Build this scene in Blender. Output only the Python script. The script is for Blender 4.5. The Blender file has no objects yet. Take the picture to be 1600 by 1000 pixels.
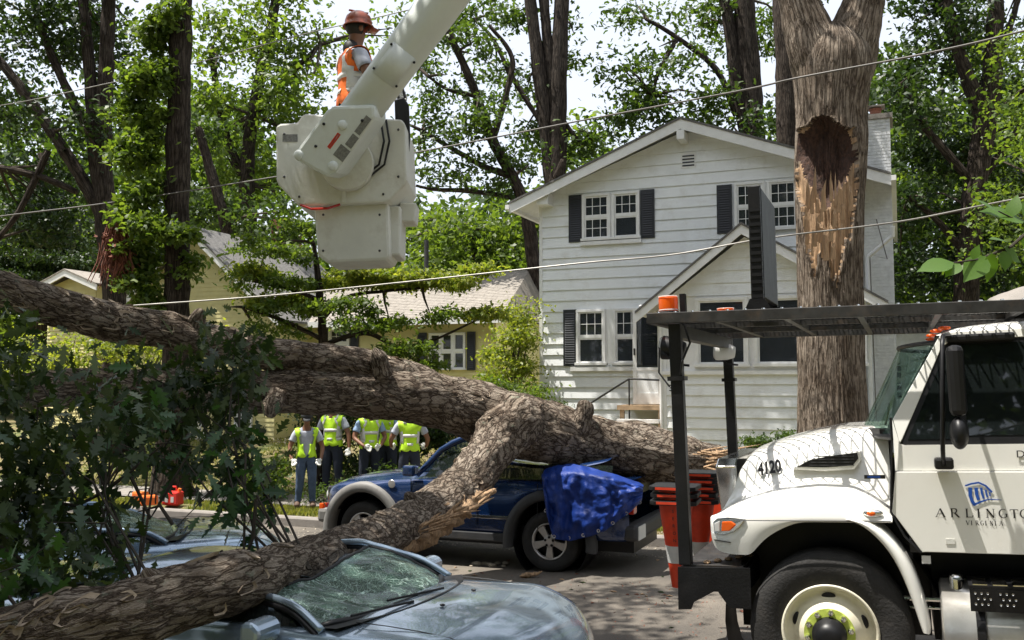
import bpy, bmesh, math, random
import numpy as np
from mathutils import Vector, Matrix, noise, Euler
R = math.radians
random.seed(7); RNG = np.random.default_rng(11)
scene = bpy.context.scene; COL = scene.collection
# ------------------------------------------------------------------ camera, sky, sun, exposure
PITCH = math.atan(100/1500); CAM_Z = 2.35
cam_d = bpy.data.cameras.new('camera'); cam = bpy.data.objects.new('camera', cam_d); COL.objects.link(cam)
cam_d.sensor_width = 36; cam_d.lens = 33.75; cam_d.clip_start = .05; cam_d.clip_end = 3000
cam.location = (0, 0, CAM_Z); cam.rotation_euler = (math.pi/2+PITCH, 0, 0)
scene.camera = cam
SUN = Vector((-.33, -.03, .94)).normalized()
world = bpy.data.worlds.new('World'); scene.world = world; world.use_nodes = True
wn = world.node_tree; bg = wn.nodes['Background']
sky = wn.nodes.new('ShaderNodeTexSky'); sky.sky_type = 'NISHITA'; sky.sun_disc = False
sky.sun_elevation = math.asin(SUN.z); sky.sun_rotation = math.atan2(SUN.x, SUN.y)
sky.air_density = 1.0; sky.dust_density = 4.0; sky.ozone_density = 1.0
hz = wn.nodes.new('ShaderNodeMixRGB'); hz.inputs[0].default_value = .6; hz.inputs[2].default_value = (8.6, 9.0, 9.8, 1)   # bright summer haze
wn.links.new(sky.outputs[0], hz.inputs[1]); wn.links.new(hz.outputs[0], bg.inputs[0]); bg.inputs[1].default_value = .085
sun_d = bpy.data.lights.new('sun', 'SUN'); sun_d.energy = 5.0; sun_d.angle = R(.53); sun_d.color = (1, .955, .88)
sun = bpy.data.objects.new('sun', sun_d); COL.objects.link(sun); sun.location = (0, 0, 40)
sun.rotation_euler = SUN.to_track_quat('Z', 'Y').to_euler()
vs = scene.view_settings; vs.view_transform = 'Standard'; vs.look = 'None'; vs.exposure = .95; vs.gamma = 1; vs.use_curve_mapping = False
scene.cycles.max_bounces = 8; scene.cycles.transparent_max_bounces = 12
# ------------------------------------------------------------------ frames: street s (right) / t (across), and pixel rays at a real distance
SA = R(22); CA, SI = math.cos(SA), math.sin(SA)
def W(s, t, z=0): return Vector((s*CA+t*SI, -s*SI+t*CA, z))
def ray(px, py):
    u = (px-800)/1500; v = (500-py)/1500
    y = math.cos(PITCH)-v*math.sin(PITCH); z = math.sin(PITCH)+v*math.cos(PITCH)
    return u/y, z/y
def P(px, py, k):
    u, z = ray(px, py); return Vector((u*k, k, CAM_Z+z*k))
def road_z(s): return .035*math.log1p(math.exp(min(s+4.5, 30)*1.5))/1.5
def sm(x): x = max(0, min(1, x)); return x*x*(3-2*x)
def ground_z(s, t):
    r = road_z(s)
    if t < 4.1: g = r+.14+.55*sm((4.1-t)/4.0)
    elif t < 13.6: g = r
    else: g = r*(1-sm((t-14)/6))+.14+.72*sm((t-15.6)/6.2)
    return g
# ------------------------------------------------------------------ materials
def nn(nt, typ, **kw):
    n = nt.nodes.new(typ)
    for k, v in kw.items():
        if hasattr(n, k): setattr(n, k, v)
        else: n.inputs[k.replace('_', ' ')].default_value = v
    return n
def basemat(name):
    m = bpy.data.materials.new(name); m.use_nodes = True
    nt = m.node_tree; return m, nt, nt.nodes['Principled BSDF']
def c4(c): return (*c, 1)
def mat(name, col, rough=.6, metal=0, var=.15, scale=6, bump=0, bscale=60, coat=0, dirt=0, dirtcol=(.08, .06, .045), stretch=None, spec=.5, detail=6):
    m, nt, b = basemat(name); L = nt.links.new
    tc = nn(nt, 'ShaderNodeTexCoord'); src = tc.outputs['Object']
    if stretch:
        mp = nn(nt, 'ShaderNodeMapping'); mp.inputs['Scale'].default_value = stretch; L(src, mp.inputs[0]); src = mp.outputs[0]
    n1 = nn(nt, 'ShaderNodeTexNoise', Scale=scale, Detail=detail, Roughness=.6); L(src, n1.inputs[0])
    r = nn(nt, 'ShaderNodeValToRGB'); L(n1.outputs[0], r.inputs[0])
    r.color_ramp.elements[0].position = .3; r.color_ramp.elements[1].position = .7
    r.color_ramp.elements[0].color = c4([max(0, x*(1-var)) for x in col]); r.color_ramp.elements[1].color = c4([min(1, x*(1+var)) for x in col])
    out = r.outputs[0]
    if dirt:
        n2 = nn(nt, 'ShaderNodeTexNoise', Scale=scale*.6+1, Detail=9, Roughness=.7); L(src, n2.inputs[0])
        r2 = nn(nt, 'ShaderNodeValToRGB'); r2.color_ramp.elements[0].position = .52; r2.color_ramp.elements[1].position = .75
        r2.color_ramp.elements[1].color = (dirt,)*3+(1,); L(n2.outputs[0], r2.inputs[0])
        mx = nn(nt, 'ShaderNodeMixRGB'); L(r2.outputs[0], mx.inputs[0]); L(out, mx.inputs[1]); mx.inputs[2].default_value = c4(dirtcol); out = mx.outputs[0]
    L(out, b.inputs['Base Color'])
    mr = nn(nt, 'ShaderNodeMapRange'); L(n1.outputs[0], mr.inputs[0]); mr.inputs[3].default_value = max(.02, rough-.08); mr.inputs[4].default_value = min(1, rough+.1)
    L(mr.outputs[0], b.inputs['Roughness'])
    b.inputs['Metallic'].default_value = metal; b.inputs['Coat Weight'].default_value = coat; b.inputs['Coat Roughness'].default_value = .04
    b.inputs['Specular IOR Level'].default_value = spec
    if bump:
        n3 = nn(nt, 'ShaderNodeTexNoise', Scale=bscale, Detail=8); L(src, n3.inputs[0])
        bp = nn(nt, 'ShaderNodeBump', Distance=.02); bp.inputs['Strength'].default_value = bump; L(n3.outputs[0], bp.inputs['Height']); L(bp.outputs[0], b.inputs['Normal'])
    return m
def leafmat(name, dark, light, trans=.5, spec=.35, third=None):
    m, nt, b = basemat(name); L = nt.links.new
    g = nn(nt, 'ShaderNodeNewGeometry')
    r = nn(nt, 'ShaderNodeValToRGB'); L(g.outputs['Random Per Island'], r.inputs[0])
    r.color_ramp.elements[0].color = c4(dark); r.color_ramp.elements[1].color = c4(light)
    if third:
        e = r.color_ramp.elements.new(.93); e.color = c4(third)
        r.color_ramp.elements[1].position = .9; r.color_ramp.elements[2].position = 1
        r.color_ramp.elements[1].color = c4(light); r.color_ramp.elements[2].color = c4(third)
    L(r.outputs[0], b.inputs['Base Color']); b.inputs['Roughness'].default_value = .45; b.inputs['Specular IOR Level'].default_value = spec
    tr = nn(nt, 'ShaderNodeBsdfTranslucent'); hs = nn(nt, 'ShaderNodeMixRGB', blend_type='MULTIPLY'); hs.inputs[0].default_value = 1
    hs.inputs[2].default_value = (1.7, 1.7, .6, 1); L(r.outputs[0], hs.inputs[1]); L(hs.outputs[0], tr.inputs[0])
    mx = nn(nt, 'ShaderNodeMixShader'); mx.inputs[0].default_value = trans; L(b.outputs[0], mx.inputs[1]); L(tr.outputs[0], mx.inputs[2])
    L(mx.outputs[0], nt.nodes['Material Output'].inputs[0]); return m
def barkmat(name, dark, mid, light, scale=7, stretch=.28, depth=.03, moss=0, warp=.09):
    m, nt, b = basemat(name); L = nt.links.new
    uv = nn(nt, 'ShaderNodeUVMap'); mp = nn(nt, 'ShaderNodeMapping'); mp.inputs['Scale'].default_value = (1, stretch, 1); L(uv.outputs[0], mp.inputs[0])
    ns = nn(nt, 'ShaderNodeTexNoise', Scale=3.5, Detail=6, Roughness=.65); L(mp.outputs[0], ns.inputs[0])
    ad = nn(nt, 'ShaderNodeMixRGB', blend_type='LINEAR_LIGHT'); ad.inputs[0].default_value = warp; L(mp.outputs[0], ad.inputs[1]); L(ns.outputs['Color'], ad.inputs[2])
    v = nn(nt, 'ShaderNodeTexVoronoi', feature='DISTANCE_TO_EDGE', Scale=scale); L(ad.outputs[0], v.inputs[0])
    v2 = nn(nt, 'ShaderNodeTexVoronoi', feature='DISTANCE_TO_EDGE', Scale=scale*2.6); L(ad.outputs[0], v2.inputs[0])
    n2 = nn(nt, 'ShaderNodeTexNoise', Scale=scale*2.5, Detail=10, Roughness=.72); L(mp.outputs[0], n2.inputs[0])
    a = nn(nt, 'ShaderNodeMapRange'); L(v.outputs[0], a.inputs[0]); a.inputs[2].default_value = .16
    a2 = nn(nt, 'ShaderNodeMapRange'); L(v2.outputs[0], a2.inputs[0]); a2.inputs[2].default_value = .25
    s1 = nn(nt, 'ShaderNodeMath', operation='MULTIPLY_ADD'); L(a2.outputs[0], s1.inputs[0]); s1.inputs[1].default_value = .28; L(a.outputs[0], s1.inputs[2])
    s2 = nn(nt, 'ShaderNodeMath', operation='MULTIPLY_ADD'); L(n2.outputs[0], s2.inputs[0]); s2.inputs[1].default_value = .9; L(s1.outputs[0], s2.inputs[2])
    hh = nn(nt, 'ShaderNodeMath', operation='MULTIPLY'); L(s2.outputs[0], hh.inputs[0]); hh.inputs[1].default_value = .5
    r = nn(nt, 'ShaderNodeValToRGB'); L(hh.outputs[0], r.inputs[0]); cr = r.color_ramp
    cr.elements[0].position = .17; cr.elements[0].color = c4(dark); cr.elements[1].position = .95; cr.elements[1].color = c4(light)
    e = cr.elements.new(.52); e.color = c4(mid)
    n4 = nn(nt, 'ShaderNodeTexNoise', Scale=2.3, Detail=8, Roughness=.7); L(uv.outputs[0], n4.inputs[0])
    mx = nn(nt, 'ShaderNodeMixRGB', blend_type='MULTIPLY'); L(n4.outputs[0], mx.inputs[0]); L(r.outputs[0], mx.inputs[1]); mx.inputs[2].default_value = (.42, .37, .33, 1)
    r4 = nn(nt, 'ShaderNodeValToRGB'); r4.color_ramp.elements[0].position = .35; r4.color_ramp.elements[1].position = .65; L(n4.outputs[0], r4.inputs[0]); L(r4.outputs[0], mx.inputs[0])
    out = mx.outputs[0]
    if moss:
        n5 = nn(nt, 'ShaderNodeTexNoise', Scale=9, Detail=8, Roughness=.75); L(uv.outputs[0], n5.inputs[0])
        r5 = nn(nt, 'ShaderNodeValToRGB'); r5.color_ramp.elements[0].position = .58; r5.color_ramp.elements[1].position = .68; r5.color_ramp.elements[1].color = (moss,)*3+(1,)
        L(n5.outputs[0], r5.inputs[0]); m5 = nn(nt, 'ShaderNodeMixRGB'); L(r5.outputs[0], m5.inputs[0]); L(out, m5.inputs[1]); m5.inputs[2].default_value = (.30, .36, .27, 1); out = m5.outputs[0]
    L(out, b.inputs['Base Color']); b.inputs['Roughness'].default_value = .93; b.inputs['Specular IOR Level'].default_value = .2
    bp = nn(nt, 'ShaderNodeBump', Distance=depth); bp.inputs['Strength'].default_value = 1; L(hh.outputs[0], bp.inputs['Height']); L(bp.outputs[0], b.inputs['Normal'])
    return m
def glassmat(name, col=(.02, .025, .025), rough=.03, alpha=.35, cracks=0, tint=(.7, .85, .78)):
    m, nt, b = basemat(name); L = nt.links.new
    b.inputs['Base Color'].default_value = c4(col); b.inputs['Roughness'].default_value = rough; b.inputs['IOR'].default_value = 1.5
    b.inputs['Specular IOR Level'].default_value = .8
    tr = nn(nt, 'ShaderNodeBsdfTransparent'); tr.inputs[0].default_value = c4(tint)
    mx = nn(nt, 'ShaderNodeMixShader'); mx.inputs[0].default_value = alpha; L(b.outputs[0], mx.inputs[1]); L(tr.outputs[0], mx.inputs[2])
    L(mx.outputs[0], nt.nodes['Material Output'].inputs[0])
    if cracks:
        tc = nn(nt, 'ShaderNodeTexCoord'); ns = nn(nt, 'ShaderNodeTexNoise', Scale=2.2, Detail=4); L(tc.outputs['Object'], ns.inputs[0])
        ad = nn(nt, 'ShaderNodeMixRGB', blend_type='LINEAR_LIGHT'); ad.inputs[0].default_value = .25; L(tc.outputs['Object'], ad.inputs[1]); L(ns.outputs['Color'], ad.inputs[2])
        acc = None
        for sc, wdt in ((5, .018), (13, .03), (34, .05)):
            mp = nn(nt, 'ShaderNodeMapping'); mp.inputs['Scale'].default_value = (1, 1.6, 1); mp.inputs['Rotation'].default_value = (0, 0, sc*.3); L(ad.outputs[0], mp.inputs[0])
            v = nn(nt, 'ShaderNodeTexVoronoi', feature='DISTANCE_TO_EDGE', Scale=sc); L(mp.outputs[0], v.inputs[0])
            q = nn(nt, 'ShaderNodeMapRange'); L(v.outputs[0], q.inputs[0]); q.inputs[2].default_value = wdt; q.inputs[3].default_value = 1; q.inputs[4].default_value = 0
            if acc is None: acc = q.outputs[0]
            else:
                mm = nn(nt, 'ShaderNodeMath', operation='MAXIMUM'); L(acc, mm.inputs[0]); L(q.outputs[0], mm.inputs[1]); acc = mm.outputs[0]
        n6 = nn(nt, 'ShaderNodeTexNoise', Scale=3.1, Detail=3); L(tc.outputs['Object'], n6.inputs[0])
        q6 = nn(nt, 'ShaderNodeMapRange'); L(n6.outputs[0], q6.inputs[0]); q6.inputs[1].default_value = .32; q6.inputs[2].default_value = .5
        mu = nn(nt, 'ShaderNodeMath', operation='MULTIPLY'); L(acc, mu.inputs[0]); L(q6.outputs[0], mu.inputs[1])
        mc = nn(nt, 'ShaderNodeMixRGB'); L(mu.outputs[0], mc.inputs[0]); mc.inputs[1].default_value = c4(col); mc.inputs[2].default_value = (.62, .82, .72, 1)
        L(mc.outputs[0], b.inputs['Base Color'])
        ma = nn(nt, 'ShaderNodeMapRange'); L(mu.outputs[0], ma.inputs[0]); ma.inputs[3].default_value = alpha; ma.inputs[4].default_value = 0; L(ma.outputs[0], mx.inputs[0])
        bp = nn(nt, 'ShaderNodeBump', Distance=.01); bp.inputs['Strength'].default_value = .8; L(mu.outputs[0], bp.inputs['Height']); L(bp.outputs[0], b.inputs['Normal'])
    return m
def emat(name, col, rough=.25, glow=0):
    m, nt, b = basemat(name); b.inputs['Base Color'].default_value = c4(col); b.inputs['Roughness'].default_value = rough
    b.inputs['Coat Weight'].default_value = .6
    if glow: b.inputs['Subsurface Weight'].default_value = 0
    tr = nn(nt, 'ShaderNodeBsdfTranslucent'); tr.inputs[0].default_value = c4(col); mx = nn(nt, 'ShaderNodeMixShader'); mx.inputs[0].default_value = .4
    nt.links.new(b.outputs[0], mx.inputs[1]); nt.links.new(tr.outputs[0], mx.inputs[2]); nt.links.new(mx.outputs[0], nt.nodes['Material Output'].inputs[0])
    return m
M = {}
M['white_siding'] = mat('white_siding', (.82, .84, .85), .6, var=.05, scale=2.2, bump=.15, bscale=30, dirt=.35, dirtcol=(.42, .38, .3))
M['white_trim'] = mat('white_trim', (.78, .78, .77), .5, var=.06, scale=4, dirt=.25, dirtcol=(.4, .37, .3))
M['yellow_siding'] = mat('yellow_siding', (.62, .56, .27), .6, var=.08, scale=2, dirt=.3, dirtcol=(.3, .27, .15))
M['shutter_black'] = mat('shutter_black', (.018, .02, .026), .5)
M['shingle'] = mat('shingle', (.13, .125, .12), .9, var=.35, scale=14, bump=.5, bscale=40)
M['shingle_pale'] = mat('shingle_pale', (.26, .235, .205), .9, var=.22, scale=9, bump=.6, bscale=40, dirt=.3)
M['house_glass'] = glassmat('house_glass', (.022, .026, .032), .03, .5, tint=(.8, .82, .85))
M['curtain'] = mat('curtain', (.55, .55, .53), .9, var=.2, scale=5, stretch=(9, 9, .4))
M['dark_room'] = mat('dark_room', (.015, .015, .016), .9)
M['brick_white'] = mat('brick_white', (.70, .71, .72), .75, var=.12, scale=9, bump=.3)
M['brick_red'] = mat('brick_red', (.24, .10, .07), .85, var=.3, scale=12, bump=.3)
M['concrete'] = mat('concrete', (.22, .20, .18), .9, var=.15, scale=5, bump=.3, bscale=80, dirt=.4)
M['wood_step'] = mat('wood_step', (.36, .25, .15), .8, var=.2, scale=8)
M['iron_black'] = mat('iron_black', (.015, .015, .016), .45, var=.2)
M['black_steel'] = mat('black_steel', (.008, .008, .009), .42, var=.3, scale=5, bump=.12, bscale=70, dirt=.25, dirtcol=(.04, .035, .03), spec=.3)
M['rack_steel'] = mat('rack_steel', (.035, .034, .033), .5, metal=.3, var=.4, scale=12, dirt=.5, dirtcol=(.12, .08, .05))
M['truck_white'] = mat('truck_white', (.80, .79, .74), .24, var=.03, scale=2.5, coat=.7, dirt=.22, dirtcol=(.5, .45, .36))
M['boom_white'] = mat('boom_white', (.66, .70, .68), .42, var=.06, scale=2.5, dirt=.34, dirtcol=(.32, .30, .25), coat=.15)
M['bucket_white'] = mat('bucket_white', (.66, .66, .61), .5, var=.09, scale=2.2, dirt=.6, dirtcol=(.36, .32, .25), bump=.06, bscale=25)
M['black_plastic'] = mat('black_plastic', (.008, .008, .009), .42, var=.2, spec=.35)
M['rubber'] = mat('rubber', (.018, .017, .016), .78, var=.35, scale=9, bump=.25, bscale=60, dirt=.4, dirtcol=(.07, .06, .05))
M['chrome'] = mat('chrome', (.75, .74, .72), .16, metal=1, var=.12, scale=5, dirt=.3, dirtcol=(.3, .25, .2))
M['tank_metal'] = mat('tank_metal', (.62, .60, .56), .32, metal=.85, var=.12, scale=4, dirt=.4, dirtcol=(.25, .2, .15))
M['alloy'] = mat('alloy', (.50, .48, .46), .33, metal=.7, var=.1, dirt=.4, dirtcol=(.12, .1, .08))
M['rim_cream'] = mat('rim_cream', (.68, .64, .50), .4, var=.08, scale=8, dirt=.4, dirtcol=(.28, .22, .15))
M['lime_ring'] = mat('lime_ring', (.50, .60, .10), .45, var=.2, scale=20, dirt=.5, dirtcol=(.15, .12, .07))
M['windshield'] = glassmat('windshield', (.03, .05, .045), .03, .62)
M['side_glass'] = glassmat('side_glass', (.01, .013, .013), .02, .15, tint=(.7, .74, .74))
M['cracked_glass'] = glassmat('cracked_glass', (.05, .10, .08), .08, .28, cracks=1)
M['silver_paint'] = mat('silver_paint', (.30, .385, .475), .2, metal=.6, var=.03, scale=3, coat=1, dirt=.05, dirtcol=(.3, .3, .27))
M['steelblue_paint'] = mat('steelblue_paint', (.26, .35, .46), .26, metal=.6, var=.05, coat=1, dirt=.15, dirtcol=(.2, .2, .18))
M['blue_paint'] = mat('blue_paint', (.006, .028, .105), .2, metal=.35, var=.08, scale=3, coat=1, dirt=.06, dirtcol=(.1, .09, .08))
M['grey_cladding'] = mat('grey_cladding', (.17, .165, .155), .6, var=.1, dirt=.3)
M['dark_cladding'] = mat('dark_cladding', (.035, .036, .038), .6, var=.2, dirt=.3)
M['tarp'] = mat('tarp', (.005, .028, .18), .48, var=.25, scale=5, bump=.4, bscale=38, coat=0, spec=.35)
M['amber_lens'] = emat('amber_lens', (.85, .16, .01))
M['red_lens'] = emat('red_lens', (.6, .03, .01))
M['clear_lens'] = emat('clear_lens', (.7, .7, .68), .12)
M['asphalt'] = None
M['cone_orange'] = mat('cone_orange', (.72, .055, .015), .45, var=.15, scale=12, dirt=.35, dirtcol=(.25, .06, .03))
M['reflective'] = mat('reflective', (.62, .62, .60), .4, var=.1)
M['cable'] = mat('cable', (.11, .10, .09), .55, var=.4, scale=3)
M['cable_grey'] = mat('cable_grey', (.24, .23, .21), .4, metal=.5, var=.3, scale=3)
M['decal_black'] = mat('decal_black', (.012, .012, .014), .4, var=.1)
M['decal_blue'] = mat('decal_blue', (.01, .07, .34), .4, var=.1)
M['decal_red'] = mat('decal_red', (.55, .05, .03), .4, var=.1)
M['decal_grey'] = mat('decal_grey', (.18, .18, .17), .4, var=.4, scale=60)
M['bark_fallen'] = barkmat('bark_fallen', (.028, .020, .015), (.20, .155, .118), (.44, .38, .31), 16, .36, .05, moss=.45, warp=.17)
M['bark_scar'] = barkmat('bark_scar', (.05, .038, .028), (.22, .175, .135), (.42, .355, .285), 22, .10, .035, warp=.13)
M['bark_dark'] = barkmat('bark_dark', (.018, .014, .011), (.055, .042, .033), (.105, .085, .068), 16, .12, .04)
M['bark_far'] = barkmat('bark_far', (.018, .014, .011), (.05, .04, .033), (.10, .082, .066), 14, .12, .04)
M['torn_wood'] = mat('torn_wood', (.43, .28, .16), .8, var=.5, scale=5, bump=1, bscale=14, stretch=(9, 9, .7), dirt=.6, dirtcol=(.16, .055, .02))
M['rot'] = mat('rot', (.045, .022, .014), .95, var=.7, scale=14, bump=1, bscale=25, stretch=(2, 2, 1))
M['leaf_mid'] = leafmat('leaf_mid', (.026, .052, .012), (.075, .120, .026), .46)
M['leaf_dark'] = leafmat('leaf_dark', (.013, .029, .009), (.038, .068, .017), .38)
M['leaf_bright'] = leafmat('leaf_bright', (.048, .088, .016), (.135, .19, .038), .52)
M['leaf_yellow'] = leafmat('leaf_yellow', (.09, .14, .02), (.27, .29, .06), .5)
M['leaf_oak'] = leafmat('leaf_oak', (.013, .029, .009), (.046, .074, .022), .30, .4, third=(.11, .14, .06))  # third tone paints a few leaves as if catching light
M['twig'] = mat('twig', (.035, .028, .02), .9, var=.3)
M['skin_brown'] = mat('skin_brown', (.19, .085, .045), .5, var=.08)
M['skin_tan'] = mat('skin_tan', (.36, .18, .11), .5, var=.08)
M['hair_black'] = mat('hair_black', (.01, .009, .008), .6)
M['shirt_grey'] = mat('shirt_grey', (.36, .38, .44), .9, var=.1, scale=9, bump=.5, bscale=9)
M['shirt_blue'] = mat('shirt_blue', (.24, .34, .50), .9, var=.1, scale=9, bump=.5, bscale=9)
M['denim'] = mat('denim', (.055, .085, .15), .9, var=.3, scale=9, bump=.5, bscale=9)
M['navy'] = mat('navy', (.015, .02, .035), .9, var=.3, scale=9, bump=.5, bscale=9)
M['vest_lime'] = mat('vest_lime', (.48, .78, .02), .6, var=.08, scale=9, bump=.4, bscale=8)
M['vest_orange'] = mat('vest_orange', (.85, .17, .02), .6, var=.08, scale=9, bump=.4, bscale=8)
M['glove'] = mat('glove', (.62, .62, .58), .8)
M['boot'] = mat('boot', (.09, .05, .03), .7)
M['hardhat'] = mat('hardhat', (.26, .05, .018), .4, coat=.3)
M['cap_dark'] = mat('cap_dark', (.03, .032, .036), .8)
M['red_plastic'] = mat('red_plastic', (.62, .03, .02), .4)
M['orange_plastic'] = mat('orange_plastic', (.8, .16, .02), .4)
# ------------------------------------------------------------------ object helpers
def thing(name, label, cat, loc=(0, 0, 0), rot=(0, 0, 0), group=None):
    o = bpy.data.objects.new(name, None); COL.objects.link(o); o.empty_display_size = .2
    o.location = loc; o.rotation_euler = rot; o['label'] = label; o['category'] = cat
    if group: o['group'] = group
    return o
def tag(o, label, cat, group=None):
    o['label'] = label; o['category'] = cat
    if group: o['group'] = group
    return o
def link(name, me, parent=None, kind=None):
    o = bpy.data.objects.new(name, me); COL.objects.link(o)
    if parent: o.parent = parent
    if kind: o['kind'] = kind
    return o
def mesh(name, v, f, mats, parent=None, smooth=False, kind=None, uv=None, mi=None, loc=None, rot=None, bevel=0, subsurf=0, solid=0, flat_angle=None):
    me = bpy.data.meshes.new(name); me.from_pydata([tuple(x) for x in v], [], [tuple(x) for x in f])
    if not isinstance(mats, (list, tuple)): mats = [mats]
    for m_ in mats: me.materials.append(m_)
    if smooth: me.polygons.foreach_set('use_smooth', [True]*len(me.polygons))
    if mi is not None: me.polygons.foreach_set('material_index', mi)
    if uv is not None:
        ul = me.uv_layers.new(name='UVMap'); ul.data.foreach_set('uv', np.asarray(uv, dtype=np.float32).ravel())
    me.update()
    o = link(name, me, parent, kind)
    if loc is not None: o.location = loc
    if rot is not None: o.rotation_euler = rot
    if solid: md = o.modifiers.new('s', 'SOLIDIFY'); md.thickness = solid; md.offset = 0
    if bevel: md = o.modifiers.new('b', 'BEVEL'); md.width = bevel; md.segments = 2; md.limit_method = 'ANGLE'; md.angle_limit = R(35)
    if subsurf: md = o.modifiers.new('u', 'SUBSURF'); md.levels = subsurf; md.render_levels = subsurf
    return o
class MB:
    def __init__(s): s.v = []; s.f = []; s.X = Matrix.Identity(4)
    def add(s, vs, fs):
        n = len(s.v); s.v += [s.X @ Vector(p) for p in vs]; s.f += [tuple(i+n for i in q) for q in fs]; return s
    def box(s, x0, x1, y0, y1, z0, z1):
        return s.add([(x, y, z) for x in (x0, x1) for y in (y0, y1) for z in (z0, z1)],
                     [(0, 1, 3, 2), (4, 6, 7, 5), (0, 4, 5, 1), (2, 3, 7, 6), (0, 2, 6, 4), (1, 5, 7, 3)])
    def prism(s, poly, a, b, axis='y'):
        n = len(poly)
        def q(p, d): return (p[0], d, p[1]) if axis == 'y' else (d, p[0], p[1]) if axis == 'x' else (p[0], p[1], d)
        return s.add([q(p, a) for p in poly]+[q(p, b) for p in poly],
                     [tuple(range(n)), tuple(range(2*n-1, n-1, -1))]+[(i, i+n, (i+1) % n+n, (i+1) % n) for i in range(n)])
    def rod(s, a, b, r, r2=None, n=10, cap=True):
        return s.tube([a, b], [r, r if r2 is None else r2], n, cap)
    def tube(s, pts, rs, n=8, cap=True):
        pts = [Vector(p) for p in pts]; vs = []; fs = []
        if not isinstance(rs, (list, tuple)): rs = [rs]*len(pts)
        d0 = (pts[1]-pts[0]).normalized(); up = Vector((0, 0, 1)) if abs(d0.z) < .9 else Vector((1, 0, 0)); x = d0.cross(up).normalized()
        for i, p in enumerate(pts):
            d = (pts[min(i+1, len(pts)-1)]-pts[max(i-1, 0)]).normalized(); x = (x-d*x.dot(d)).normalized(); y = d.cross(x)
            vs += [p+(x*math.cos(2*math.pi*j/n)+y*math.sin(2*math.pi*j/n))*rs[i] for j in range(n)]
        for i in range(len(pts)-1):
            fs += [(i*n+j, i*n+(j+1) % n, (i+1)*n+(j+1) % n, (i+1)*n+j) for j in range(n)]
        if cap: fs += [tuple(range(n-1, -1, -1)), tuple(range((len(pts)-1)*n, len(pts)*n))]
        return s.add(vs, fs)
    def lathe(s, prof, n=32, axis='y', c=(0, 0, 0)):     # prof: (radius, along)
        vs = []; m = len(prof)
        for j in range(n):
            a = 2*math.pi*j/n
            for r, d in prof:
                q = (r*math.cos(a), d, r*math.sin(a)) if axis == 'y' else (r*math.cos(a), r*math.sin(a), d) if axis == 'z' else (d, r*math.cos(a), r*math.sin(a))
                vs.append((q[0]+c[0], q[1]+c[1], q[2]+c[2]))
        return s.add(vs, [(j*m+i, j*m+i+1, ((j+1) % n)*m+i+1, ((j+1) % n)*m+i) for j in range(n) for i in range(m-1)])
    def sphere(s, c, r, n=12, m=8):
        rx, ry, rz = (r, r, r) if not isinstance(r, (tuple, list)) else r
        vs = [(c[0]+rx*math.sin(math.pi*i/m)*math.cos(2*math.pi*j/n), c[1]+ry*math.sin(math.pi*i/m)*math.sin(2*math.pi*j/n), c[2]+rz*math.cos(math.pi*i/m)) for j in range(n) for i in range(m+1)]
        return s.add(vs, [(j*(m+1)+i, j*(m+1)+i+1, ((j+1) % n)*(m+1)+i+1, ((j+1) % n)*(m+1)+i) for j in range(n) for i in range(m)])
    def build(s, name, m, parent=None, **k): return mesh(name, s.v, s.f, m, parent, **k)
def bx(name, m, parent, *b, **k): return MB().box(*b).build(name, m, parent, **k)
def loft(secs, closed=False, cap=False):
    n = len(secs[0]); v = [p for s in secs for p in s]; f = []
    for i in range(len(secs)-1):
        for j in range(n if closed else n-1): f.append((i*n+j, (i+1)*n+j, (i+1)*n+(j+1) % n, i*n+(j+1) % n))
    if cap: f += [tuple(range(n)), tuple(range(len(v)-1, len(v)-n-1, -1))]
    return v, f
def catmull(pts, sub):
    pts = np.array(pts, float); n = len(pts); out = []
    for i in range(n-1):
        p0, p1, p2, p3 = pts[max(i-1, 0)], pts[i], pts[i+1], pts[min(i+2, n-1)]
        for k in range(sub):
            t = k/sub; out.append(.5*((2*p1)+(-p0+p2)*t+(2*p0-5*p1+4*p2-p3)*t*t+(-p0+3*p1-3*p2+p3)*t**3))
    out.append(pts[-1]); return np.array(out)
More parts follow.
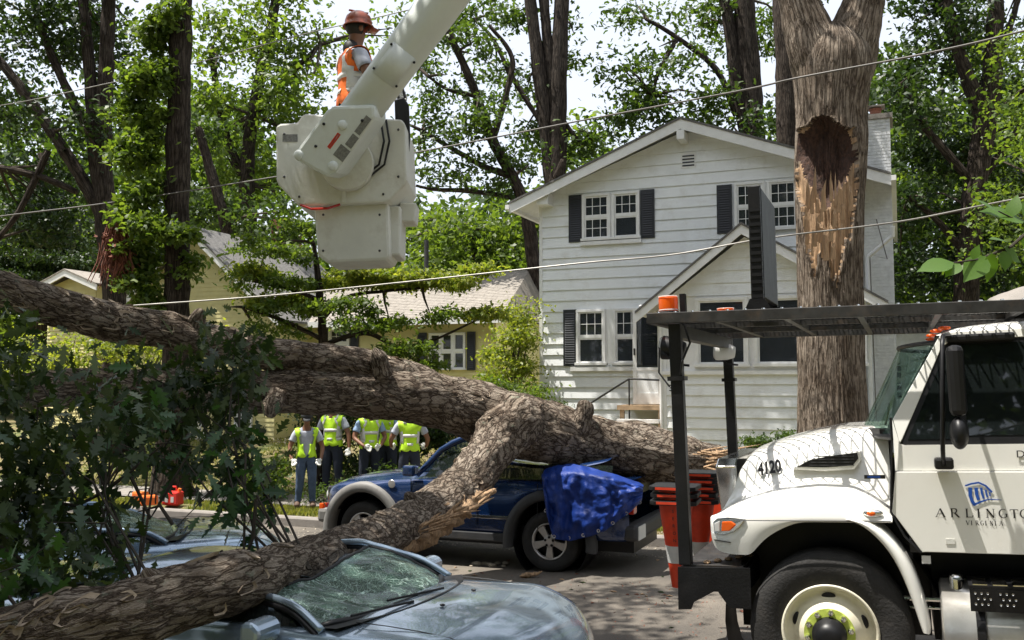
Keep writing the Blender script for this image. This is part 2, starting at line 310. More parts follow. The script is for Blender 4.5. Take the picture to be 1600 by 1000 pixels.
def limb(name, m, parent, pts, sub=8, sides=16, rough=.05, nscale=2.5, seed=0, kind=None, origin=(0, 0, 0), cap=True, ridge=0):
    """pts: (x,y,z,r); bark tube with lumps, UVs in metres"""
    q = catmull(pts, sub); o0 = np.array(origin, float); N = len(q); n = sides
    pos = q[:, :3]; rad = np.maximum(q[:, 3], .004)
    d = np.gradient(pos, axis=0); d /= np.linalg.norm(d, axis=1)[:, None]
    up = np.array([0, 0, 1.]) if abs(d[0][2]) < .9 else np.array([0, 1., 0])
    x = np.cross(d[0], up); x /= np.linalg.norm(x); vs = []; ln = 0; uvr = []; R0 = float(np.mean(rad))
    for i in range(N):
        x = x-d[i]*x.dot(d[i]); x /= np.linalg.norm(x); y = np.cross(d[i], x)
        if i: ln += np.linalg.norm(pos[i]-pos[i-1])
        for j in range(n):
            a = 2*math.pi*j/n; e = x*math.cos(a)+y*math.sin(a)
            pp = pos[i]+e*rad[i]
            k = 1+rough*2*noise.noise(Vector(pp)*nscale/ max(R0, .05)*.35+Vector((seed, 0, 0)))+rough*noise.noise(Vector(pp)*nscale*3/max(R0, .05)*.35)
            if ridge: k += ridge*(abs(noise.noise(Vector((math.cos(a)*3+seed, math.sin(a)*3, ln*.9))))*2-.4)
            vs.append(pos[i]+e*rad[i]*k-o0)
        uvr.append(ln)
    fs = []; uv = []
    for i in range(N-1):
        for j in range(n):
            fs.append((i*n+j, (i+1)*n+j, (i+1)*n+(j+1) % n, i*n+(j+1) % n))
            u0, u1 = j/n*2*math.pi*R0, (j+1)/n*2*math.pi*R0
            uv += [(u0, uvr[i]), (u0, uvr[i+1]), (u1, uvr[i+1]), (u1, uvr[i])]
    if cap:
        fs += [tuple(range(n)), tuple(range(N*n-1, N*n-n-1, -1))]; uv += [(0, 0)]*(2*n)
    return mesh(name, vs, fs, m, parent, smooth=True, uv=uv, kind=kind)
def scatter_mesh(name, tv, tf, pos, X, Y, Z, m, parent=None, kind=None, smooth=False):
    """numpy instancer: template verts tv (n,3), faces tf (all same size), frames X,Y,Z (N,3) already scaled"""
    tv = np.asarray(tv, float); tf = np.asarray(tf, int); N = len(pos); n = len(tv)
    V = pos[:, None, :]+tv[None, :, 0:1]*X[:, None, :]+tv[None, :, 1:2]*Y[:, None, :]+tv[None, :, 2:3]*Z[:, None, :]
    F = (tf[None]+(np.arange(N)*n)[:, None, None]).reshape(-1, tf.shape[1])
    me = bpy.data.meshes.new(name); me.vertices.add(N*n); me.vertices.foreach_set('co', V.astype(np.float32).ravel())
    k = tf.shape[1]; me.loops.add(F.size); me.loops.foreach_set('vertex_index', F.astype(np.int32).ravel())
    me.polygons.add(len(F)); me.polygons.foreach_set('loop_start', np.arange(0, F.size, k, dtype=np.int32)); me.polygons.foreach_set('loop_total', np.full(len(F), k, dtype=np.int32))
    me.materials.append(m); me.update(calc_edges=True); me.validate()
    return link(name, me, parent, kind)
def frames(N, size, tilt=.9, svar=.35, axis=None):
    """random leaf frames: normals mostly up but tilted"""
    nz = np.stack([RNG.normal(0, tilt, N), RNG.normal(0, tilt, N), np.abs(RNG.normal(.9, .4, N))+.05], 1); nz /= np.linalg.norm(nz, axis=1)[:, None]
    a = RNG.normal(0, 1, (N, 3)); a[:, 2] -= .35
    if axis is not None: a = a*.6+axis
    x = a-nz*np.sum(a*nz, 1)[:, None]; x /= np.linalg.norm(x, axis=1)[:, None]; y = np.cross(nz, x)
    s = (size*(1+svar*RNG.uniform(-1, 1, N)))[:, None]; return x*s, y*s, nz*s
LEAF_T = ([(0, 0, 0), (.38, -.30, .08), (.62, -.10, .03), (.55, .08, .0), (.30, .34, .08), (1.12, -.22, -.10), (1.0, .16, -.06)], [(0, 1, 2, 3), (0, 3, 4, 4), (2, 5, 6, 3)])
LEAF_T = ([(0, 0, 0), (.38, -.30, .08), (.62, -.08, .03), (.34, .32, .08), (1.12, -.20, -.10), (.95, .20, -.06)], [(0, 1, 2, 3), (3, 2, 4, 5)])
# ================================================================== SETTING
def road_mat():
    m, nt, b = basemat('asphalt_worn'); L = nt.links.new
    tc = nn(nt, 'ShaderNodeTexCoord'); o = tc.outputs['Object']
    n1 = nn(nt, 'ShaderNodeTexNoise', Scale=.55, Detail=8, Roughness=.6); L(o, n1.inputs[0])
    r = nn(nt, 'ShaderNodeValToRGB'); L(n1.outputs[0], r.inputs[0]); r.color_ramp.elements[0].position = .35; r.color_ramp.elements[1].position = .68
    r.color_ramp.elements[0].color = (.065, .058, .051, 1); r.color_ramp.elements[1].color = (.165, .143, .118, 1)
    n2 = nn(nt, 'ShaderNodeTexNoise', Scale=85, Detail=6, Roughness=.8); L(o, n2.inputs[0])
    r2 = nn(nt, 'ShaderNodeValToRGB'); L(n2.outputs[0], r2.inputs[0]); r2.color_ramp.elements[0].position = .35; r2.color_ramp.elements[1].position = .65
    r2.color_ramp.elements[0].color = (.5, .5, .5, 1); r2.color_ramp.elements[1].color = (1.35, 1.33, 1.28, 1)
    mx = nn(nt, 'ShaderNodeMixRGB', blend_type='MULTIPLY'); mx.inputs[0].default_value = 1; L(r.outputs[0], mx.inputs[1]); L(r2.outputs[0], mx.inputs[2])
    v = nn(nt, 'ShaderNodeTexVoronoi', feature='DISTANCE_TO_EDGE', Scale=.35); n3 = nn(nt, 'ShaderNodeTexNoise', Scale=1.5, Detail=6); L(o, n3.inputs[0])
    ad = nn(nt, 'ShaderNodeMixRGB', blend_type='LINEAR_LIGHT'); ad.inputs[0].default_value = .3; L(o, ad.inputs[1]); L(n3.outputs['Color'], ad.inputs[2]); L(ad.outputs[0], v.inputs[0])
    q = nn(nt, 'ShaderNodeMapRange'); L(v.outputs[0], q.inputs[0]); q.inputs[2].default_value = .008; q.inputs[3].default_value = .35; q.inputs[4].default_value = 0
    m2 = nn(nt, 'ShaderNodeMixRGB'); L(q.outputs[0], m2.inputs[0]); L(mx.outputs[0], m2.inputs[1]); m2.inputs[2].default_value = (.03, .028, .025, 1)
    L(m2.outputs[0], b.inputs['Base Color']); b.inputs['Roughness'].default_value = .85
    bp = nn(nt, 'ShaderNodeBump', Distance=.006); bp.inputs['Strength'].default_value = .8; L(n2.outputs[0], bp.inputs['Height']); L(bp.outputs[0], b.inputs['Normal']); return m
def ground_mat():
    m, nt, b = basemat('lawn_soil'); L = nt.links.new
    tc = nn(nt, 'ShaderNodeTexCoord'); o = tc.outputs['Object']
    n1 = nn(nt, 'ShaderNodeTexNoise', Scale=.9, Detail=9, Roughness=.65); L(o, n1.inputs[0])
    r = nn(nt, 'ShaderNodeValToRGB'); L(n1.outputs[0], r.inputs[0]); cr = r.color_ramp
    cr.elements[0].position = .36; cr.elements[0].color = (.17, .12, .075, 1); cr.elements[1].position = .62; cr.elements[1].color = (.10, .13, .032, 1)
    e = cr.elements.new(.47); e.color = (.25, .21, .085, 1)
    n2 = nn(nt, 'ShaderNodeTexNoise', Scale=40, Detail=6, Roughness=.8); L(o, n2.inputs[0])
    mx = nn(nt, 'ShaderNodeMixRGB', blend_type='OVERLAY'); mx.inputs[0].default_value = .6; L(r.outputs[0], mx.inputs[1]); L(n2.outputs[0], mx.inputs[2])
    L(mx.outputs[0], b.inputs['Base Color']); b.inputs['Roughness'].default_value = .95
    bp = nn(nt, 'ShaderNodeBump', Distance=.05); L(n2.outputs[0], bp.inputs['Height']); L(bp.outputs[0], b.inputs['Normal']); return m
def strip(name, s_list, t_list, dz, m, rfun=ground_z, **k):
    v = []; f = []
    for s in s_list:
        for t in t_list: v.append(W(s, t, rfun(s, t)+dz))
    n = len(t_list)
    for i in range(len(s_list)-1):
        for j in range(n-1): f.append((i*n+j, (i+1)*n+j, (i+1)*n+j+1, i*n+j+1))
    return mesh(name, v, f, m, smooth=True, kind='structure', **k)
S_FAR = [-900, -400, -200, -120, -80]; S_LIST = S_FAR+[-60+i*1.5 for i in range(70)]+[60, 90, 150, 300, 700]
M['asphalt'] = road_mat()
strip('ground', S_LIST, [-600, -200, -60, -20]+[-10+i for i in range(14)]+[4.0, 13.7]+[14+i*.7 for i in range(30)]+[37, 45, 60, 100, 200, 400, 900], 0,
      ground_mat(), lambda s, t: ground_z(s, t) if not 4.0 < t < 13.7 else 0)
# the ground sheet passes under the road; keep it 6 cm down there
g = bpy.data.objects['ground']
for vtx in g.data.vertices:
    t = vtx.co.x*SI+vtx.co.y*CA; s = vtx.co.x*CA-vtx.co.y*SI
    if 3.9 < t < 13.75: vtx.co.z = road_z(s)-.06
strip('road', S_LIST, [4.1, 5, 6, 7, 8, 9, 10, 11, 12, 13, 13.55], .0, M['asphalt'], lambda s, t: road_z(s))
def kerb(t0, t1):
    mb = MB(); ss = [-60+i*1.5 for i in range(70)]; secs = []
    for s in ss:
        r = road_z(s); secs.append([W(s, t0, r-.1), W(s, t0+.01, r+.12), W(s, t0+.035, r+.145), W(s, t1-.01, r+.145), W(s, t1, r-.1)])
    v, f = loft(secs); return mesh('kerb', v, f, M['concrete'], kind='structure')
kerb(13.55, 13.74); kerb(3.9, 4.1).scale = (1, 1, 1)
strip('sidewalk', S_LIST[5:75], [14.75, 15.4, 16.1], .03, M['concrete'])
# ------------------------------------------------------------------ grass on the verge and lawn (uncountable)
def grass(name, n, s0, s1, t0, t1, h, m, avoid=None):
    s = RNG.uniform(s0, s1, n); t = RNG.uniform(t0, t1, n)
    keep = [noise.noise(Vector((a*.7, b*.7, 3))) > -.22 for a, b in zip(s, t)]
    s = s[keep]; t = t[keep]
    pos = np.array([W(a, b, ground_z(a, b)-.005) for a, b in zip(s, t)])
    N = len(pos); a = RNG.uniform(0, 6.28, N); hh = h*RNG.uniform(.5, 1.3, N); w = .012*RNG.uniform(.7, 1.6, N)
    X = np.stack([np.cos(a)*w, np.sin(a)*w, 0*a], 1); Y = np.stack([-np.sin(a)*hh*.5, np.cos(a)*hh*.5, 0*a], 1); Z = np.stack([0*a, 0*a, hh], 1)
    return scatter_mesh(name, [(-1, 0, 0), (1, 0, 0), (.6, .35, .6), (0, 1, 1)], [(0, 1, 2, 3)], pos, X, Y, Z, m, kind='stuff')
M['grass'] = leafmat('grass_blade', (.09, .12, .025), (.25, .24, .07), .35, .2)
tag(grass('lawn_grass', 26000, -20, -7, 16.2, 23.5, .05, M['grass']), 'dry sunlit grass of the lawn in front of the yellow house', 'grass')
tag(grass('verge_grass', 26000, -22, 3, 13.8, 14.7, .07, M['grass']), 'strip of grass between the far kerb and the sidewalk', 'grass')
tag(grass('yard_grass', 12000, -8, 2, 16.2, 22, .06, M['grass']), 'grass of the yard below the white house', 'grass')
# ================================================================== WHITE HOUSE
TW = 22.1
def HX(px, t=TW, py=500):
    u, _ = ray(px, py); k = t/(u*SI+CA); return k*(u*CA-SI)
def HZ(px, py, t=TW):
    u, z = ray(px, py); k = t/(u*SI+CA); return CAM_Z+z*k
def window(parent, x0, x1, z0, z1, y, trim, rows=2, cols=3, upper_only=False, curtain=True, fr=.06, name='window', lite=True):
    """double-hung window: frame, sash rails, muntins, pane, curtain behind; front at y - a little (towards -y)"""
    w = link(name, None, parent); w.location = (0, 0, 0)
    bpy.data.objects.remove(w)
    f = MB(); f.box(x0-fr, x0, y-.05, y+.03, z0, z1).box(x1, x1+fr, y-.05, y+.03, z0, z1).box(x0-fr, x1+fr, y-.052, y+.03, z1, z1+fr).box(x0-fr-.03, x1+fr+.03, y-.08, y+.03, z0-fr, z0)
    fo = f.build(name, trim, parent, bevel=.004)
    zm = (z0+z1)/2; xm = (x0+x1)/2
    s = MB(); e = .035
    s.box(x0, x1, y-.025, y+.015, zm-.025, zm+.025)
    for (a, b, dy) in ((zm+.025, z1, 0), (z0, zm-.025, .012)):
        s.box(x0, x0+e, y-.025+dy, y+.015+dy, a, b).box(x1-e, x1, y-.025+dy, y+.015+dy, a, b).box(x0+e, x1-e, y-.024+dy, y+.014+dy, b-e, b).box(x0+e, x1-e, y-.024+dy, y+.014+dy, a, a+e)
    s.build('sash', trim, fo)
    if lite:
        mb = MB(); zz = ((zm+.06, z1-.035),) if upper_only else ((zm+.06, z1-.035), (z0+.035, zm-.06))
        for (a, b) in zz:
            for i in range(1, cols):
                xx = x0+(x1-x0)*i/cols; mb.box(xx-.008, xx+.008, y-.012, y-.002, a, b)
            for i in range(1, rows):
                q = a+(b-a)*i/rows; mb.box(x0+e, x1-e, y-.011, y-.003, q-.008, q+.008)
        mb.build('muntin', trim, fo)
    for (a, b) in ((zm+.03, z1-.03), (z0+.03, zm-.03)):
        bx('pane', M['house_glass'], fo, x0+.03, x1-.03, y+.002, y+.006, a, b)
    if curtain:
        v = []; f_ = []; nx = 14
        for sx in (0, 1):
            base = len(v)
            for i in range(nx):
                xx = x0+(x1-x0)*(.02+.36*i/nx) if sx == 0 else x1-(x1-x0)*(.02+.36*i/nx)
                yy = y+.10+.02*math.sin(i*1.9)
                v += [(xx, yy, z0), (xx, yy, z1)]
            f_ += [(base+2*i, base+2*i+2, base+2*i+3, base+2*i+1) for i in range(nx-1)]
        mesh('curtain', v, f_, M['curtain'], fo)
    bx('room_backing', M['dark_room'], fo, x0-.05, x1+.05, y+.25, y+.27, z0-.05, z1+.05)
    return fo
def shutter(parent, x0, x1, z0, z1, y):
    f = MB(); f.box(x0, x1, y, y+.03, z0, z1)
    o = f.build('shutter', M['shutter_black'], parent, bevel=.005)
    s = MB(); n = int((z1-z0)/.06)
    for i in range(n):
        z = z0+.06+(z1-z0-.12)*i/n
        s.add([(x0+.05, y-.001, z+.035), (x1-.05, y-.001, z+.035), (x1-.05, y-.016, z), (x0+.05, y-.016, z)], [(0, 1, 2, 3)])
    s.build('louvre', M['shutter_black'], o)
    return o
def clapboards(parent, poly_fn, z0, z1, step, m, y=0, name='clapboard', openings=(), joined=False, lip=.034):
    """courses of lapped boards; poly_fn(z) -> (xl, xr); openings (x0,x1,z0,z1) cut out"""
    n = int(math.ceil((z1-z0)/step)); J = MB()
    for i in range(n):
        a = z0+i*step; b = min(a+step, z1)
        if b-a < .02: continue
        l0, r0 = poly_fn(a+.001); l1, r1 = poly_fn(b-.001)
        spans = [(l0, r0, l1, r1)]
        zs = (a+b)/2
        for (ox0, ox1, oz0, oz1) in openings:
            if oz0 < zs < oz1:
                new = []
                for (p0, q0, p1, q1) in spans:
                    if ox0 > min(p0, p1)+.02 and ox0 < q0: new.append((p0, ox0, p1, ox0)) if ox1 < max(q0, q1) or True else None
                    if ox1 < max(q0, q1)-.02 and ox1 > p0: new.append((ox1, q0, ox1, q1))
                    if ox1 <= p0 or ox0 >= q0: new.append((p0, q0, p1, q1))
                spans = new
        for (p0, q0, p1, q1) in spans:
            if q0-p0 < .03 and q1-p1 < .03: continue
            w = random.uniform(-.002, .002); mb = J if joined else MB()
            mb.add([(p0, y-lip+w, a), (q0, y-lip+w, a), (q1, y-.004, b), (p1, y-.004, b), (p0, y, a+.004), (q0, y, a+.004)],
                   [(0, 1, 2, 3), (4, 5, 1, 0)])
            if not joined: mb.build(name, m, parent)
    if joined and J.v: return J.build(name, m, parent, kind='stuff')
def make_white_house():
    o = W(-8.17, TW, 0); XL = -8.17
    h = thing('house', 'two storey white clapboard house with black shutters and a front porch room', 'house', o, (0, 0, -SA))
    lx = lambda px, t=TW: HX(px, t)-XL
    Wd = 7.47; z0 = .7; zr = 8.38; ze = 6.95; xm = 3.62; D = 9.0
    # core wall
    wall = MB(); wall.prism([(0, z0), (Wd, z0), (Wd, ze-.05), (xm, zr-.12), (0, ze-.05)], .002, .0+D)
    wo = wall.build('wall', M['white_siding'], h)
    Hs = [(915, 952, 308, 368), (962, 998, 306, 367), (1155, 1195, 296, 358), (1207, 1247, 293, 355), (905, 943, 488, 568), (963, 999, 488, 568)]
    ops = []; wins = []
    for (a, b, c, d) in Hs:
        x0, x1 = lx(a), lx(b); za, zb = HZ((a+b)/2, d), HZ((a+b)/2, c)
        if c < 400: za, zb = (5.86, 6.88)
        else: za, zb = (2.86, 4.08)
        ops.append((x0-.1, x1+.1, za-.1, zb+.1)); wins.append((x0, x1, za, zb))
    def edges(z):
        if z < ze: return (.06, Wd-.06)
        q = (z-ze)/(zr-.1-ze); return (xm*q, Wd-(Wd-xm)*q)
    clapboards(wo, edges, z0, zr-.15, .262, M['white_siding'], 0, openings=ops)
    for i, (x0, x1, za, zb) in enumerate(wins):
        window(h, x0, x1, za, zb, -.03, M['white_trim'], 2, 3, upper_only=i in (1, 4, 5), curtain=i in (1, 2, 3))
    for i in (0, 2, 4):
        xa, xb = wins[i][1]+.06, wins[i+1][0]-.06; bx('mullion', M['white_trim'], h, xa, xb, -.045, .0, wins[i][2]-.02, wins[i][3]+.05)
    bx('sill', M['white_trim'], h, wins[4][0]-.2, wins[5][1]+.2, -.1, .0, 2.66, 2.76); bx('sill', M['white_trim'], h, wins[0][0]-.1, wins[1][1]+.1, -.1, .0, 5.69, 5.78)
    for (a, b, za, zb) in ((890, 912, 5.79, 6.95), (1003, 1025, 5.79, 6.95), (1123, 1147, 5.79, 6.92), (881, 902, 2.78, 4.15), (1004, 1028, 2.78, 4.15)):
        shutter(h, lx(a), lx(b), za, zb, -.055)
    # corner boards, vent, rake, eaves
    bx('corner_board', M['white_trim'], h, -.02, .06, -.035, .06, z0, ze-.15)
    bx('corner_board', M['white_trim'], h, Wd-.06, Wd+.02, -.035, .06, z0, ze-.15)
    vx0, vx1 = lx(1067), lx(1091); ve = MB().box(vx0, vx1, -.03, -.01, 7.38, 7.76).build('gable_vent', M['white_trim'], h)
    s = MB(); [s.box(vx0+.04, vx1-.04, -.045, -.031, 7.43+i*.075, 7.46+i*.075) for i in range(4)]; s.build('louvre', M['shutter_black'], ve)
    ov = .55; oh = .62
    sl = (zr-ze)/xm; slr = (zr-ze)/(Wd-xm)
    def roofside(sgn, xe, slope, nm):
        ze2 = zr-slope*abs(xe-xm)
        v = []; th = .14
        P0 = (xm, zr+.10); P1 = (xe, ze2+.10)
        mb = MB(); mb.prism([P0, P1, (P1[0], P1[1]-.05), (P0[0], P0[1]-.05)], -ov, D+.4)
        r = mb.build('roof', M['shingle'], h)
        mb = MB(); mb.prism([(P0[0], P0[1]-.052), (P1[0], P1[1]-.052), (P1[0], P1[1]-.28), (P0[0], P0[1]-.28)], -ov+.03, -ov+.07); mb.build('rake_board', M['white_trim'], h)
        mb = MB(); mb.prism([(P0[0], P0[1]-.055), (P1[0], P1[1]-.055), (P1[0], P1[1]-.09), (P0[0], P0[1]-.09)], -ov+.072, D); mb.build('soffit', M['white_trim'], h)
        mb = MB(); mb.box(min(xe, xe+sgn*.1), max(xe, xe+sgn*.1), -ov, D, ze2-.08, ze2+.03); mb.build('gutter', M['white_trim'], h)
    roofside(-1, -oh, sl, 'l'); roofside(1, Wd+oh, slr, 'r')
    MB().box(xm-.09, xm+.09, -ov+.02, 0, zr-.42, zr-.2).build('ridge_beam', M['white_trim'], h, bevel=.01)
    MB().box(.05, .35, -.42, -.01, ze-.25, ze+.05).build('eave_box', M['white_trim'], h, bevel=.01)
    # chimney: painted brick courses on the right side
    cx0, cx1 = Wd+.02, Wd+.62; ch = MB().box(cx0, cx1, .5, 1.4, .7, 8.25).build('chimney', M['brick_white'], h)
    br = MB(); zz = .75
    k = 0
    while zz < 8.2:
        off = .105 if k % 2 else 0; xx = cx0-off
        while xx < cx1-.02:
            a, b = max(xx, cx0), min(xx+.2, cx1)
            if b-a > .03: br.box(a, b, .485+random.uniform(0, .004), .499, zz, zz+.06)
            xx += .21
        zz += .072; k += 1
    br.build('brick', M['brick_white'], ch, kind='stuff')
    bx('chimney_cap', M['concrete'], ch, cx0-.06, cx1+.06, .44, 1.46, 8.25, 8.36)
    MB().lathe([(.12, 8.36), (.12, 8.56), (.14, 8.56), (.14, 8.60), (.08, 8.60)], 14, 'z', (cx0+.3, .95, 0)).build('flue_pot', M['brick_red'], ch)
    bx('flue_lid', M['concrete'], ch, cx0+.1, cx1-.1, .76, 1.14, 8.62, 8.65)
    ds = MB().tube([(Wd+oh, -.3, 5.7), (Wd+oh, -.25, 5.5), (Wd+.12, -.08, 5.1), (Wd+.1, -.07, 4.9), (Wd+.1, -.07, .9)], .045, 8); ds.build('downspout', M['white_trim'], h)
    MB().tube([(Wd+.3, -.1, 5.9), (Wd+.5, -.3, 5.0), (Wd+.15, -.1, 5.15), (Wd+.2, -.08, 1.5)], .012, 5).build('service_cable', M['cable'], h)
    # porch room
    TP = 20.6; py0 = TP-TW; pl = HX(1035, TP)-XL; pr = HX(1385, TP)-XL-.45; pe = 4.12; pz = 5.62; pm = (HX(1165, TP)-XL)
    pw = MB().prism([(pl, z0), (pr, z0), (pr, pe), (pm, pz-.15), (pl, pe)], py0, 0).build('porch_wall', M['white_siding'], h)
    pwin = []
    for (a, b) in ((1092, 1164), (1184, 1256), (1276, 1348)):
        pwin.append((HX(a, TP)-XL, HX(b, TP)-XL, 2.78, 4.12))
    def pedges(z):
        if z < pe: return (pl+.08, pr-.08)
        q = (z-pe)/(pz-.15-pe); return (pl+(pm-pl)*q, pr-(pr-pm)*q)
    clapboards(pw, pedges, z0, 2.62, .235, M['white_siding'], py0); clapboards(pw, pedges, 4.24, pz-.2, .262, M['white_siding'], py0)
    bx('window_band', M['white_trim'], h, pl+.08, pr-.08, py0-.012, py0, 2.62, 4.235)
    for w_ in pwin: window(h, *w_, py0-.03, M['white_trim'], lite=False, curtain=True, fr=.07)
    bx('sill', M['white_trim'], h, pl, pr, py0-.09, py0, 2.55, 2.63)
    bx('corner_board', M['white_trim'], h, pl-.02, pl+.08, py0-.035, py0+.06, z0, pe-.05)
    bx('corner_board', M['white_trim'], h, pr-.08, pr+.02, py0-.035, py0+.06, z0, pe-.05)
    for sgn, xe in ((-1, pl-.5), (1, pr+.5)):
        slp = (pz-pe)/(pm-pl+.12) if sgn < 0 else (pz-pe)/(pr-pm+.12)
        ze2 = pz-slp*abs(xe-pm); P0 = (pm, pz+.1); P1 = (xe, ze2+.1)
        MB().prism([P0, P1, (P1[0], P1[1]-.05), (P0[0], P0[1]-.05)], py0-.45, .0).build('porch_roof', M['shingle'], h)
        MB().prism([(P0[0], P0[1]-.052), (P1[0], P1[1]-.052), (P1[0], P1[1]-.25), (P0[0], P0[1]-.25)], py0-.42, py0-.38).build('rake_board', M['white_trim'], h)
        MB().prism([(P0[0], P0[1]-.055), (P1[0], P1[1]-.055), (P1[0], P1[1]-.085), (P0[0], P0[1]-.085)], py0-.378, 0).build('soffit', M['white_trim'], h)
    MB().tube([(pl-.42, py0-.3, 4.05), (pl-.36, py0-.2, 3.85), (pl-.05, py0-.1, 3.7), (pl-.03, py0-.06, 3.5), (pl-.03, py0-.06, 1.0)], .035, 8).build('downspout', M['white_trim'], h)
    # storm door on the porch's left side wall, standing open over the stoop
    xd0, xd1, yd = lx(989, 21.2), lx(1034, 21.2), -.95
    d = MB(); e = .09; zt = 4.05; zb = 1.9
    d.box(xd0, xd0+e, yd, yd+.04, zb, zt).box(xd1-e, xd1, yd, yd+.04, zb, zt).box(xd0+e, xd1-e, yd+.001, yd+.039, zt-.12, zt).box(xd0+e, xd1-e, yd+.001, yd+.039, zb+.75, zb+.82).box(xd0+e, xd1-e, yd+.001, yd+.039, zb, zb+.25)
    do = d.build('storm_door', M['white_trim'], h, bevel=.004)
    bx('pane', M['house_glass'], do, xd0+e, xd1-e, yd+.015, yd+.02, zb+.82, zt-.12); bx('panel', M['white_siding'], do, xd0+e, xd1-e, yd+.012, yd+.022, zb+.25, zb+.75)
    MB().box(xd0+.03, xd0+.06, yd-.05, yd, 3.0, 3.15).build('door_handle', M['iron_black'], do)
    st = thing('stoop', 'wooden stoop and steps with brick tread below the open storm door of the white house', 'steps', h.matrix_world @ Vector((0, 0, 0)))
    st.location = o; st.rotation_euler = (0, 0, -SA)
    bx('landing', M['wood_step'], st, xd0-.25, xd1+.1, -1.4, -.05, 1.78, 1.88)
    bx('step', M['white_trim'], st, xd0-.2, xd1+.08, -1.62, -1.41, 1.5, 1.58)
    bx('step', M['wood_step'], st, xd0-.15, xd1+.08, -1.86, -1.64, 1.26, 1.34)
    bx('brick_tread', M['brick_red'], st, xd0-.9, xd1-.2, -2.3, -1.88, 1.02, 1.08)
    for xx in (xd0-.2, xd1): bx('post', M['wood_step'], st, xx, xx+.09, -1.35, -1.26, .75, 1.78)
    rl = MB().tube([(lx(900, 20.9), -1.3, HZ(900, 645, 20.9)), (lx(984, 20.9), -1.3, HZ(984, 592, 20.9)), (lx(1032, 20.9), -1.3, HZ(1032, 594, 20.9))], .022, 8)
    rail = rl.build('handrail', M['iron_black'], st)
    MB().rod((lx(984, 20.9), -1.3, HZ(984, 592, 20.9)), (lx(984, 20.9), -1.3, 1.05), .018).build('baluster', M['iron_black'], st)
    MB().rod((lx(902, 20.9), -1.3, HZ(902, 644, 20.9)), (lx(902, 20.9), -1.3, .95), .018).build('baluster', M['iron_black'], st)
    text('3011'[:2], .19, M['decal_black'], h, (pl+.13, py0-.04, 2.2), name='house_number', sx=.9)
    return h
def text(s, size, m, parent, loc, rot=(math.pi/2, 0, 0), name='lettering', ext=.0015, sx=1, shear=0, align='LEFT', bold=0):
    cu = bpy.data.curves.new(name, 'FONT'); cu.body = s; cu.size = size; cu.extrude = ext; cu.shear = shear; cu.align_x = align; cu.offset = bold
    tmp = bpy.data.objects.new('tmp', cu); COL.objects.link(tmp); bpy.context.view_layer.update()
    me = bpy.data.meshes.new_from_object(tmp.evaluated_get(bpy.context.evaluated_depsgraph_get())); bpy.data.objects.remove(tmp)
    me.materials.clear(); me.materials.append(m); o = link(name, me, parent); o.location = loc; o.rotation_euler = rot; o.scale = (sx, 1, 1); return o
make_white_house()
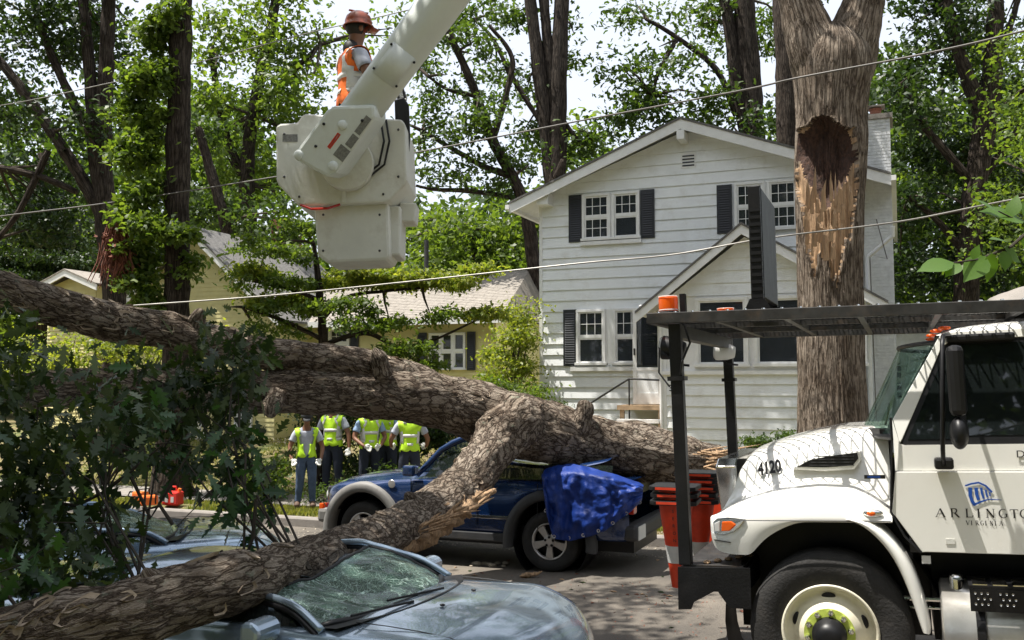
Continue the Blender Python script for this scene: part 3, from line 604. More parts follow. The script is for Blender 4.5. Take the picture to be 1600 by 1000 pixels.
# ================================================================== YELLOW HOUSE
def make_yellow_house():
    TY = 23.3; XL = HX(300, TY); o = W(XL, TY, 0)
    h = thing('house', 'single storey pale yellow clapboard house with a long grey shingle roof', 'house', o, (0, 0, -SA))
    lx = lambda px, t=TY: HX(px, t)-XL
    Z = lambda px, py, t=TY: HZ(px, py, t)
    x1 = lx(775); z0 = .35; ez = Z(560, 503); 
    w = MB().box(0, x1, 0, 8, z0, ez+.02).build('wall', M['yellow_siding'], h)
    ops = [(lx(655)-.05, lx(745)+.05, Z(700, 578), Z(700, 520)), (lx(505)-.05, lx(560)+.05, Z(530, 560), Z(530, 514)), (lx(372)-.05, lx(397)+.05, Z(384, 684), Z(384, 600))]
    clapboards(w, lambda z: (0, x1), z0+.1, ez, .125, M['yellow_siding'], 0, name='clapboards', openings=ops, joined=True, lip=.016)
    # long roof: ridge runs along x, set back 4 m
    zr = ez+1.75; ov = .5
    mb = MB(); th = .1
    rx1 = lx(730); mb.add([(-3.3, -ov, ez-.02), (x1+.35, -ov, ez-.02), (rx1+.3, 3.9, zr), (-3.3, 3.9, zr), (-3.3, -ov, ez-.12), (x1+.35, -ov, ez-.12), (rx1+.3, 3.9, zr-.1), (-3.3, 3.9, zr-.1),
                          (-3.3, 8.3, ez), (x1+.35, 8.3, ez)], [(0, 1, 2, 3), (0, 4, 5, 1), (1, 5, 6, 2), (3, 2, 9, 8), (1, 9, 2)])
    r = mb.build('roof', M['shingle_pale'], h)
    # shingle courses as real low steps
    cs = MB(); n = 30
    for i in range(n):
        a, b = i/n, (i+1)/n
        ya, yb = -ov+(3.9+ov)*a, -ov+(3.9+ov)*b; za, zb = ez-.02+(zr-ez+.02)*a, ez-.02+(zr-ez+.02)*b
        xa = x1+.35+(rx1-x1-.05)*a; xb = x1+.35+(rx1-x1-.05)*b; x = -3.3
        while x < xa-.05:
            wd = random.uniform(.28, .34); e = min(x+wd, xa); eb = min(x+wd, xb)
            q = random.uniform(.008, .014)
            if eb > x: cs.add([(x, ya, za+q), (e-.008, ya, za+q), (eb-.008, yb+.01, zb+.005), (x, yb+.01, zb+.005), (x, ya, za-.002), (e-.008, ya, za-.002)], [(0, 1, 2, 3), (4, 5, 1, 0)])
            x += wd
    cs.build('shingles', M['shingle_pale'], r, kind='stuff')
    MB().box(-3.3, x1+.35, -ov-.03, -ov, ez-.16, ez-.0).build('fascia', M['white_trim'], h)
    # front gable wing at left, roof seen from the right
    gx = lx(303, 21.8); gy = -1.5; TG = TY+gy
    gz = Z(303, 358, TG); gxr = lx(446, TG); gze = Z(446, 486, TG); gw = gxr-gx-.3
    gwall = MB().prism([(gx-gw, z0), (gx+gw, z0), (gx+gw, gze+.05), (gx, gz-.2), (gx-gw, gze+.05)], gy, 3.5).build('gable_wall', M['yellow_siding'], h)
    def ge(z):
        if z < gze: return (gx-gw, gx+gw)
        q = (z-gze)/(gz-.2-gze); return (gx-gw+gw*q, gx+gw-gw*q)
    clapboards(gwall, ge, z0+.1, gz-.3, .125, M['yellow_siding'], gy, name='clapboards', joined=True, lip=.016, openings=[(lx(370, TG)-.06, lx(398, TG)+.06, Z(384, 687, TG)-.05, Z(384, 600, TG)+.05)])
    for sg in (-1, 1):
        xe = gx+sg*(gw+.35); sl = (gz-gze)/gw; zE = gz-sl*abs(xe-gx)
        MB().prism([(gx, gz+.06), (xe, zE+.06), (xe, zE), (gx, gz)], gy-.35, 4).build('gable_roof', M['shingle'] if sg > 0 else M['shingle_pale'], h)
        MB().prism([(gx, gz-.002), (xe, zE-.002), (xe, zE-.2), (gx, gz-.2)], gy-.33, gy-.29).build('rake_board', M['white_trim'], h)
    bx('gable_vent', M['dark_cladding'], h, gx-.32, gx+.1, gy-.03, gy-.01, gz-1.15, gz-.85)
    window(h, lx(374, TG), lx(395, TG), Z(384, 682, TG), Z(384, 600, TG), gy-.03, M['white_trim'], 3, 3, curtain=False)
    # windows of the long wall
    xa, xb = lx(672), lx(728); za, zb = Z(700, 576), Z(700, 522)
    for i in range(3): window(h, xa+(xb-xa)*i/3+.03, xa+(xb-xa)*(i+1)/3-.03, za, zb, -.03, M['white_trim'], lite=False, curtain=False, fr=.035)
    shutter(h, lx(654), lx(668), za-.05, zb+.05, -.06); shutter(h, lx(731), lx(744), za-.05, zb+.05, -.06)
    xa, xb = lx(518), lx(545); za, zb = Z(530, 558), Z(530, 516)
    window(h, xa, xb, za, zb, -.03, M['white_trim'], 2, 3, curtain=False); shutter(h, lx(503), lx(514), za-.05, zb+.05, -.06); shutter(h, lx(549), lx(562), za-.05, zb+.05, -.06)
    # chimney and stove pipe
    c0 = lx(424, 27); ch = MB().box(c0, lx(456, 27), 3.6, 4.2, zr-.6, Z(440, 343, 27)).build('chimney', M['brick_red'], h)
    b = MB(); 
    for k in range(9):
        for j in range(4):
            xx = c0+.01+j*.15+(k % 2)*.05; b.box(xx, xx+.13, 3.585, 3.6, Z(440, 343, 27)-.1-k*.085, Z(440, 343, 27)-.03-k*.085)
    b.build('brick', M['brick_red'], ch, kind='stuff')
    MB().rod((lx(661, 26), 2.9, zr-.5), (lx(661, 26), 2.9, Z(661, 374, 26)), .07, n=12).build('vent_pipe', M['dark_cladding'], h)
    bx('foundation', M['dark_cladding'], h, -.02, x1+.02, -.02, 8, -.1, z0+.1)
    return h, TY, XL
yh, TY, YXL = make_yellow_house()
# lattice screen left of the yellow house front
lt = thing('lattice_screen', 'white wooden lattice screen beside the low wall of the yellow house', 'lattice', W(HX(322, 21.2), 21.2, .45), (0, 0, -SA))
lm = MB(); wd, ht = 1.15, 1.25
for sgn in (-1, 1):
    c = -ht
    while c < wd:
        pts = []
        for q in np.linspace(0, ht, 12):
            x = c+q if sgn > 0 else wd-(c+q)
            if 0 <= x <= wd: pts.append((x-wd, 0 if sgn > 0 else .012, q))
        if len(pts) > 1:
            a, b = pts[0], pts[-1]; lm.add([(a[0]-.016, a[1], a[2]), (a[0]+.016, a[1], a[2]), (b[0]+.016, b[1], b[2]), (b[0]-.016, b[1], b[2])], [(0, 1, 2, 3)])
        c += .11
o_ = lm.build('slat', M['white_trim'], lt, kind='stuff', solid=.008)
MB().box(-wd-.05, -wd, -.03, .03, 0, ht).box(0, .05, -.03, .03, 0, ht).box(-wd, 0, -.025, .025, ht, ht+.05).box(-wd, 0, -.025, .025, -.02, .03).build('frame', M['white_trim'], lt)
# shed with a pale gable roof at far left
def shed():
    TS = 24.5; x0 = HX(72, TS); h = thing('shed', 'small pale yellow outbuilding with white gable trim and grey roof at the far left', 'shed', W(HX(112, TS), TS, 0), (0, 0, -SA))
    X = HX(112, TS); z = lambda px, py: HZ(px, py, TS); gz = z(112, 424); ez = z(72, 446); hw = X-x0-.1
    MB().prism([(-hw, .3), (hw, .3), (hw, ez-.1), (0, gz-.2), (-hw, ez-.1)], 0, 3.5).build('wall', M['yellow_siding'], h)
    clapboards(h, lambda q: (-hw, hw) if q < ez-.1 else (-hw*(gz-.2-q)/(gz-ez-.1), hw*(gz-.2-q)/(gz-ez-.1)), .4, gz-.25, .125, M['yellow_siding'], 0, name='clapboards', joined=True)
    sl = (gz-ez)/(hw+.1); xe = hw+.35
    for sg in (-1, 1):
        MB().prism([(0, gz+.05), (sg*xe, gz-sl*xe+.05), (sg*xe, gz-sl*xe), (0, gz)], -.4, 3.8).build('roof', M['shingle_pale'], h)
        MB().prism([(0, gz-.002), (sg*xe, gz-sl*xe-.002), (sg*xe, gz-sl*xe-.2), (0, gz-.2)], -.38, -.33).build('rake_board', M['white_trim'], h)
shed()
# neighbour's wall glimpsed right of the chimney
nb = thing('house', 'pale house glimpsed behind the chimney of the white house at right', 'house', P(1430, 700, 29), (0, 0, -SA))
nb.location.z = .7
w = MB().box(-2.2, 6, 0, 5, 0, 3.4).build('wall', M['white_siding'], nb)
clapboards(w, lambda z: (-2.2, 6), 0, 3.4, .2, M['white_siding'], 0, name='clapboards', joined=True)
window(nb, -.9, -.3, 1.2, 2.3, -.03, M['white_trim'], 2, 2, curtain=False)
MB().prism([(-2.6, 3.4), (6.4, 3.4), (6.4, 3.5), (-2.6, 3.5)], -.5, 5.5).build('roof', M['shingle'], nb)
# ================================================================== TREES
def m_px(r, k): return r/1500*k
def PR(l, k=None):
    """list of (px,py,rpx[,k]) -> (x,y,z,r)"""
    out = []
    for q in l:
        kk = q[3] if len(q) > 3 else k; p = P(q[0], q[1], kk); out.append((p.x, p.y, p.z, m_px(q[2], kk)))
    return out
LEAF_S, LEAF_N = .64, 2.35
def crown(name, parent, blobs, m, size=.3, per=90, clump=.55, dens=1.0, tmpl=LEAF_T, kind=None, tilt=.9, flat=.6, minn=3):
    """blobs: (x,y,z,rx,ry,rz): leaf clumps spread through each blob"""
    P_ = []; LN, LS = (LEAF_N, LEAF_S) if kind is None else (1, 1); size = size*LS
    for (x, y, z, rx, ry, rz) in blobs:
        n = max(minn, int(dens*2.2*(rx*rz+rx*ry+ry*rz)/(clump*clump)/3))
        d = RNG.normal(0, 1, (n, 3)); d /= np.linalg.norm(d, axis=1)[:, None]; rr = RNG.uniform(.15, 1, n)**.45
        c = np.array([x, y, z])+d*rr[:, None]*np.array([rx, ry, rz])
        for ci in c:
            k = int(per*LN*RNG.uniform(.5, 1.4)); g = RNG.normal(0, 1, (k, 3))*np.array([clump, clump, clump*flat])*RNG.uniform(.6, 1.1)
            P_.append(ci+g)
    pos = np.concatenate(P_); o = np.array(parent.location) if parent else np.zeros(3)
    X, Y, Z = frames(len(pos), size, tilt)
    return scatter_mesh(name, tmpl[0], tmpl[1], pos-o, X, Y, Z, m, parent, kind=kind)
def PB(l):
    """px blobs (px,py,rxpx,rzpx,k[,depth]) -> blobs"""
    out = []
    for q in l:
        p = P(q[0], q[1], q[4]); rx, rz = m_px(q[2], q[4]), m_px(q[3], q[4]); out.append((p.x, p.y, p.z, rx, q[5] if len(q) > 5 else max(1.2, (rx+rz)*.45), rz))
    return out
def tree(name, label, base, stems, blobs, leaf, bark, size=.3, per=70, clump=.55, dens=1, group=None, **k):
    t = thing(name, label, 'tree', base, group=group)
    for i, st in enumerate(stems):
        limb('trunk' if i == 0 else 'branch', bark, t, st, sub=6, sides=14 if i == 0 else 8, rough=.09, seed=i*3.1+base[0], origin=base, ridge=.04)
    if blobs: crown('crown', t, blobs, leaf, size, per, clump, dens, **k)
    return t
def twigs(t, base, blobs, anchor, m, n=3, r=.05):
    mb = MB()
    for (x, y, z, rx, ry, rz) in blobs:
        for j in range(n):
            e = Vector((x+random.uniform(-.7, .7)*rx, y+random.uniform(-.7, .7)*ry, z+random.uniform(-.6, .7)*rz)); a = Vector(min(anchor, key=lambda q: (Vector(q[:3])-e).length)[:3])
            mid = (a+e)/2+Vector((random.uniform(-.3, .3), random.uniform(-.3, .3), random.uniform(-.1, .4)))*((e-a).length*.25)
            mb.tube([a-Vector(base), (a*.6+mid*.5-e*.1)-Vector(base), mid-Vector(base), e-Vector(base)], [r, r*.8, r*.6, r*.2], 5, False)
    mb.build('twigs', m, t, smooth=True, kind='stuff')
def bx_tree(name, label, bp, k, stems, blobs, leaf, bark, tw=2, **kw):
    base = P(bp[0], bp[1], k); base.z = ground_z(base.x*CA-base.y*SI, base.x*SI+base.y*CA)-.1; base = tuple(base)
    st = [PR(s, k) for s in stems]; st[0] = [(base[0], base[1], base[2], st[0][0][3]*1.35)]+st[0]
    bl = PB(blobs); t = tree(name, label, base, st, bl, leaf, bark, **kw)
    if tw: twigs(t, base, bl, [q for s in st for q in s[2:]], bark, tw, r=m_px(3.2, k))
    return t
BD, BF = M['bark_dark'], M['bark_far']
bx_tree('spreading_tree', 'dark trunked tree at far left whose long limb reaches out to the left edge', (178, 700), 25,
    [[(180, 560, 19), (176, 420, 18), (165, 330, 17), (160, 250, 14), (165, 120, 12), (170, 0, 10), (172, -150, 8)],
     [(164, 330, 10), (150, 250, 12), (142, 130, 10), (130, 0, 8), (120, -120, 6)],
     [(158, 335, 10), (125, 275, 10), (80, 205, 9), (35, 140, 8), (-20, 75, 7), (-120, -20, 6)],
     [(150, 225, 8), (100, 130, 7), (60, 30, 6), (40, -80, 5)], [(120, 300, 5), (60, 275, 5), (0, 262, 5), (-60, 250, 4)],
     [(75, 235, 6), (30, 330, 5), (-10, 380, 4)]],
    [(70, 60, 90, 60, 26), (0, 150, 60, 60, 27), (150, 40, 60, 50, 27), (110, 180, 50, 40, 24), (20, 20, 60, 40, 24), (60, 280, 70, 40, 27), (20, 350, 70, 50, 27), (110, 350, 50, 40, 28), (200, 90, 40, 60, 28), (200, -30, 60, 40, 24), (90, -60, 120, 60, 25)],
    M['leaf_dark'], BD, size=.26, per=60, dens=.9)
bx_tree('bushy_tree', 'tall light green tree filling the sky behind the ivy covered trunk', (390, 640), 36,
    [[(392, 400, 13), (385, 290, 12), (395, 180, 10), (420, 60, 8), (440, -60, 6)], [(385, 290, 7), (350, 200, 6), (330, 80, 5)], [(395, 180, 6), (460, 110, 5), (500, 70, 3)]],
    [(350, 60, 60, 60, 36), (430, 80, 60, 70, 36), (400, 190, 80, 60, 37), (340, 250, 50, 50, 36), (460, 150, 45, 50, 35), (480, 210, 30, 40, 36), (440, 300, 50, 40, 36), (330, 140, 40, 60, 35), (480, 60, 30, 30, 36), (390, -20, 90, 40, 36), (620, 60, 25, 25, 38)],
    M['leaf_bright'], BF, size=.34, per=60, clump=.7, dens=.85)
bx_tree('leaning_tree', 'slender dark trunk leaning behind the gable of the yellow house', (355, 600), 31,
    [[(360, 420, 9), (352, 350, 9), (330, 270, 8), (310, 200, 6)]], [(330, 330, 50, 40, 32), (420, 340, 50, 30, 31), (310, 210, 40, 50, 32)], M['leaf_mid'], BD, size=.3, per=60)
tv = bx_tree('ivy_covered_tree', 'tall straight trunk with bright ivy before the yellow house gable', (268, 740), 19,
    [[(268, 720, 27), (274, 600, 22), (276, 450, 20), (277, 300, 19), (280, 150, 18), (284, 0, 16), (286, -160, 14), (290, -400, 11)], [(286, -160, 8), (220, -300, 6), (160, -420, 4)], [(286, -160, 8), (380, -300, 6), (440, -420, 4)]],
    [(200, -330, 150, 60, 19, 2.5), (130, -420, 160, 80, 18, 3)], M['leaf_mid'], BD, size=.24, per=60, dens=.12)
crown('ivy', tv, PB([(238, 60, 22, 40, 18.9, .5), (222, 120, 30, 30, 19, .5), (205, 170, 26, 30, 19.1, .5), (235, 190, 24, 30, 18.8, .4), (215, 240, 30, 26, 19, .5), (232, 290, 24, 30, 18.9, .4), (208, 335, 24, 26, 19, .5), (240, 355, 30, 18, 18.6, .4), (285, 370, 22, 18, 18.5, .3), (225, 395, 28, 26, 19, .5), (215, 440, 26, 24, 19, .5), (244, 470, 22, 16, 18.8, .4), (300, 420, 16, 24, 18.8, .3), (262, 20, 16, 30, 18.6, .3), (245, 120, 16, 40, 18.7, .3)]),
      M['leaf_bright'], .20, per=46, clump=.17, dens=.8)
MBk = MB()
for i in range(160):   # hanging dead vines on the dark trunk
    a = P(random.gauss(186, 10), random.uniform(345, 400), 18.6+random.uniform(0, .4)); MBk.tube([a, a+Vector((random.uniform(-.1, .1), 0, -.3)), a+Vector((random.uniform(-.25, .25), 0, -random.uniform(.4, .8)))], [.012, .02, .006], 4, False)
dv = thing('dead_vines', 'rusty brown clump of dead vines hanging beside the dark trunk at upper left', 'vines', P(186, 380, 18.8))
M['dead_leaf'] = mat('dead_leaf', (.17, .06, .035), .9, var=.5, scale=9)
o_ = MBk.build('stems', M['dead_leaf'], dv, kind='stuff'); o_.location = -P(186, 380, 18.8)
crown('withered_leaves', dv, PB([(186, 370, 18, 30, 18.8, .2), (190, 400, 10, 20, 18.8, .2)]), M['dead_leaf'], .10, per=30, clump=.1, dens=.5, kind='stuff')
bx_tree('twin_trunk_tree', 'tall tree with two close trunks rising behind the left roof slope of the white house', (862, 600), 33,
    [[(872, 400, 17), (870, 270, 15), (872, 150, 14), (876, 40, 13), (882, -120, 10)], [(862, 300, 10), (852, 200, 11), (842, 100, 11), (828, 0, 9), (818, -100, 8)], [(868, 210, 7), (860, 110, 8), (850, 0, 8), (846, -100, 6)], [(850, 200, 4), (800, 120, 4), (770, 60, 3), (740, 30, 2)], [(875, 180, 4), (905, 220, 3), (925, 215, 2)]],
    [(912, 215, 26, 30, 33), (790, 40, 40, 30, 34), (830, 200, 34, 30, 34), (905, 240, 20, 20, 34), (780, 120, 34, 26, 34), (850, -40, 90, 30, 34), (885, 60, 22, 50, 35), (830, 130, 16, 40, 35)],
    M['leaf_mid'], BF, size=.30, per=46, clump=.5, dens=.62)
bx_tree('crooked_tree', 'crooked dark tree with thin curved limbs between the lift bucket and the white house', (838, 640), 29,
    [[(838, 480, 11), (832, 400, 11), (822, 330, 10), (800, 275, 9), (770, 220, 8), (745, 150, 7), (715, 80, 6), (685, 20, 5), (660, -40, 5)],
     [(800, 275, 6), (760, 262, 5), (720, 240, 4), (660, 205, 3), (640, 195, 2)], [(815, 310, 5), (780, 305, 4), (730, 298, 4), (680, 296, 3), (650, 290, 2)], [(770, 220, 5), (790, 150, 5), (800, 90, 4), (765, 40, 3)], [(745, 150, 4), (700, 140, 3), (670, 120, 2)], [(822, 330, 5), (860, 290, 5), (880, 250, 4)]],
    [(700, 130, 40, 24, 29), (740, 80, 36, 26, 29), (670, 180, 26, 20, 29), (720, 210, 50, 18, 29), (760, 170, 36, 20, 28), (700, 280, 50, 14, 29), (770, 255, 34, 14, 29), (660, 240, 24, 18, 29), (690, 40, 34, 26, 29), (790, 290, 30, 16, 29), (650, 90, 20, 24, 30), (730, 20, 50, 24, 30), (820, 250, 30, 20, 29)],
    M['leaf_mid'], BD, size=.25, per=40, clump=.42, dens=.65)
bx_tree('round_tree', 'rounded bright green tree low between the two houses', (745, 640), 34,
    [[(750, 480, 8), (745, 420, 7), (740, 360, 5)]],
    [(730, 370, 50, 50, 34), (780, 390, 60, 60, 34), (690, 390, 40, 40, 36), (820, 350, 30, 40, 35), (740, 440, 90, 30, 34), (810, 430, 40, 60, 33), (650, 370, 30, 30, 38)], M['leaf_bright'], BF, size=.32, per=70, clump=.6)
bx_tree('tall_tree', 'tall tree with three dark trunks rising behind the ridge of the white house', (1170, 600), 34,
    [[(1180, 400, 19), (1178, 230, 18), (1172, 120, 17), (1162, 0, 16), (1155, -140, 12)], [(1170, 230, 10), (1152, 140, 11), (1140, 40, 10), (1120, -60, 8)], [(1150, 180, 5), (1120, 110, 5), (1060, 60, 4), (1010, 30, 3)], [(1060, 60, 3), (1030, 110, 3), (1020, 150, 2)]],
    [(1010, 130, 40, 24, 34), (985, 170, 40, 20, 34), (1040, 90, 50, 24, 34), (1110, 150, 34, 34, 34), (1080, 30, 90, 28, 35), (970, 200, 26, 22, 34), (1045, 185, 40, 18, 34), (960, 110, 22, 18, 34), (980, 20, 40, 20, 35), (1120, 195, 30, 16, 35), (1215, 60, 40, 60, 37), (1140, 60, 30, 30, 36)],
    M['leaf_mid'], BF, size=.32, per=46, clump=.55, dens=.75)
bx_tree('straight_tree', 'single straight dark trunk rising just left of the torn tree', (1230, 600), 31,
    [[(1232, 400, 17), (1230, 220, 16), (1226, 100, 15), (1222, 0, 14), (1220, -140, 10)]], [(1210, 190, 14, 20, 32), (1240, -40, 80, 30, 32)], M['leaf_dark'], BD, size=.3, per=50, dens=.8)
bx_tree('forked_tree', 'big dark forked tree behind the right eave and chimney of the white house', (1500, 640), 28,
    [[(1510, 460, 20), (1520, 330, 18), (1538, 200, 17), (1550, 120, 15), (1556, 0, 12), (1560, -100, 9)], [(1540, 200, 12), (1515, 130, 12), (1495, 70, 10), (1480, 0, 8), (1470, -80, 6)], [(1525, 290, 8), (1480, 240, 7), (1440, 190, 6), (1410, 130, 5)], [(1520, 300, 7), (1570, 230, 6), (1610, 180, 5)], [(1512, 400, 7), (1460, 340, 5), (1420, 310, 4)], [(1560, 90, 6), (1585, 20, 5), (1600, -40, 4)]],
    [(1430, 60, 50, 50, 29), (1400, 150, 30, 40, 30), (1470, 150, 40, 40, 30), (1560, 60, 60, 50, 30), (1500, 30, 50, 30, 28), (1600, 150, 50, 50, 29), (1540, 240, 70, 40, 30), (1450, 250, 50, 40, 30), (1410, 320, 34, 40, 31), (1480, 340, 50, 40, 29), (1570, 350, 60, 50, 29), (1440, 410, 50, 40, 30), (1530, 430, 70, 34, 29), (1640, 300, 50, 60, 30), (1460, -20, 100, 30, 29), (1400, 400, 30, 50, 32), (1412, 132, 30, 22, 27.5), (1420, 312, 28, 18, 27.5), (1440, 190, 24, 18, 27.6)],
    M['leaf_dark'], BD, size=.27, per=70, dens=.95)
bx_tree('shade_tree', 'lighter green tree at the right edge behind the truck cab', (1640, 640), 24,
    [[(1655, 480, 16), (1650, 300, 14), (1640, 120, 12), (1630, 0, 10)]], [(1590, 250, 40, 40, 25), (1600, 380, 50, 40, 25), (1560, 180, 30, 30, 26), (1600, 60, 30, 40, 26), (1560, 330, 30, 24, 25)], M['leaf_bright'], BF, size=.22, per=60, dens=.7)
# distant wood: reads as one mass
bl = []
for i in range(46):
    px = -260+i*46; top = 190 if px < 430 else 400 if px < 640 else 335 if px < 900 else 300 if px < 1340 else 120
    for kk, tt in ((46, top), (54, top-30)):
        y = 640
        while y > tt+RNG.uniform(-30, 50): bl += [(px+RNG.uniform(-20, 20), y, 42, 44, kk+RNG.uniform(-3, 3), 2.0)]; y -= 72
dw = tag(crown('distant_wood', None, PB(bl), M['leaf_mid'], .52, 44, 1.1, .6, kind='stuff'), 'dense dark wood closing the view behind the houses', 'woods')
bl = []
for i in range(26):
    px = -200+i*74
    if 470 < px < 650: continue
    top = 230 if px < 430 else 370 if px < 900 else 200
    bl += [(px, RNG.uniform(top, 560), 40, 34, 41, 1.5) for _ in range(3)]
tag(crown('forest_edge', None, PB(bl), M['leaf_bright'], .34, 80, .9, .65, kind='stuff'), 'sunlit foliage along the edge of the far wood', 'woods')
# evergreen, dark and layered, far left under the spreading tree
ev = thing('evergreen_tree', 'dark layered evergreen at far left behind the outbuilding', 'tree', P(60, 600, 37))
limb('trunk', BD, ev, PR([(60, 620, 14), (62, 400, 11), (66, 240, 7)], 37), origin=ev.location, sides=10)
crown('crown', ev, PB([(60, 440, 90, 12, 37, 2.2), (40, 410, 90, 12, 37, 2.2), (90, 380, 80, 10, 37, 2), (40, 345, 70, 10, 37, 2), (80, 320, 60, 10, 37, 2), (110, 410, 50, 10, 36, 2), (60, 470, 110, 14, 37, 2.2), (190, 400, 60, 12, 37, 1.5)]), M['leaf_dark'], .2, 60, .4, 1.3, flat=.3)
# dogwood in front of the yellow house, layers of bright leaves
dg = bx_tree('dogwood_tree', 'small dogwood with flat layers of bright yellow green leaves before the yellow house', (500, 690), 19.6,
    [[(503, 620, 7), (505, 540, 7), (500, 470, 6), (496, 425, 5), (490, 380, 3)], [(503, 500, 4), (540, 465, 3), (600, 455, 2.5), (660, 450, 2)], [(504, 540, 4), (570, 520, 4), (620, 545, 3), (660, 570, 2)], [(500, 470, 4), (450, 450, 3), (400, 440, 2)], [(503, 530, 4), (440, 500, 3), (380, 480, 2)], [(620, 545, 2.5), (680, 530, 2), (745, 500, 1.5)]],
    [(400, 385, 50, 9, 19.6, .9), (440, 400, 50, 9, 19.2, .8), (470, 360, 30, 8, 19.6, .7), (400, 440, 60, 9, 19.8, .9), (470, 440, 50, 8, 19.3, .8), (385, 480, 44, 9, 19.4, .8), (450, 480, 60, 9, 19.2, .9), (420, 515, 50, 8, 19.5, .8), (570, 480, 60, 9, 19, .9), (620, 500, 60, 10, 19.4, .9), (560, 510, 50, 8, 18.9, .8), (640, 545, 50, 12, 19.3, .9), (600, 560, 40, 10, 19.3, .7), (665, 575, 44, 10, 19.3, .7), (685, 490, 36, 9, 19.6, .7)],
    M['leaf_bright'], BD, tw=1, size=.15, per=50, clump=.2, dens=.40, flat=.35)
crown('sunlit_leaves', dg, PB([(620, 436, 90, 9, 19.7, .9), (560, 430, 50, 7, 19.8, .7), (690, 440, 50, 8, 19.8, .6), (750, 425, 34, 6, 19.9, .5), (400, 425, 40, 6, 19.9, .6), (500, 445, 30, 6, 19.9, .6), (750, 492, 44, 8, 20.1, .6), (430, 470, 40, 6, 19.9, .6)]), M['leaf_yellow'], .15, 60, .18, 1.0, flat=.35)
# shrubs
def shrub(name, label, blobs, m, size, per=70, clump=.22, dens=1, grp=None):
    b = PB(blobs); x, y, z = b[0][:3]; base = Vector((x, y, ground_z(x*CA-y*SI, x*SI+y*CA)-.05)); t = thing(name, label, 'shrub', base, group=grp)
    mb = MB()
    for i in range(14):
        q = random.choice(b); e = Vector((q[0]+random.uniform(-.6, .6)*q[3], q[1]+random.uniform(-.5, .5)*q[4], q[2]+random.uniform(-.3, .7)*q[5]))-base
        mb.tube([(random.uniform(-.12, .12), random.uniform(-.1, .1), 0), e*.5+Vector((random.uniform(-.1, .1), 0, .1)), e], [.03, .02, .006], 5, False)
    mb.build('stem', M['twig'], t); crown('foliage', t, b, m, size, per, clump, dens); return t
shrub('tall_shrub', 'tall loose shrub growing between the yellow house and the left corner of the white house', [(800, 540, 36, 50, 22.8, .9), (815, 480, 26, 30, 22.8, .8), (785, 570, 30, 30, 22.8, .8), (822, 590, 20, 30, 22.6, .6)], M['leaf_yellow'], .13, dens=.55)
shrub('low_shrub', 'low bright green shrub at the foot of the white house corner', [(800, 612, 44, 12, 21.5, .6), (770, 606, 26, 10, 21.3, .5), (835, 620, 12, 14, 21.4, .3)], M['leaf_bright'], .12, dens=.6)
shrub('hedge_shrub', 'dark leafy shrub standing behind the four men in lime vests', [(560, 660, 60, 36, 20.6, 1), (500, 660, 44, 40, 20.8, .9), (640, 660, 70, 40, 20.4, 1), (710, 680, 70, 40, 20, 1), (590, 720, 100, 28, 20, .9), (690, 640, 50, 34, 21, .9)], M['leaf_dark'], .14, clump=.3, dens=.8)
shrub('ground_shrub', 'low sunlit leafy shrub left of the man in the dark cap', [(425, 745, 34, 14, 18.6, .7), (400, 765, 26, 10, 18.2, .6), (445, 725, 20, 16, 18.9, .6), (360, 740, 24, 12, 19.5, .5)], M['leaf_bright'], .11, clump=.2, dens=.7)
shrub('ground_shrub', 'small green shrub at the foot of the dark leafy hedge beside the road', [(520, 775, 50, 10, 17.6, .5), (600, 745, 60, 16, 18.4, .6)], M['leaf_mid'], .10, clump=.2, dens=.6)
shrub('sunlit_bush', 'bright yellow green bush seen through the gap under the upper fallen limb', [(170, 545, 60, 24, 21, 1), (110, 560, 30, 24, 20.6, .7), (230, 540, 50, 24, 21.4, .9), (60, 580, 40, 40, 21, 1), (320, 545, 40, 20, 21.6, .8)], M['leaf_yellow'], .15, clump=.3, dens=.7)
shrub('foundation_plant', 'small leafy plant against the porch wall, just left of the truck hood', [(1190, 688, 16, 8, 18.6, .3), (1225, 684, 12, 6, 18.4, .2), (1172, 694, 10, 6, 18.7, .2)], M['leaf_mid'], .09, clump=.12, dens=.5)
shrub('foundation_plant', 'scrawny plant at the foot of the white house wall above the fallen trunk', [(885, 640, 14, 8, 20.6, .3), (870, 634, 8, 8, 20.7, .2)], M['leaf_mid'], .07, per=30, clump=.12, dens=.4)
# unseen tree, added with crown clumps placed to dapple the scene with shade
def off_tree(label, base, h, blobs, m, r=.35, **kw):
    t = thing('shade_caster_tree', label, 'tree', base)
    b = Vector(base); limb('trunk', BD, t, [(b.x, b.y, b.z, r*1.3), (b.x+.1, b.y, b.z+2, r), (b.x, b.y+.1, b.z+h*.55, r*.8), (b.x, b.y, b.z+h, r*.5)], origin=base, sides=14, ridge=.05)
    twigs(t, base, blobs, [(b.x, b.y, b.z+h*.6), (b.x, b.y, b.z+h*.8)], BD, 2, .07)
    crown('crown', t, blobs, m, **kw); return t
off_tree('unseen tree added left of the camera so its crown shades the silver car', tuple(W(-10.5, 2.6, .3)), 11,
    [(-4.6, 5.2, 9.0, 1.7, 1.6, 1.1), (-6.6, 5.2, 9.6, 1.8, 1.8, 1.2), (-4.6, 7.4, 10.0, 1.3, 1.3, 1.0), (-7.2, 7.8, 9.8, 1.8, 1.8, 1.2), (-2.9, 4.4, 9.2, 1.2, 1.2, .9), (-9, 6.2, 10, 2, 2.2, 1.2), (-6.2, 11.2, 11, 1.9, 1.3, 1.0), (-9, 10, 10.6, 1.6, 1.8, 1), (-3.3, 8.3, 10.6, .9, .7, .5), (-2.9, 10.2, 11.2, 1.0, .6, .5)],
    M['leaf_mid'], size=.25, per=90, clump=.5, dens=.9)
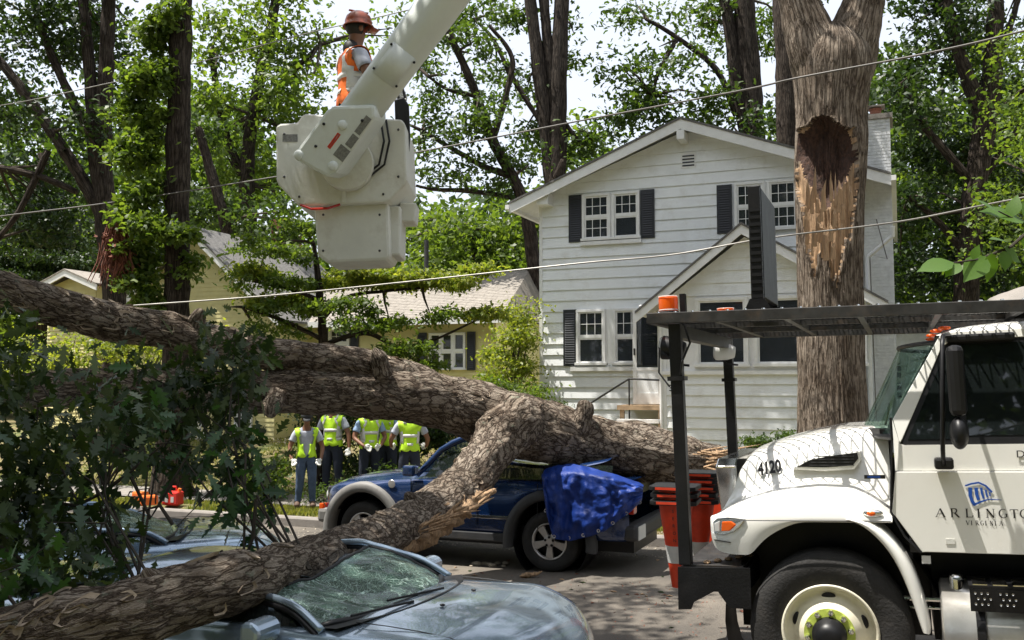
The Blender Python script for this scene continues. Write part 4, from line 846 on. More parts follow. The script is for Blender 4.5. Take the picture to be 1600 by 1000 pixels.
# ------------------------------------------------------------------ the torn tree
def torn_tree():
    k = 14.5; base = P(1305, 700, k); base.z = .1
    t = thing('torn_tree', 'large tree with a dark hollow and torn orange wood where a limb ripped off', 'tree', base)
    prof = [(1306, 850, 74), (1306, 800, 67), (1305, 720, 57), (1302, 640, 52), (1299, 560, 50), (1298, 480, 49), (1297, 420, 49), (1297, 360, 50), (1296, 310, 52), (1297, 260, 54), (1298, 215, 54), (1298, 190, 53), (1299, 150, 56), (1300, 115, 61), (1300, 90, 60), (1300, 65, 48), (1300, 40, 22)]
    q = catmull(PR(prof, k), 20); n = 180; vs = []; fs = []; uv = []; mi = []; N = len(q); b = np.array(base)
    def zone(p, front):
        # p in world; returns 0 bark, 1 torn wood, 2 rot (front facing half only)
        if not front: return 0, 0
        u = p[0]/p[1]; px = 800+1500*u; w = (p[2]-CAM_Z)/p[1]; py = 600-1500*w
        nz = noise.noise(Vector((px*.05, py*.02, 3)))*9+noise.noise(Vector((px*.2, py*.05, 7)))*5
        d2 = ((px-1297)/(50+nz*.4))**2+((py-240)/(60+nz))**2
        if py > 240: d2 = ((px-1297)/(49+nz*.5-(py-240)*.30))**2+((py-240)/(82+nz))**2
        if d2 < 1: return 2, min(1, (1-d2)*2.2)
        lim = 47+nz*.35-(max(0, py-290)*.17); bot = 400+34*math.sin(px*.16)+nz*3+(20 if px < 1285 else 0)+(18 if 1310 < px < 1325 else 0)
        if 195+nz < py < bot and abs(px-1298) < lim: return 1, .3
        return 0, 0
    for i in range(N):
        c = q[i, :3]; r = q[i, 3]
        for j in range(n):
            a = 2*math.pi*j/n; e = np.array([math.cos(a), math.sin(a), 0]); p = c+e*r; front = e[1] < -.05
            z_, w = zone(p, front)
            rg = .022*(abs(noise.noise(Vector((math.cos(a)*9, math.sin(a)*9, p[2]*.9))))*2-.5)+.02*noise.noise(Vector((math.cos(a)*2, math.sin(a)*2, p[2]*.5)))
            if z_ == 0 and front and (zone(p+np.array([.045, 0, 0]), True)[0] or zone(p-np.array([.045, 0, 0]), True)[0]): rr = r+.028+.02*noise.noise(Vector((a*20, p[2]*4, 0)))
            elif z_ == 2: rr = r-.05-.20*w+.03*noise.noise(Vector((a*30, p[2]*3, 0)))
            elif z_ == 1: rr = r-.045+.035*noise.noise(Vector((a*26, p[2]*1.3, 2)))+.02*noise.noise(Vector((a*70, p[2]*3, 2)))
            else: rr = r+rg
            vs.append(c+e*rr-b)
    ln = 0
    for i in range(N-1):
        l2 = ln+np.linalg.norm(q[i+1, :3]-q[i, :3])
        for j in range(n):
            j2 = (j+1) % n; fs.append((i*n+j, (i+1)*n+j, (i+1)*n+j2, i*n+j2)); u0, u1 = j/n*3.2, (j+1)/n*3.2
            uv += [(u0, ln), (u0, l2), (u1, l2), (u1, ln)]
            a = 2*math.pi*(j+.5)/n; e = np.array([math.cos(a), math.sin(a), 0]); p = (q[i, :3]+q[i+1, :3])/2+e*q[i, 3]; z_, w = zone(p, e[1] < -.05); mi.append(z_)
        ln = l2
    mesh('trunk', vs, fs, [M['bark_scar'], M['torn_wood'], M['rot']], t, smooth=True, uv=uv, mi=mi)
    limb('stem', M['bark_scar'], t, PR([(1284, 140, 38), (1275, 100, 42), (1262, 50, 38), (1247, 0, 31), (1236, -60, 29), (1225, -160, 30), (1200, -320, 22), (1170, -520, 14)], k), origin=base, sides=40, sub=10, ridge=.05, seed=2)
    limb('stem', M['bark_scar'], t, PR([(1314, 140, 38), (1324, 100, 42), (1337, 50, 38), (1349, 0, 32), (1358, -60, 30), (1368, -160, 32), (1390, -320, 24), (1430, -520, 15)], k), origin=base, sides=40, sub=10, ridge=.05, seed=5)
    # splinters standing out of the torn wood
    for i in range(34):
        px = random.uniform(1262, 1336); py = random.uniform(300, 400) if i > 8 else random.uniform(300, 325); a = P(px, py, k-.74); a.y += abs(px-1297)/50*.16
        h = random.uniform(.12, .42) if i > 8 else random.uniform(.2, .5); w = random.uniform(.015, .05)
        mb = MB(); mb.add([(-w, 0, -.1), (w, .0, -.1), (w*.5, .03, -.1), (-w*.8, -.015, h*.5), (w*.7, -.01, h*.45), (random.uniform(-w, w), random.uniform(-.03, .02), h)], [(0, 1, 4, 3), (3, 4, 5), (1, 2, 4), (2, 5, 4), (0, 3, 2), (3, 5, 2)])
        mb.build('splinter', M['torn_wood'], t, loc=a-base)
    bl = [(p[0]+dx, p[1]+dy, p[2]+dz, 1.8, 1.7, 1.2) for p in (P(1200, -480, k), P(1430, -480, k)) for dx, dy, dz in ((0, 0, 1), (2.2, .6, .5), (.5, 2.5, 0), (1.5, -1.6, 1.2), (3, 2, 1))]
    twigs(t, base, bl, [tuple(P(1190, -400, k)), tuple(P(1410, -400, k))], M['bark_dark'], 2, .07)
    crown('crown', t, bl, M['leaf_mid'], .26, 60, .5, .7)
    b2 = [(-.1, 21.8, 13.0, 1.1, 1.3, 1.2), (1.2, 21.9, 13.6, 1.7, 1.4, 1.3), (3.4, 21.6, 13.6, 1.8, 1.5, 1.3), (5.2, 20.9, 13.2, 1.6, 1.4, 1.2), (1.3, 20.6, 15.5, 1.6, 1.6, 1.2), (3, 20.3, 15.5, 2, 1.6, 1.2)]  # unseen extra crown, added overhead to shade the white house front
    e = P(1430, -520, k); e2 = P(1170, -520, k)
    for q in b2[1:4]: limb('branch', M['bark_dark'], t, [(e2.x, e2.y, e2.z, .14), ((e2.x+q[0])/2, (e2.y+q[1])/2, (e2.z+q[2])/2+.8, .1), (q[0], q[1], q[2], .04)], origin=base, sides=10)  # limbs made up to carry the added crown
    crown('added_shade_crown', t, b2, M['leaf_mid'], .30, 110, .6, 1.0)
torn_tree()
# ------------------------------------------------------------------ the fallen tree
OAK_H = [(0, .012), (.12, .03), (.22, .19), (.30, .07), (.44, .31), (.53, .09), (.70, .26), (.76, .09), (.88, .13), (1, .01)]
OAK_T = ([(x, 0, -.05*x*x) for x, y in OAK_H]+[(x+y*.35, y, .10*y-.05*x*x) for x, y in OAK_H]+[(x+y*.35, -y, .10*y-.05*x*x) for x, y in OAK_H], [(i, i+1, i+11, i+10) for i in range(9)]+[(i+1, i, i+20, i+21) for i in range(9)])
def fallen_tree():
    O = Vector((0, 11.5, 0)); t = thing('fallen_tree', 'huge fallen tree lying across the smashed cars, leafy top at left', 'tree', O); o = tuple(O); B = M['bark_fallen']
    limb('trunk', B, t, PR([(1150, 737, 14, 13.3), (1128, 730, 27, 13.2), (1090, 724, 35, 13.1), (1030, 714, 41, 12.9), (950, 699, 43, 12.7), (880, 683, 46, 12.5), (820, 667, 49, 12.3), (760, 649, 48, 12.1), (700, 630, 43, 11.9), (640, 618, 40, 11.6), (570, 614, 37, 11.3), (500, 612, 35, 11), (400, 611, 34, 10.6), (300, 608, 33, 10.2), (200, 606, 31, 9.8), (100, 606, 28, 9.4), (0, 612, 24, 9.0), (-120, 620, 18, 8.6)]),
         sub=12, sides=72, rough=.065, nscale=2.2, seed=1, origin=o, ridge=.05)
    limb('limb', B, t, PR([(735, 642, 32, 12.1), (660, 606, 32, 11.8), (600, 585, 29, 11.5), (540, 568, 27, 11.2), (470, 558, 25, 10.9), (400, 550, 26, 10.6), (330, 533, 27, 10.3), (260, 516, 29, 10.1), (190, 505, 31, 9.9), (120, 488, 31, 9.6), (50, 466, 28, 9.3), (0, 450, 26, 9.1), (-80, 426, 23, 8.8)]),
         sub=12, sides=56, rough=.06, nscale=2.2, seed=4, origin=o, ridge=.05)
    limb('limb', B, t, PR([(830, 665, 30, 12.2), (808, 658, 44, 12.0), (785, 678, 40, 11.75), (762, 712, 34, 11.4), (735, 747, 33, 10.9), (695, 785, 35, 10.3), (640, 818, 34, 9.5), (580, 845, 35, 8.2), (510, 869, 38, 7.0), (440, 890, 40, 6.1), (360, 913, 45, 5.5), (270, 939, 49, 5.2), (180, 962, 52, 5.0), (80, 988, 54, 4.85), (-20, 1012, 54, 4.75), (-160, 1040, 54, 4.7)]),
         sub=14, sides=64, rough=.085, nscale=2.4, seed=7, origin=o, ridge=.06)
    limb('broken_stub', B, t, PR([(1060, 712, 30, 12.9), (1020, 690, 24, 13.0), (985, 676, 20, 13.05), (955, 668, 5, 13.05)]), sides=24, origin=o, seed=3)
    for q in ([(905, 672, 20, 12.35), (912, 648, 15, 12.3), (916, 630, 11, 12.28), (917, 626, 3, 12.28)], [(600, 585, 16, 11.2), (590, 556, 12, 11.1), (584, 545, 3, 11.1)], [(430, 620, 18, 10.5), (424, 640, 13, 10.3), (422, 650, 4, 10.2)], [(655, 800, 18, 9.6), (640, 778, 11, 9.5), (634, 770, 3, 9.5)], [(250, 930, 24, 5.2), (232, 900, 15, 5.1), (226, 890, 4, 5.1)], [(300, 520, 16, 10.2), (310, 492, 11, 10.1), (314, 482, 3, 10.1)]):
        limb('branch_stub', B, t, PR(q), sides=18, origin=o, rough=.1, seed=q[0][0])
    # torn orange wood along the underside of the lower limb
    limb('torn_wood', M['torn_wood'], t, PR([(530, 872, 14, 7.75), (570, 868, 20, 8.2), (620, 846, 22, 8.95), (670, 822, 22, 9.7), (715, 795, 18, 10.2), (745, 778, 9, 10.5), (775, 766, 3, 10.6)]), sub=8, sides=22, rough=.35, nscale=5, origin=o, seed=12)
    for i in range(26):
        f = random.random(); px = 640+120*f; py = 838-62*f+random.uniform(-10, 8); a = P(px, py, 9.1+1.3*f-.15)-O
        d = Vector((random.uniform(.08, .24), random.uniform(-.05, .06), random.uniform(.02, .14))); w = random.uniform(.01, .03)
        s_ = Vector((0, 0, 1))*w; q = Vector((0, -1, 0))*w
        MB().add([a+s_, a-s_, a+q, a+d*.6+s_*.7, a+d*.6-s_*.6, a+d], [(0, 1, 4, 3), (3, 4, 5), (1, 2, 4), (2, 5, 4), (0, 3, 2), (3, 5, 2)]).build('splinter', M['torn_wood'], t)
    for i in range(40):    # shattered butt end
        a = P(random.uniform(1040, 1125), random.uniform(704, 732), 12.72+random.uniform(0, .15))-O; d = Vector((random.uniform(.2, .6), random.uniform(-.1, .05), random.uniform(-.12, .12))); w = random.uniform(.012, .035); s_ = Vector((0, 0, 1))*w; q = Vector((0, -1, 0))*w
        MB().add([a+s_, a-s_, a+q, a+d*.6+s_*.7, a+d*.6-s_*.6, a+d], [(0, 1, 4, 3), (3, 4, 5), (1, 2, 4), (2, 5, 4), (0, 3, 2), (3, 5, 2)]).build('splinter', M['torn_wood'], t)
    # loose bark plates on the big limbs: small slabs proud of the surface
    for ob in [c for c in t.children if c.name.startswith(('trunk', 'limb'))]:
        me = ob.data; P_ = []; nr = []
        for p in me.polygons:
            if len(p.vertices) == 4 and random.random() < (.02 if ob.name != 'limb.001' else .006): P_.append(np.array(p.center)); nr.append(np.array(p.normal))
        if not P_: continue
        pos = np.array(P_); nz = np.array(nr); N = len(pos); d = np.zeros((N, 3)); d[:] = (-.9, -.15, .05)
        if 'limb.001' in ob.name: d[:] = (-.6, -.7, -.1)
        d += RNG.normal(0, .18, (N, 3)); x = d-nz*np.sum(d*nz, 1)[:, None]; x /= np.linalg.norm(x, axis=1)[:, None]; y = np.cross(nz, x)
        L_ = RNG.uniform(.04, .12, N)[:, None]; w = RNG.uniform(.018, .045, N)[:, None]; h = RNG.uniform(.004, .014, N)[:, None]
        tv = [(-1, -.6, -.5), (-.6, -1, -.5), (.7, -.8, -.5), (1, .1, -.5), (.5, 1, -.5), (-.7, .8, -.5), (-.8, -.45, .5), (-.5, -.75, .9), (.6, -.6, .8), (.85, .1, 1), (.4, .8, .7), (-.6, .6, .9)]
        tf = [(i, (i+1) % 6, 6+(i+1) % 6, 6+i) for i in range(6)]+[(6, 7, 8, 9), (6, 9, 10, 11)]
        sc = scatter_mesh('bark_plates', tv, tf, pos, x*L_, y*w, nz*h, B2, t, kind='stuff')
    # twigs and leaves of the crushed top at left
    CL = [(20, 560, 30, 40, 6.4), (20, 640, 50, 50, 6), (90, 640, 50, 30, 6.6), (60, 730, 60, 60, 6), (130, 700, 44, 44, 6.2), (20, 830, 50, 60, 5.6), (60, 790, 30, 30, 5.9), (10, 920, 50, 40, 5.0), (60, 880, 26, 24, 5.3), (190, 680, 30, 40, 6.4), (-80, 700, 90, 200, 5.6)]
    CL2 = [(330, 530, 50, 26, 7.4), (385, 560, 26, 30, 7.4), (300, 575, 50, 30, 7.3), (370, 610, 34, 34, 7.3), (290, 630, 44, 22, 7.2), (250, 590, 30, 26, 7.1), (340, 655, 40, 16, 7.2), (345, 725, 26, 26, 6.6), (400, 785, 16, 12, 6.4), (355, 690, 20, 26, 6.7), (225, 660, 30, 20, 6.8), (285, 700, 26, 20, 6.8)]
    b1 = PB([(*q, .5) for q in CL]); b2 = PB([(*q, .22) for q in CL2])
    oo = np.array(o)
    def leaves(bl, n_per, size, spread=.16):
        ps = []
        for (x, y, z, rx, ry, rz) in bl:
            nc = max(3, int(rx*rz*26)) 
            c = np.array([x, y, z])+RNG.uniform(-1, 1, (nc, 3))*np.array([rx, ry, rz])
            for ci in c: ps.append(ci+RNG.normal(0, spread, (n_per, 3)))
        return np.concatenate(ps)
    p1 = leaves(b1, 46, .17); p2 = leaves(b2, 24, .15, .11); pos = np.concatenate([p1, p2]); N = len(pos)
    ax = RNG.normal(0, .5, (N, 3)); ax[:, 2] -= .9; ax[:, 1] -= .1
    X, Y, Z = frames(N, .128, 1.4, .45, axis=ax)
    # the 300 that show largest are parts of their own
    d = pos[:, 1].copy(); d[p1.shape[0]:] -= 1.5; d += RNG.uniform(0, .7, N); order = np.argsort(d); pick = order[:300]; rest = order[300:]
    scatter_mesh('foliage', OAK_T[0], OAK_T[1], pos[rest]-oo, X[rest], Y[rest], Z[rest], M['leaf_oak'], t, kind='stuff')
    proto = bpy.data.meshes.new('leaf'); proto.from_pydata(OAK_T[0], [], OAK_T[1]); 
    lm = []
    for cc, (a, b_) in enumerate((((.018, .05, .016), .4), ((.035, .085, .025), .4), ((.055, .11, .05), .3))):
        me = proto.copy(); me.materials.append(leafmat('leaf_single', a, tuple(v*1.3 for v in a), b_-.05, .5)); lm.append(me)
    for i in pick:
        ob = link('leaf', lm[int(RNG.integers(0, 3))], t); mt = Matrix.Identity(4)
        for r in range(3): mt[r][0] = X[i][r]; mt[r][1] = Y[i][r]; mt[r][2] = Z[i][r]; mt[r][3] = pos[i][r]-oo[r]
        ob.matrix_local = mt
    tw = MB(); allb = b1+b2; anch = [P(q[0], q[1], q[3]) for q in ((0, 443, 0, 9.1), (190, 499, 0, 9.9), (330, 527, 0, 10.2), (100, 606, 0, 9.3), (300, 602, 0, 10.1), (400, 605, 0, 10.5), (180, 960, 0, 5.8), (360, 912, 0, 5.5), (0, 1000, 0, 4.75), (270, 937, 0, 5.2), (440, 890, 0, 6.1), (90, 984, 0, 4.86), (50, 462, 0, 9.2), (260, 516, 0, 10.1), (400, 550, 0, 10.6), (200, 606, 0, 9.8), (0, 612, 0, 9.0))]
    for (x, y, z, rx, ry, rz) in allb:
        for j in range(1):
            e = Vector((x+random.uniform(-.8, .8)*rx, y+random.uniform(-.6, .6)*ry, z+random.uniform(-.8, .8)*rz)); a = sorted(anch, key=lambda q: (q-e).length)[random.choice((0, 0, 1))]+Vector((random.uniform(-.25, .25), 0, 0))
            mid = (a+e)/2+Vector((random.uniform(-.2, .2), random.uniform(-.2, .2), random.uniform(0, .3)))
            tw.tube([a-O, mid-O, e-O], [.010, .007, .003], 5, False)
            for q in range(2): tw.tube([e-O, e-O+Vector((random.uniform(-.3, .3), random.uniform(-.2, .2), random.uniform(-.3, .2)))], [.006, .002], 4, False)
    for pts in ([(30, 780), (120, 790), (160, 770), (200, 740), (260, 690)], [(400, 780), (395, 840), (372, 905)], [(345, 860), (360, 890), (365, 920)], [(270, 820), (250, 790), (215, 800)], [(205, 745), (235, 810), (262, 765), (300, 700)]):
        tw.tube([P(a, b, 6.1)-O for a, b in pts], [.012]*(len(pts)-1)+[.004], 6, False)
    tw.build('twigs', M['twig'], t, kind='stuff')
    return t
B2 = mat('bark_plate', (.34, .27, .20), .95, var=.45, scale=5, bump=.6, bscale=30)
fallen = fallen_tree()
# near leafy twig at right
def near_twig():
    O = P(1640, 345, 3.1); t = thing('leafy_twig', 'sunlit leafy twig reaching in from the right edge above the truck cab', 'branch', O)
    mb = MB(); L_ = lambda l: [P(a, b, c)-O for a, b, c in l]
    mb.tube(L_([(1900, 300, 3.2), (1700, 320, 3.1), (1620, 350, 3.1), (1580, 385, 3.08), (1530, 405, 3.05), (1480, 412, 3.0)]), [.012, .008, .006, .005, .004, .0025], 6)
    mb.tube(L_([(1620, 350, 3.1), (1590, 345, 3.05), (1560, 330, 3.0)]), [.005, .003, .002], 6); mb.build('stem', M['twig'], t)
    O2 = [(0, .004), (.06, .10), (.2, .24), (.38, .31), (.56, .28), (.74, .18), (.88, .08), (1, .005)]
    n = len(O2); LT = ([(x, 0, -.10*x*x) for x, y in O2]+[(x+.02*(i % 2), y, .09*y-.10*x*x) for i, (x, y) in enumerate(O2)]+[(x+.02*(i % 2), -y, .09*y-.10*x*x) for i, (x, y) in enumerate(O2)], [(i, i+1, i+n+1, i+n) for i in range(n-1)]+[(i+1, i, i+2*n, i+2*n+1) for i in range(n-1)])
    me = bpy.data.meshes.new('leaf'); me.from_pydata(LT[0], [], LT[1]); me.materials.append(leafmat('leaf_near', (.07, .15, .02), (.10, .19, .03), .5, .5)); me.polygons.foreach_set('use_smooth', [True]*len(me.polygons))
    for (a, b, c, d, wz, sp) in [((1540, 400, 3.05), (1505, 440, 3.0), 0, 0, .55, .9), ((1550, 395, 3.05), (1545, 445, 3.05), 0, 0, .5, 1), ((1490, 410, 3), (1430, 420, 2.98), 0, 0, .3, .5), ((1500, 412, 3), (1475, 432, 2.97), 0, 0, .4, .6), ((1570, 388, 3.06), (1600, 410, 3.1), 0, 0, .4, .8), ((1580, 380, 3.07), (1545, 368, 3.02), 0, 0, .4, .6), ((1600, 360, 3.1), (1610, 400, 3.1), 0, 0, .4, .8),
                              ((1600, 345, 3.05), (1530, 322, 3.0), 0, 0, .35, .6), ((1580, 340, 3.05), (1590, 300, 3.05), 0, 0, .4, .7), ((1560, 332, 3), (1520, 305, 3), 0, 0, .3, .4), ((1610, 350, 3.08), (1600, 310, 3.1), 0, 0, .4, .8), ((1520, 406, 3.02), (1530, 380, 3.0), 0, 0, .3, .5), ((1640, 350, 3.1), (1650, 400, 3.1), 0, 0, .4, .8), ((1570, 392, 3.05), (1572, 425, 3.02), 0, 0, .3, .7)]:
        p0 = P(*a); p1 = P(*b); x = (p1-p0); ln = x.length; x.normalize(); nz = Vector((random.uniform(-.5, .5), -sp, 1-sp*.6+random.uniform(-.2, .2))); nz = (nz-x*nz.dot(x)).normalized(); y = nz.cross(x)
        ob = link('leaf', me, t); s_ = ln*.92; ob.matrix_local = Matrix(((x.x*s_, y.x*s_, nz.x*s_, p0.x-O.x), (x.y*s_, y.y*s_, nz.y*s_, p0.y-O.y), (x.z*s_, y.z*s_, nz.z*s_, p0.z-O.z), (0, 0, 0, 1)))
near_twig()

# unseen ring of crowns, added to block sky light; the wooded street continues
bl = []
for i in range(34):
    a = R(188+i*5.1) if i < 34 else 0; r_ = RNG.uniform(17, 24)
    for h in (4, 8, 12, 16): bl.append((r_*math.cos(a)+RNG.uniform(-1.5, 1.5), r_*math.sin(a)+RNG.uniform(-1.5, 1.5), h, 2.6, 2.6, 2.2))
for x, y in ((-20, 4), (-22, 10), (-24, 16), (-26, 22), (22, 6), (23, 12), (26, 19)):
    for h in (5, 9, 13, 17): bl.append((x, y, h, 2.6, 2.8, 2.2))
tag(crown('sky_blocking_wood', None, bl, M['leaf_mid'], .75, 34, 1.2, .8, kind='stuff'), 'leafy woods added out of view around the camera to hold back sky light', 'woods')
# ================================================================== VEHICLES
def shell(name, m, parent, secs, cy, mirror=True, cap_back=False, subsurf=1, solid=0, **k):
    """secs: list of half sections [(x,y,z)...] side bottom -> centre line (y = cy)"""
    full = []
    for s in secs:
        r = list(s); 
        if mirror: r += [(p[0], 2*cy-p[1], p[2]) for p in reversed(s[:-1])]
        full.append(r)
    v, f = loft(full); return mesh(name, v, f, m, parent, smooth=True, subsurf=subsurf, solid=solid, **k)
def interp(pts):
    pts = sorted(pts); xs = [p[0] for p in pts]; zs = [p[1] for p in pts]
    return lambda x: float(np.interp(x, xs, zs))
def wheel(parent, x, y, z, Rr, w, face=-1, style='alloy', rim=.6):
    """face -1: outer face towards -y at y"""
    t = MB(); pr = [(Rr*rim, 0.02), (Rr*rim*1.05, 0), (Rr*.8, -.012), (Rr*.93, -.005), (Rr*.98, .02)]
    n = 6
    for i in range(n+1):
        q = .035+(w-.07)*i/n; pr += [(Rr, q), (Rr, q+(w-.07)/n*.62), (Rr-.012, q+(w-.07)/n*.66), (Rr-.012, q+(w-.07)/n*.92)] if i < n else [(Rr, q)]
    pr += [(Rr*.98, w-.02), (Rr*.93, w), (Rr*rim, w)]
    wo = t.lathe(pr, 48, 'y').build('tyre', M['rubber'], parent, smooth=True); wo.location = (x, y, z)
    if face > 0: wo.scale = (1, -1, 1)
    rr = Rr*rim
    if style == 'truck':
        MB().lathe([(rr, .03), (rr*1.02, -.005), (rr*.96, -.008), (rr*.93, .03), (rr*.88, .055), (rr*.78, .06), (rr*.66, .02), (rr*.55, -.02), (rr*.50, -.035), (rr*.2, -.035), (0, -.035)], 56, 'y').build('rim', M['rim_cream'], wo, smooth=True)
        MB().lathe([(rr*.53, -.033), (rr*.53, -.047), (rr*.36, -.047), (rr*.36, -.033)], 40, 'y').build('lug_ring', M['lime_ring'], wo)
        for i in range(10):
            a = 2*math.pi*i/10+.2; MB().lathe([(.021, -.04), (.021, -.07), (.015, -.085), (0, -.088)], 6, 'y', (rr*.455*math.cos(a), 0, rr*.455*math.sin(a))).build('lug_nut', M['chrome'], wo)
        MB().lathe([(rr*.36, -.03), (rr*.35, -.10), (rr*.28, -.12), (rr*.26, -.16), (rr*.1, -.17), (0, -.17)], 32, 'y').build('hub', M['black_plastic'], wo, smooth=True)
        for i in range(5):
            a = math.pi/2+2*math.pi*i/5; mb = MB(); mb.sphere((0, 0, 0), (.045, .012, .024)); o = mb.build('hand_hole', M['black_plastic'], wo, smooth=True); o.location = (rr*.74*math.cos(a), .05, rr*.74*math.sin(a)); o.rotation_euler = (0, -a+math.pi/2, 0)
    else:
        MB().lathe([(rr, .06), (rr*1.02, .0), (rr*.94, .0), (rr*.9, .05)], 48, 'y').build('rim', M['alloy'], wo, smooth=True)
        MB().lathe([(rr*.9, .12), (0, .12)], 32, 'y').build('brake', M['black_plastic'], wo)
        sp = MB()
        for i in range(5):
            a = -math.pi/2+2*math.pi*i/5; c, s = math.cos(a), math.sin(a)
            q = [(.02, -.13), (.45, -.16), (.93, -.24), (.93, .24), (.45, .16), (.02, .13)]
            pts = [(rr*(p*c-w_*s), rr*(p*s+w_*c)) for p, w_ in q]; sp.prism(pts, .012, .05)
        sp.lathe([(rr*.34, .05), (rr*.34, .005), (rr*.2, 0), (0, 0)], 20, 'y')
        so = sp.build('spokes', M['alloy'], wo, bevel=.006)
        for i in range(5):
            a = math.pi/2+2*math.pi*i/5; MB().lathe([(.017, .004), (.017, -.004), (0, -.006)], 10, 'y', (rr*.24*math.cos(a), 0, rr*.24*math.sin(a))).build('lug_nut', M['black_plastic'], so)
    return wo
# ------------------------------------------------------------------ the white truck
TILT = R(2.0); TO = (-.46, 6.65, .22)
def TL(px, py, y=0.):
    u, w = ray(px, py); t = TO[1]+y; k = t/(u*SI+CA); s = k*(u*CA-SI); z = CAM_Z+w*k; a, b = s-TO[0], z-TO[2]
    return (a*math.cos(TILT)+b*math.sin(TILT), -a*math.sin(TILT)+b*math.cos(TILT))
def make_truck():
    T = thing('utility_truck', 'white utility truck numbered 4120 with a black roof rack and blue door emblem', 'truck', W(*TO), (0, -TILT, -SA))
    PW, BK = M['truck_white'], M['black_plastic']; CY = 1.2
    crest = interp([TL(*p, .02) for p in ((1120, 806), (1133, 796), (1160, 786), (1210, 772), (1276, 765), (1331, 767), (1364, 783), (1392, 806))])
    seam = interp([TL(*p, -.03) for p in ((1110, 812), (1133, 812), (1392, 814))])
    arch = interp([TL(*p, -.03) for p in ((1108, 850), (1112, 862), (1140, 868), (1176, 868), (1182, 856), (1195, 842), (1210, 832), (1230, 822), (1250, 816), (1285, 812), (1320, 811.5), (1392, 815.5))])
    shoulder = interp([TL(*p, .5) for p in ((1126, 728), (1150, 716), (1232, 697), (1315, 675), (1360, 668), (1392, 668))])
    top = interp([TL(*p, 1.2) for p in ((1135, 722), (1170, 698), (1227, 682), (1276, 669), (1320, 662), (1350, 662))])
    x0 = TL(1108, 835, -.03)[0]; x1 = TL(1391, 760, 0)[0]
    secs = []; NS = 26
    for i in range(NS+1):
        f = i/NS; x = x0+(x1-x0)*f; e = (1-f)**5
        xf = x+.03*e; cr, se, sh, tp = crest(xf), seam(x), shoulder(x), top(x); ar = min(arch(x), se-.012)
        def q(dy, z, set_=0): return (x+set_*e, dy, z)
        fl = .09*e; secs.append([q(-.03+fl, ar), q(-.05+fl, (ar+se)/2), q(-.05+fl, se), q(-.02+fl, se+(cr-se)*.7), q(.03+fl, cr-.004, .02), q(.12+fl, cr+.012, .05), q(.22+fl*.7, cr+.03, .06), q(.29+fl*.5, cr+.08, .08),
                     q(.35+fl*.3, cr+(sh-cr)*.45, .12), q(.40, cr+(sh-cr)*.86, .15), q(.47, sh, .17), q(.62, sh+(tp-sh)*.5+.012, .17), q(.9, tp-.004, .15), q(CY, tp, .13)])
    hood = shell('hood', PW, T, secs, CY, subsurf=1)
    # front face (grille surround), grille and bumper lip
    fr = secs[0]; ring = [(p[0]+.004, p[1], p[2]) for p in fr]+[(p[0]+.004, 2*CY-p[1], p[2]) for p in reversed(fr[:-1])]
    mesh('nose_panel', ring, [tuple(range(len(ring)))], PW, T)
    xg = x0+.13
    zg0, zg1 = TL(1118, 800, .5)[1], TL(1128, 722, .5)[1]
    g = MB(); g.prism([(.62, zg0), (1.78, zg0), (1.92, zg1-.03), (1.8, zg1+.02), (.6, zg1+.02), (.48, zg1-.03)], x0-.03, x0+.12, 'x'); go = g.build('grille', M['chrome'], T, bevel=.012)
    s = MB(); [s.box(x0-.034, x0-.028, .62, 1.78, zg0+.04+i*.05, zg0+.065+i*.05) for i in range(int((zg1-zg0-.06)/.05))]; s.build('grille_slot', BK, go)
    hx, hz = TL(1134, 822, -.03)
    def lens(pts, y_, m_, nm, par=T, th=.02):
        q = [TL(*p, -.03) for p in pts]; v = []
        for x, z in q: e = max(0, (1-(x-x0)/(x1-x0)))**5; v.append((x+.004, y_+.092*e, z))
        n = len(v); v += [(a_, b_+th, c_) for a_, b_, c_ in v]; return mesh(nm, v, [tuple(range(n)), tuple(range(2*n-1, n-1, -1))]+[(i, i+n, (i+1) % n+n, (i+1) % n) for i in range(n)], m_, par, bevel=.004)
    hl = lens([(1111, 817), (1118, 811), (1135, 809), (1164, 811), (1157, 822), (1146, 831), (1130, 837), (1113, 836)], -.062, M['chrome'], 'headlight')
    lens([(1126, 816), (1140, 815), (1148, 820), (1138, 830), (1125, 831)], -.069, M['amber_lens'], 'turn_signal', hl); lens([(1113, 819), (1122, 815), (1122, 832), (1114, 832)], -.068, M['clear_lens'], 'lamp', hl)
    lens([(1112, 845), (1140, 848), (1140, 849.5), (1112, 846.5)], -.058, BK, 'panel_seam')
    MB().sphere((hx+.02, 2*CY, hz), (.13, .06, .06), 16, 10).build('headlight', M['clear_lens'], T, smooth=True)
    # hood side vent, seam, latch lamp, badge and number
    v = [TL(*p, .335) for p in ((1237, 732), (1262, 716), (1300, 708), (1345, 702), (1347, 716), (1336, 732), (1290, 735))]
    vi = [TL(*p, .325) for p in ((1247, 728), (1268, 717), (1300, 711), (1340, 706), (1342, 715), (1333, 726), (1290, 729))]
    bz = MB().prism(v, .255, .43).build('vent_bezel', PW, T, bevel=.012); MB().prism(vi, .248, .30).build('vent', BK, bz)
    sl = MB()
    for i in range(4):
        a = TL(1266+i*2, 726-i*4.6, .3); b = TL(1335, 724-i*4.6, .3); sl.box(a[0], b[0], .244, .2475, a[1]-.003, a[1]+.003)
    sl.build('vent_slat', M['dark_cladding'], bz)
    p = TL(1364, 802, -.03); lo = MB().sphere((p[0], -.035, p[1]), (.062, .02, .026), 16, 8).build('side_marker', M['chrome'], T, smooth=True); MB().sphere((p[0]-.01, -.045, p[1]), (.03, .018, .016), 12, 8).build('lens', M['amber_lens'], lo, smooth=True)
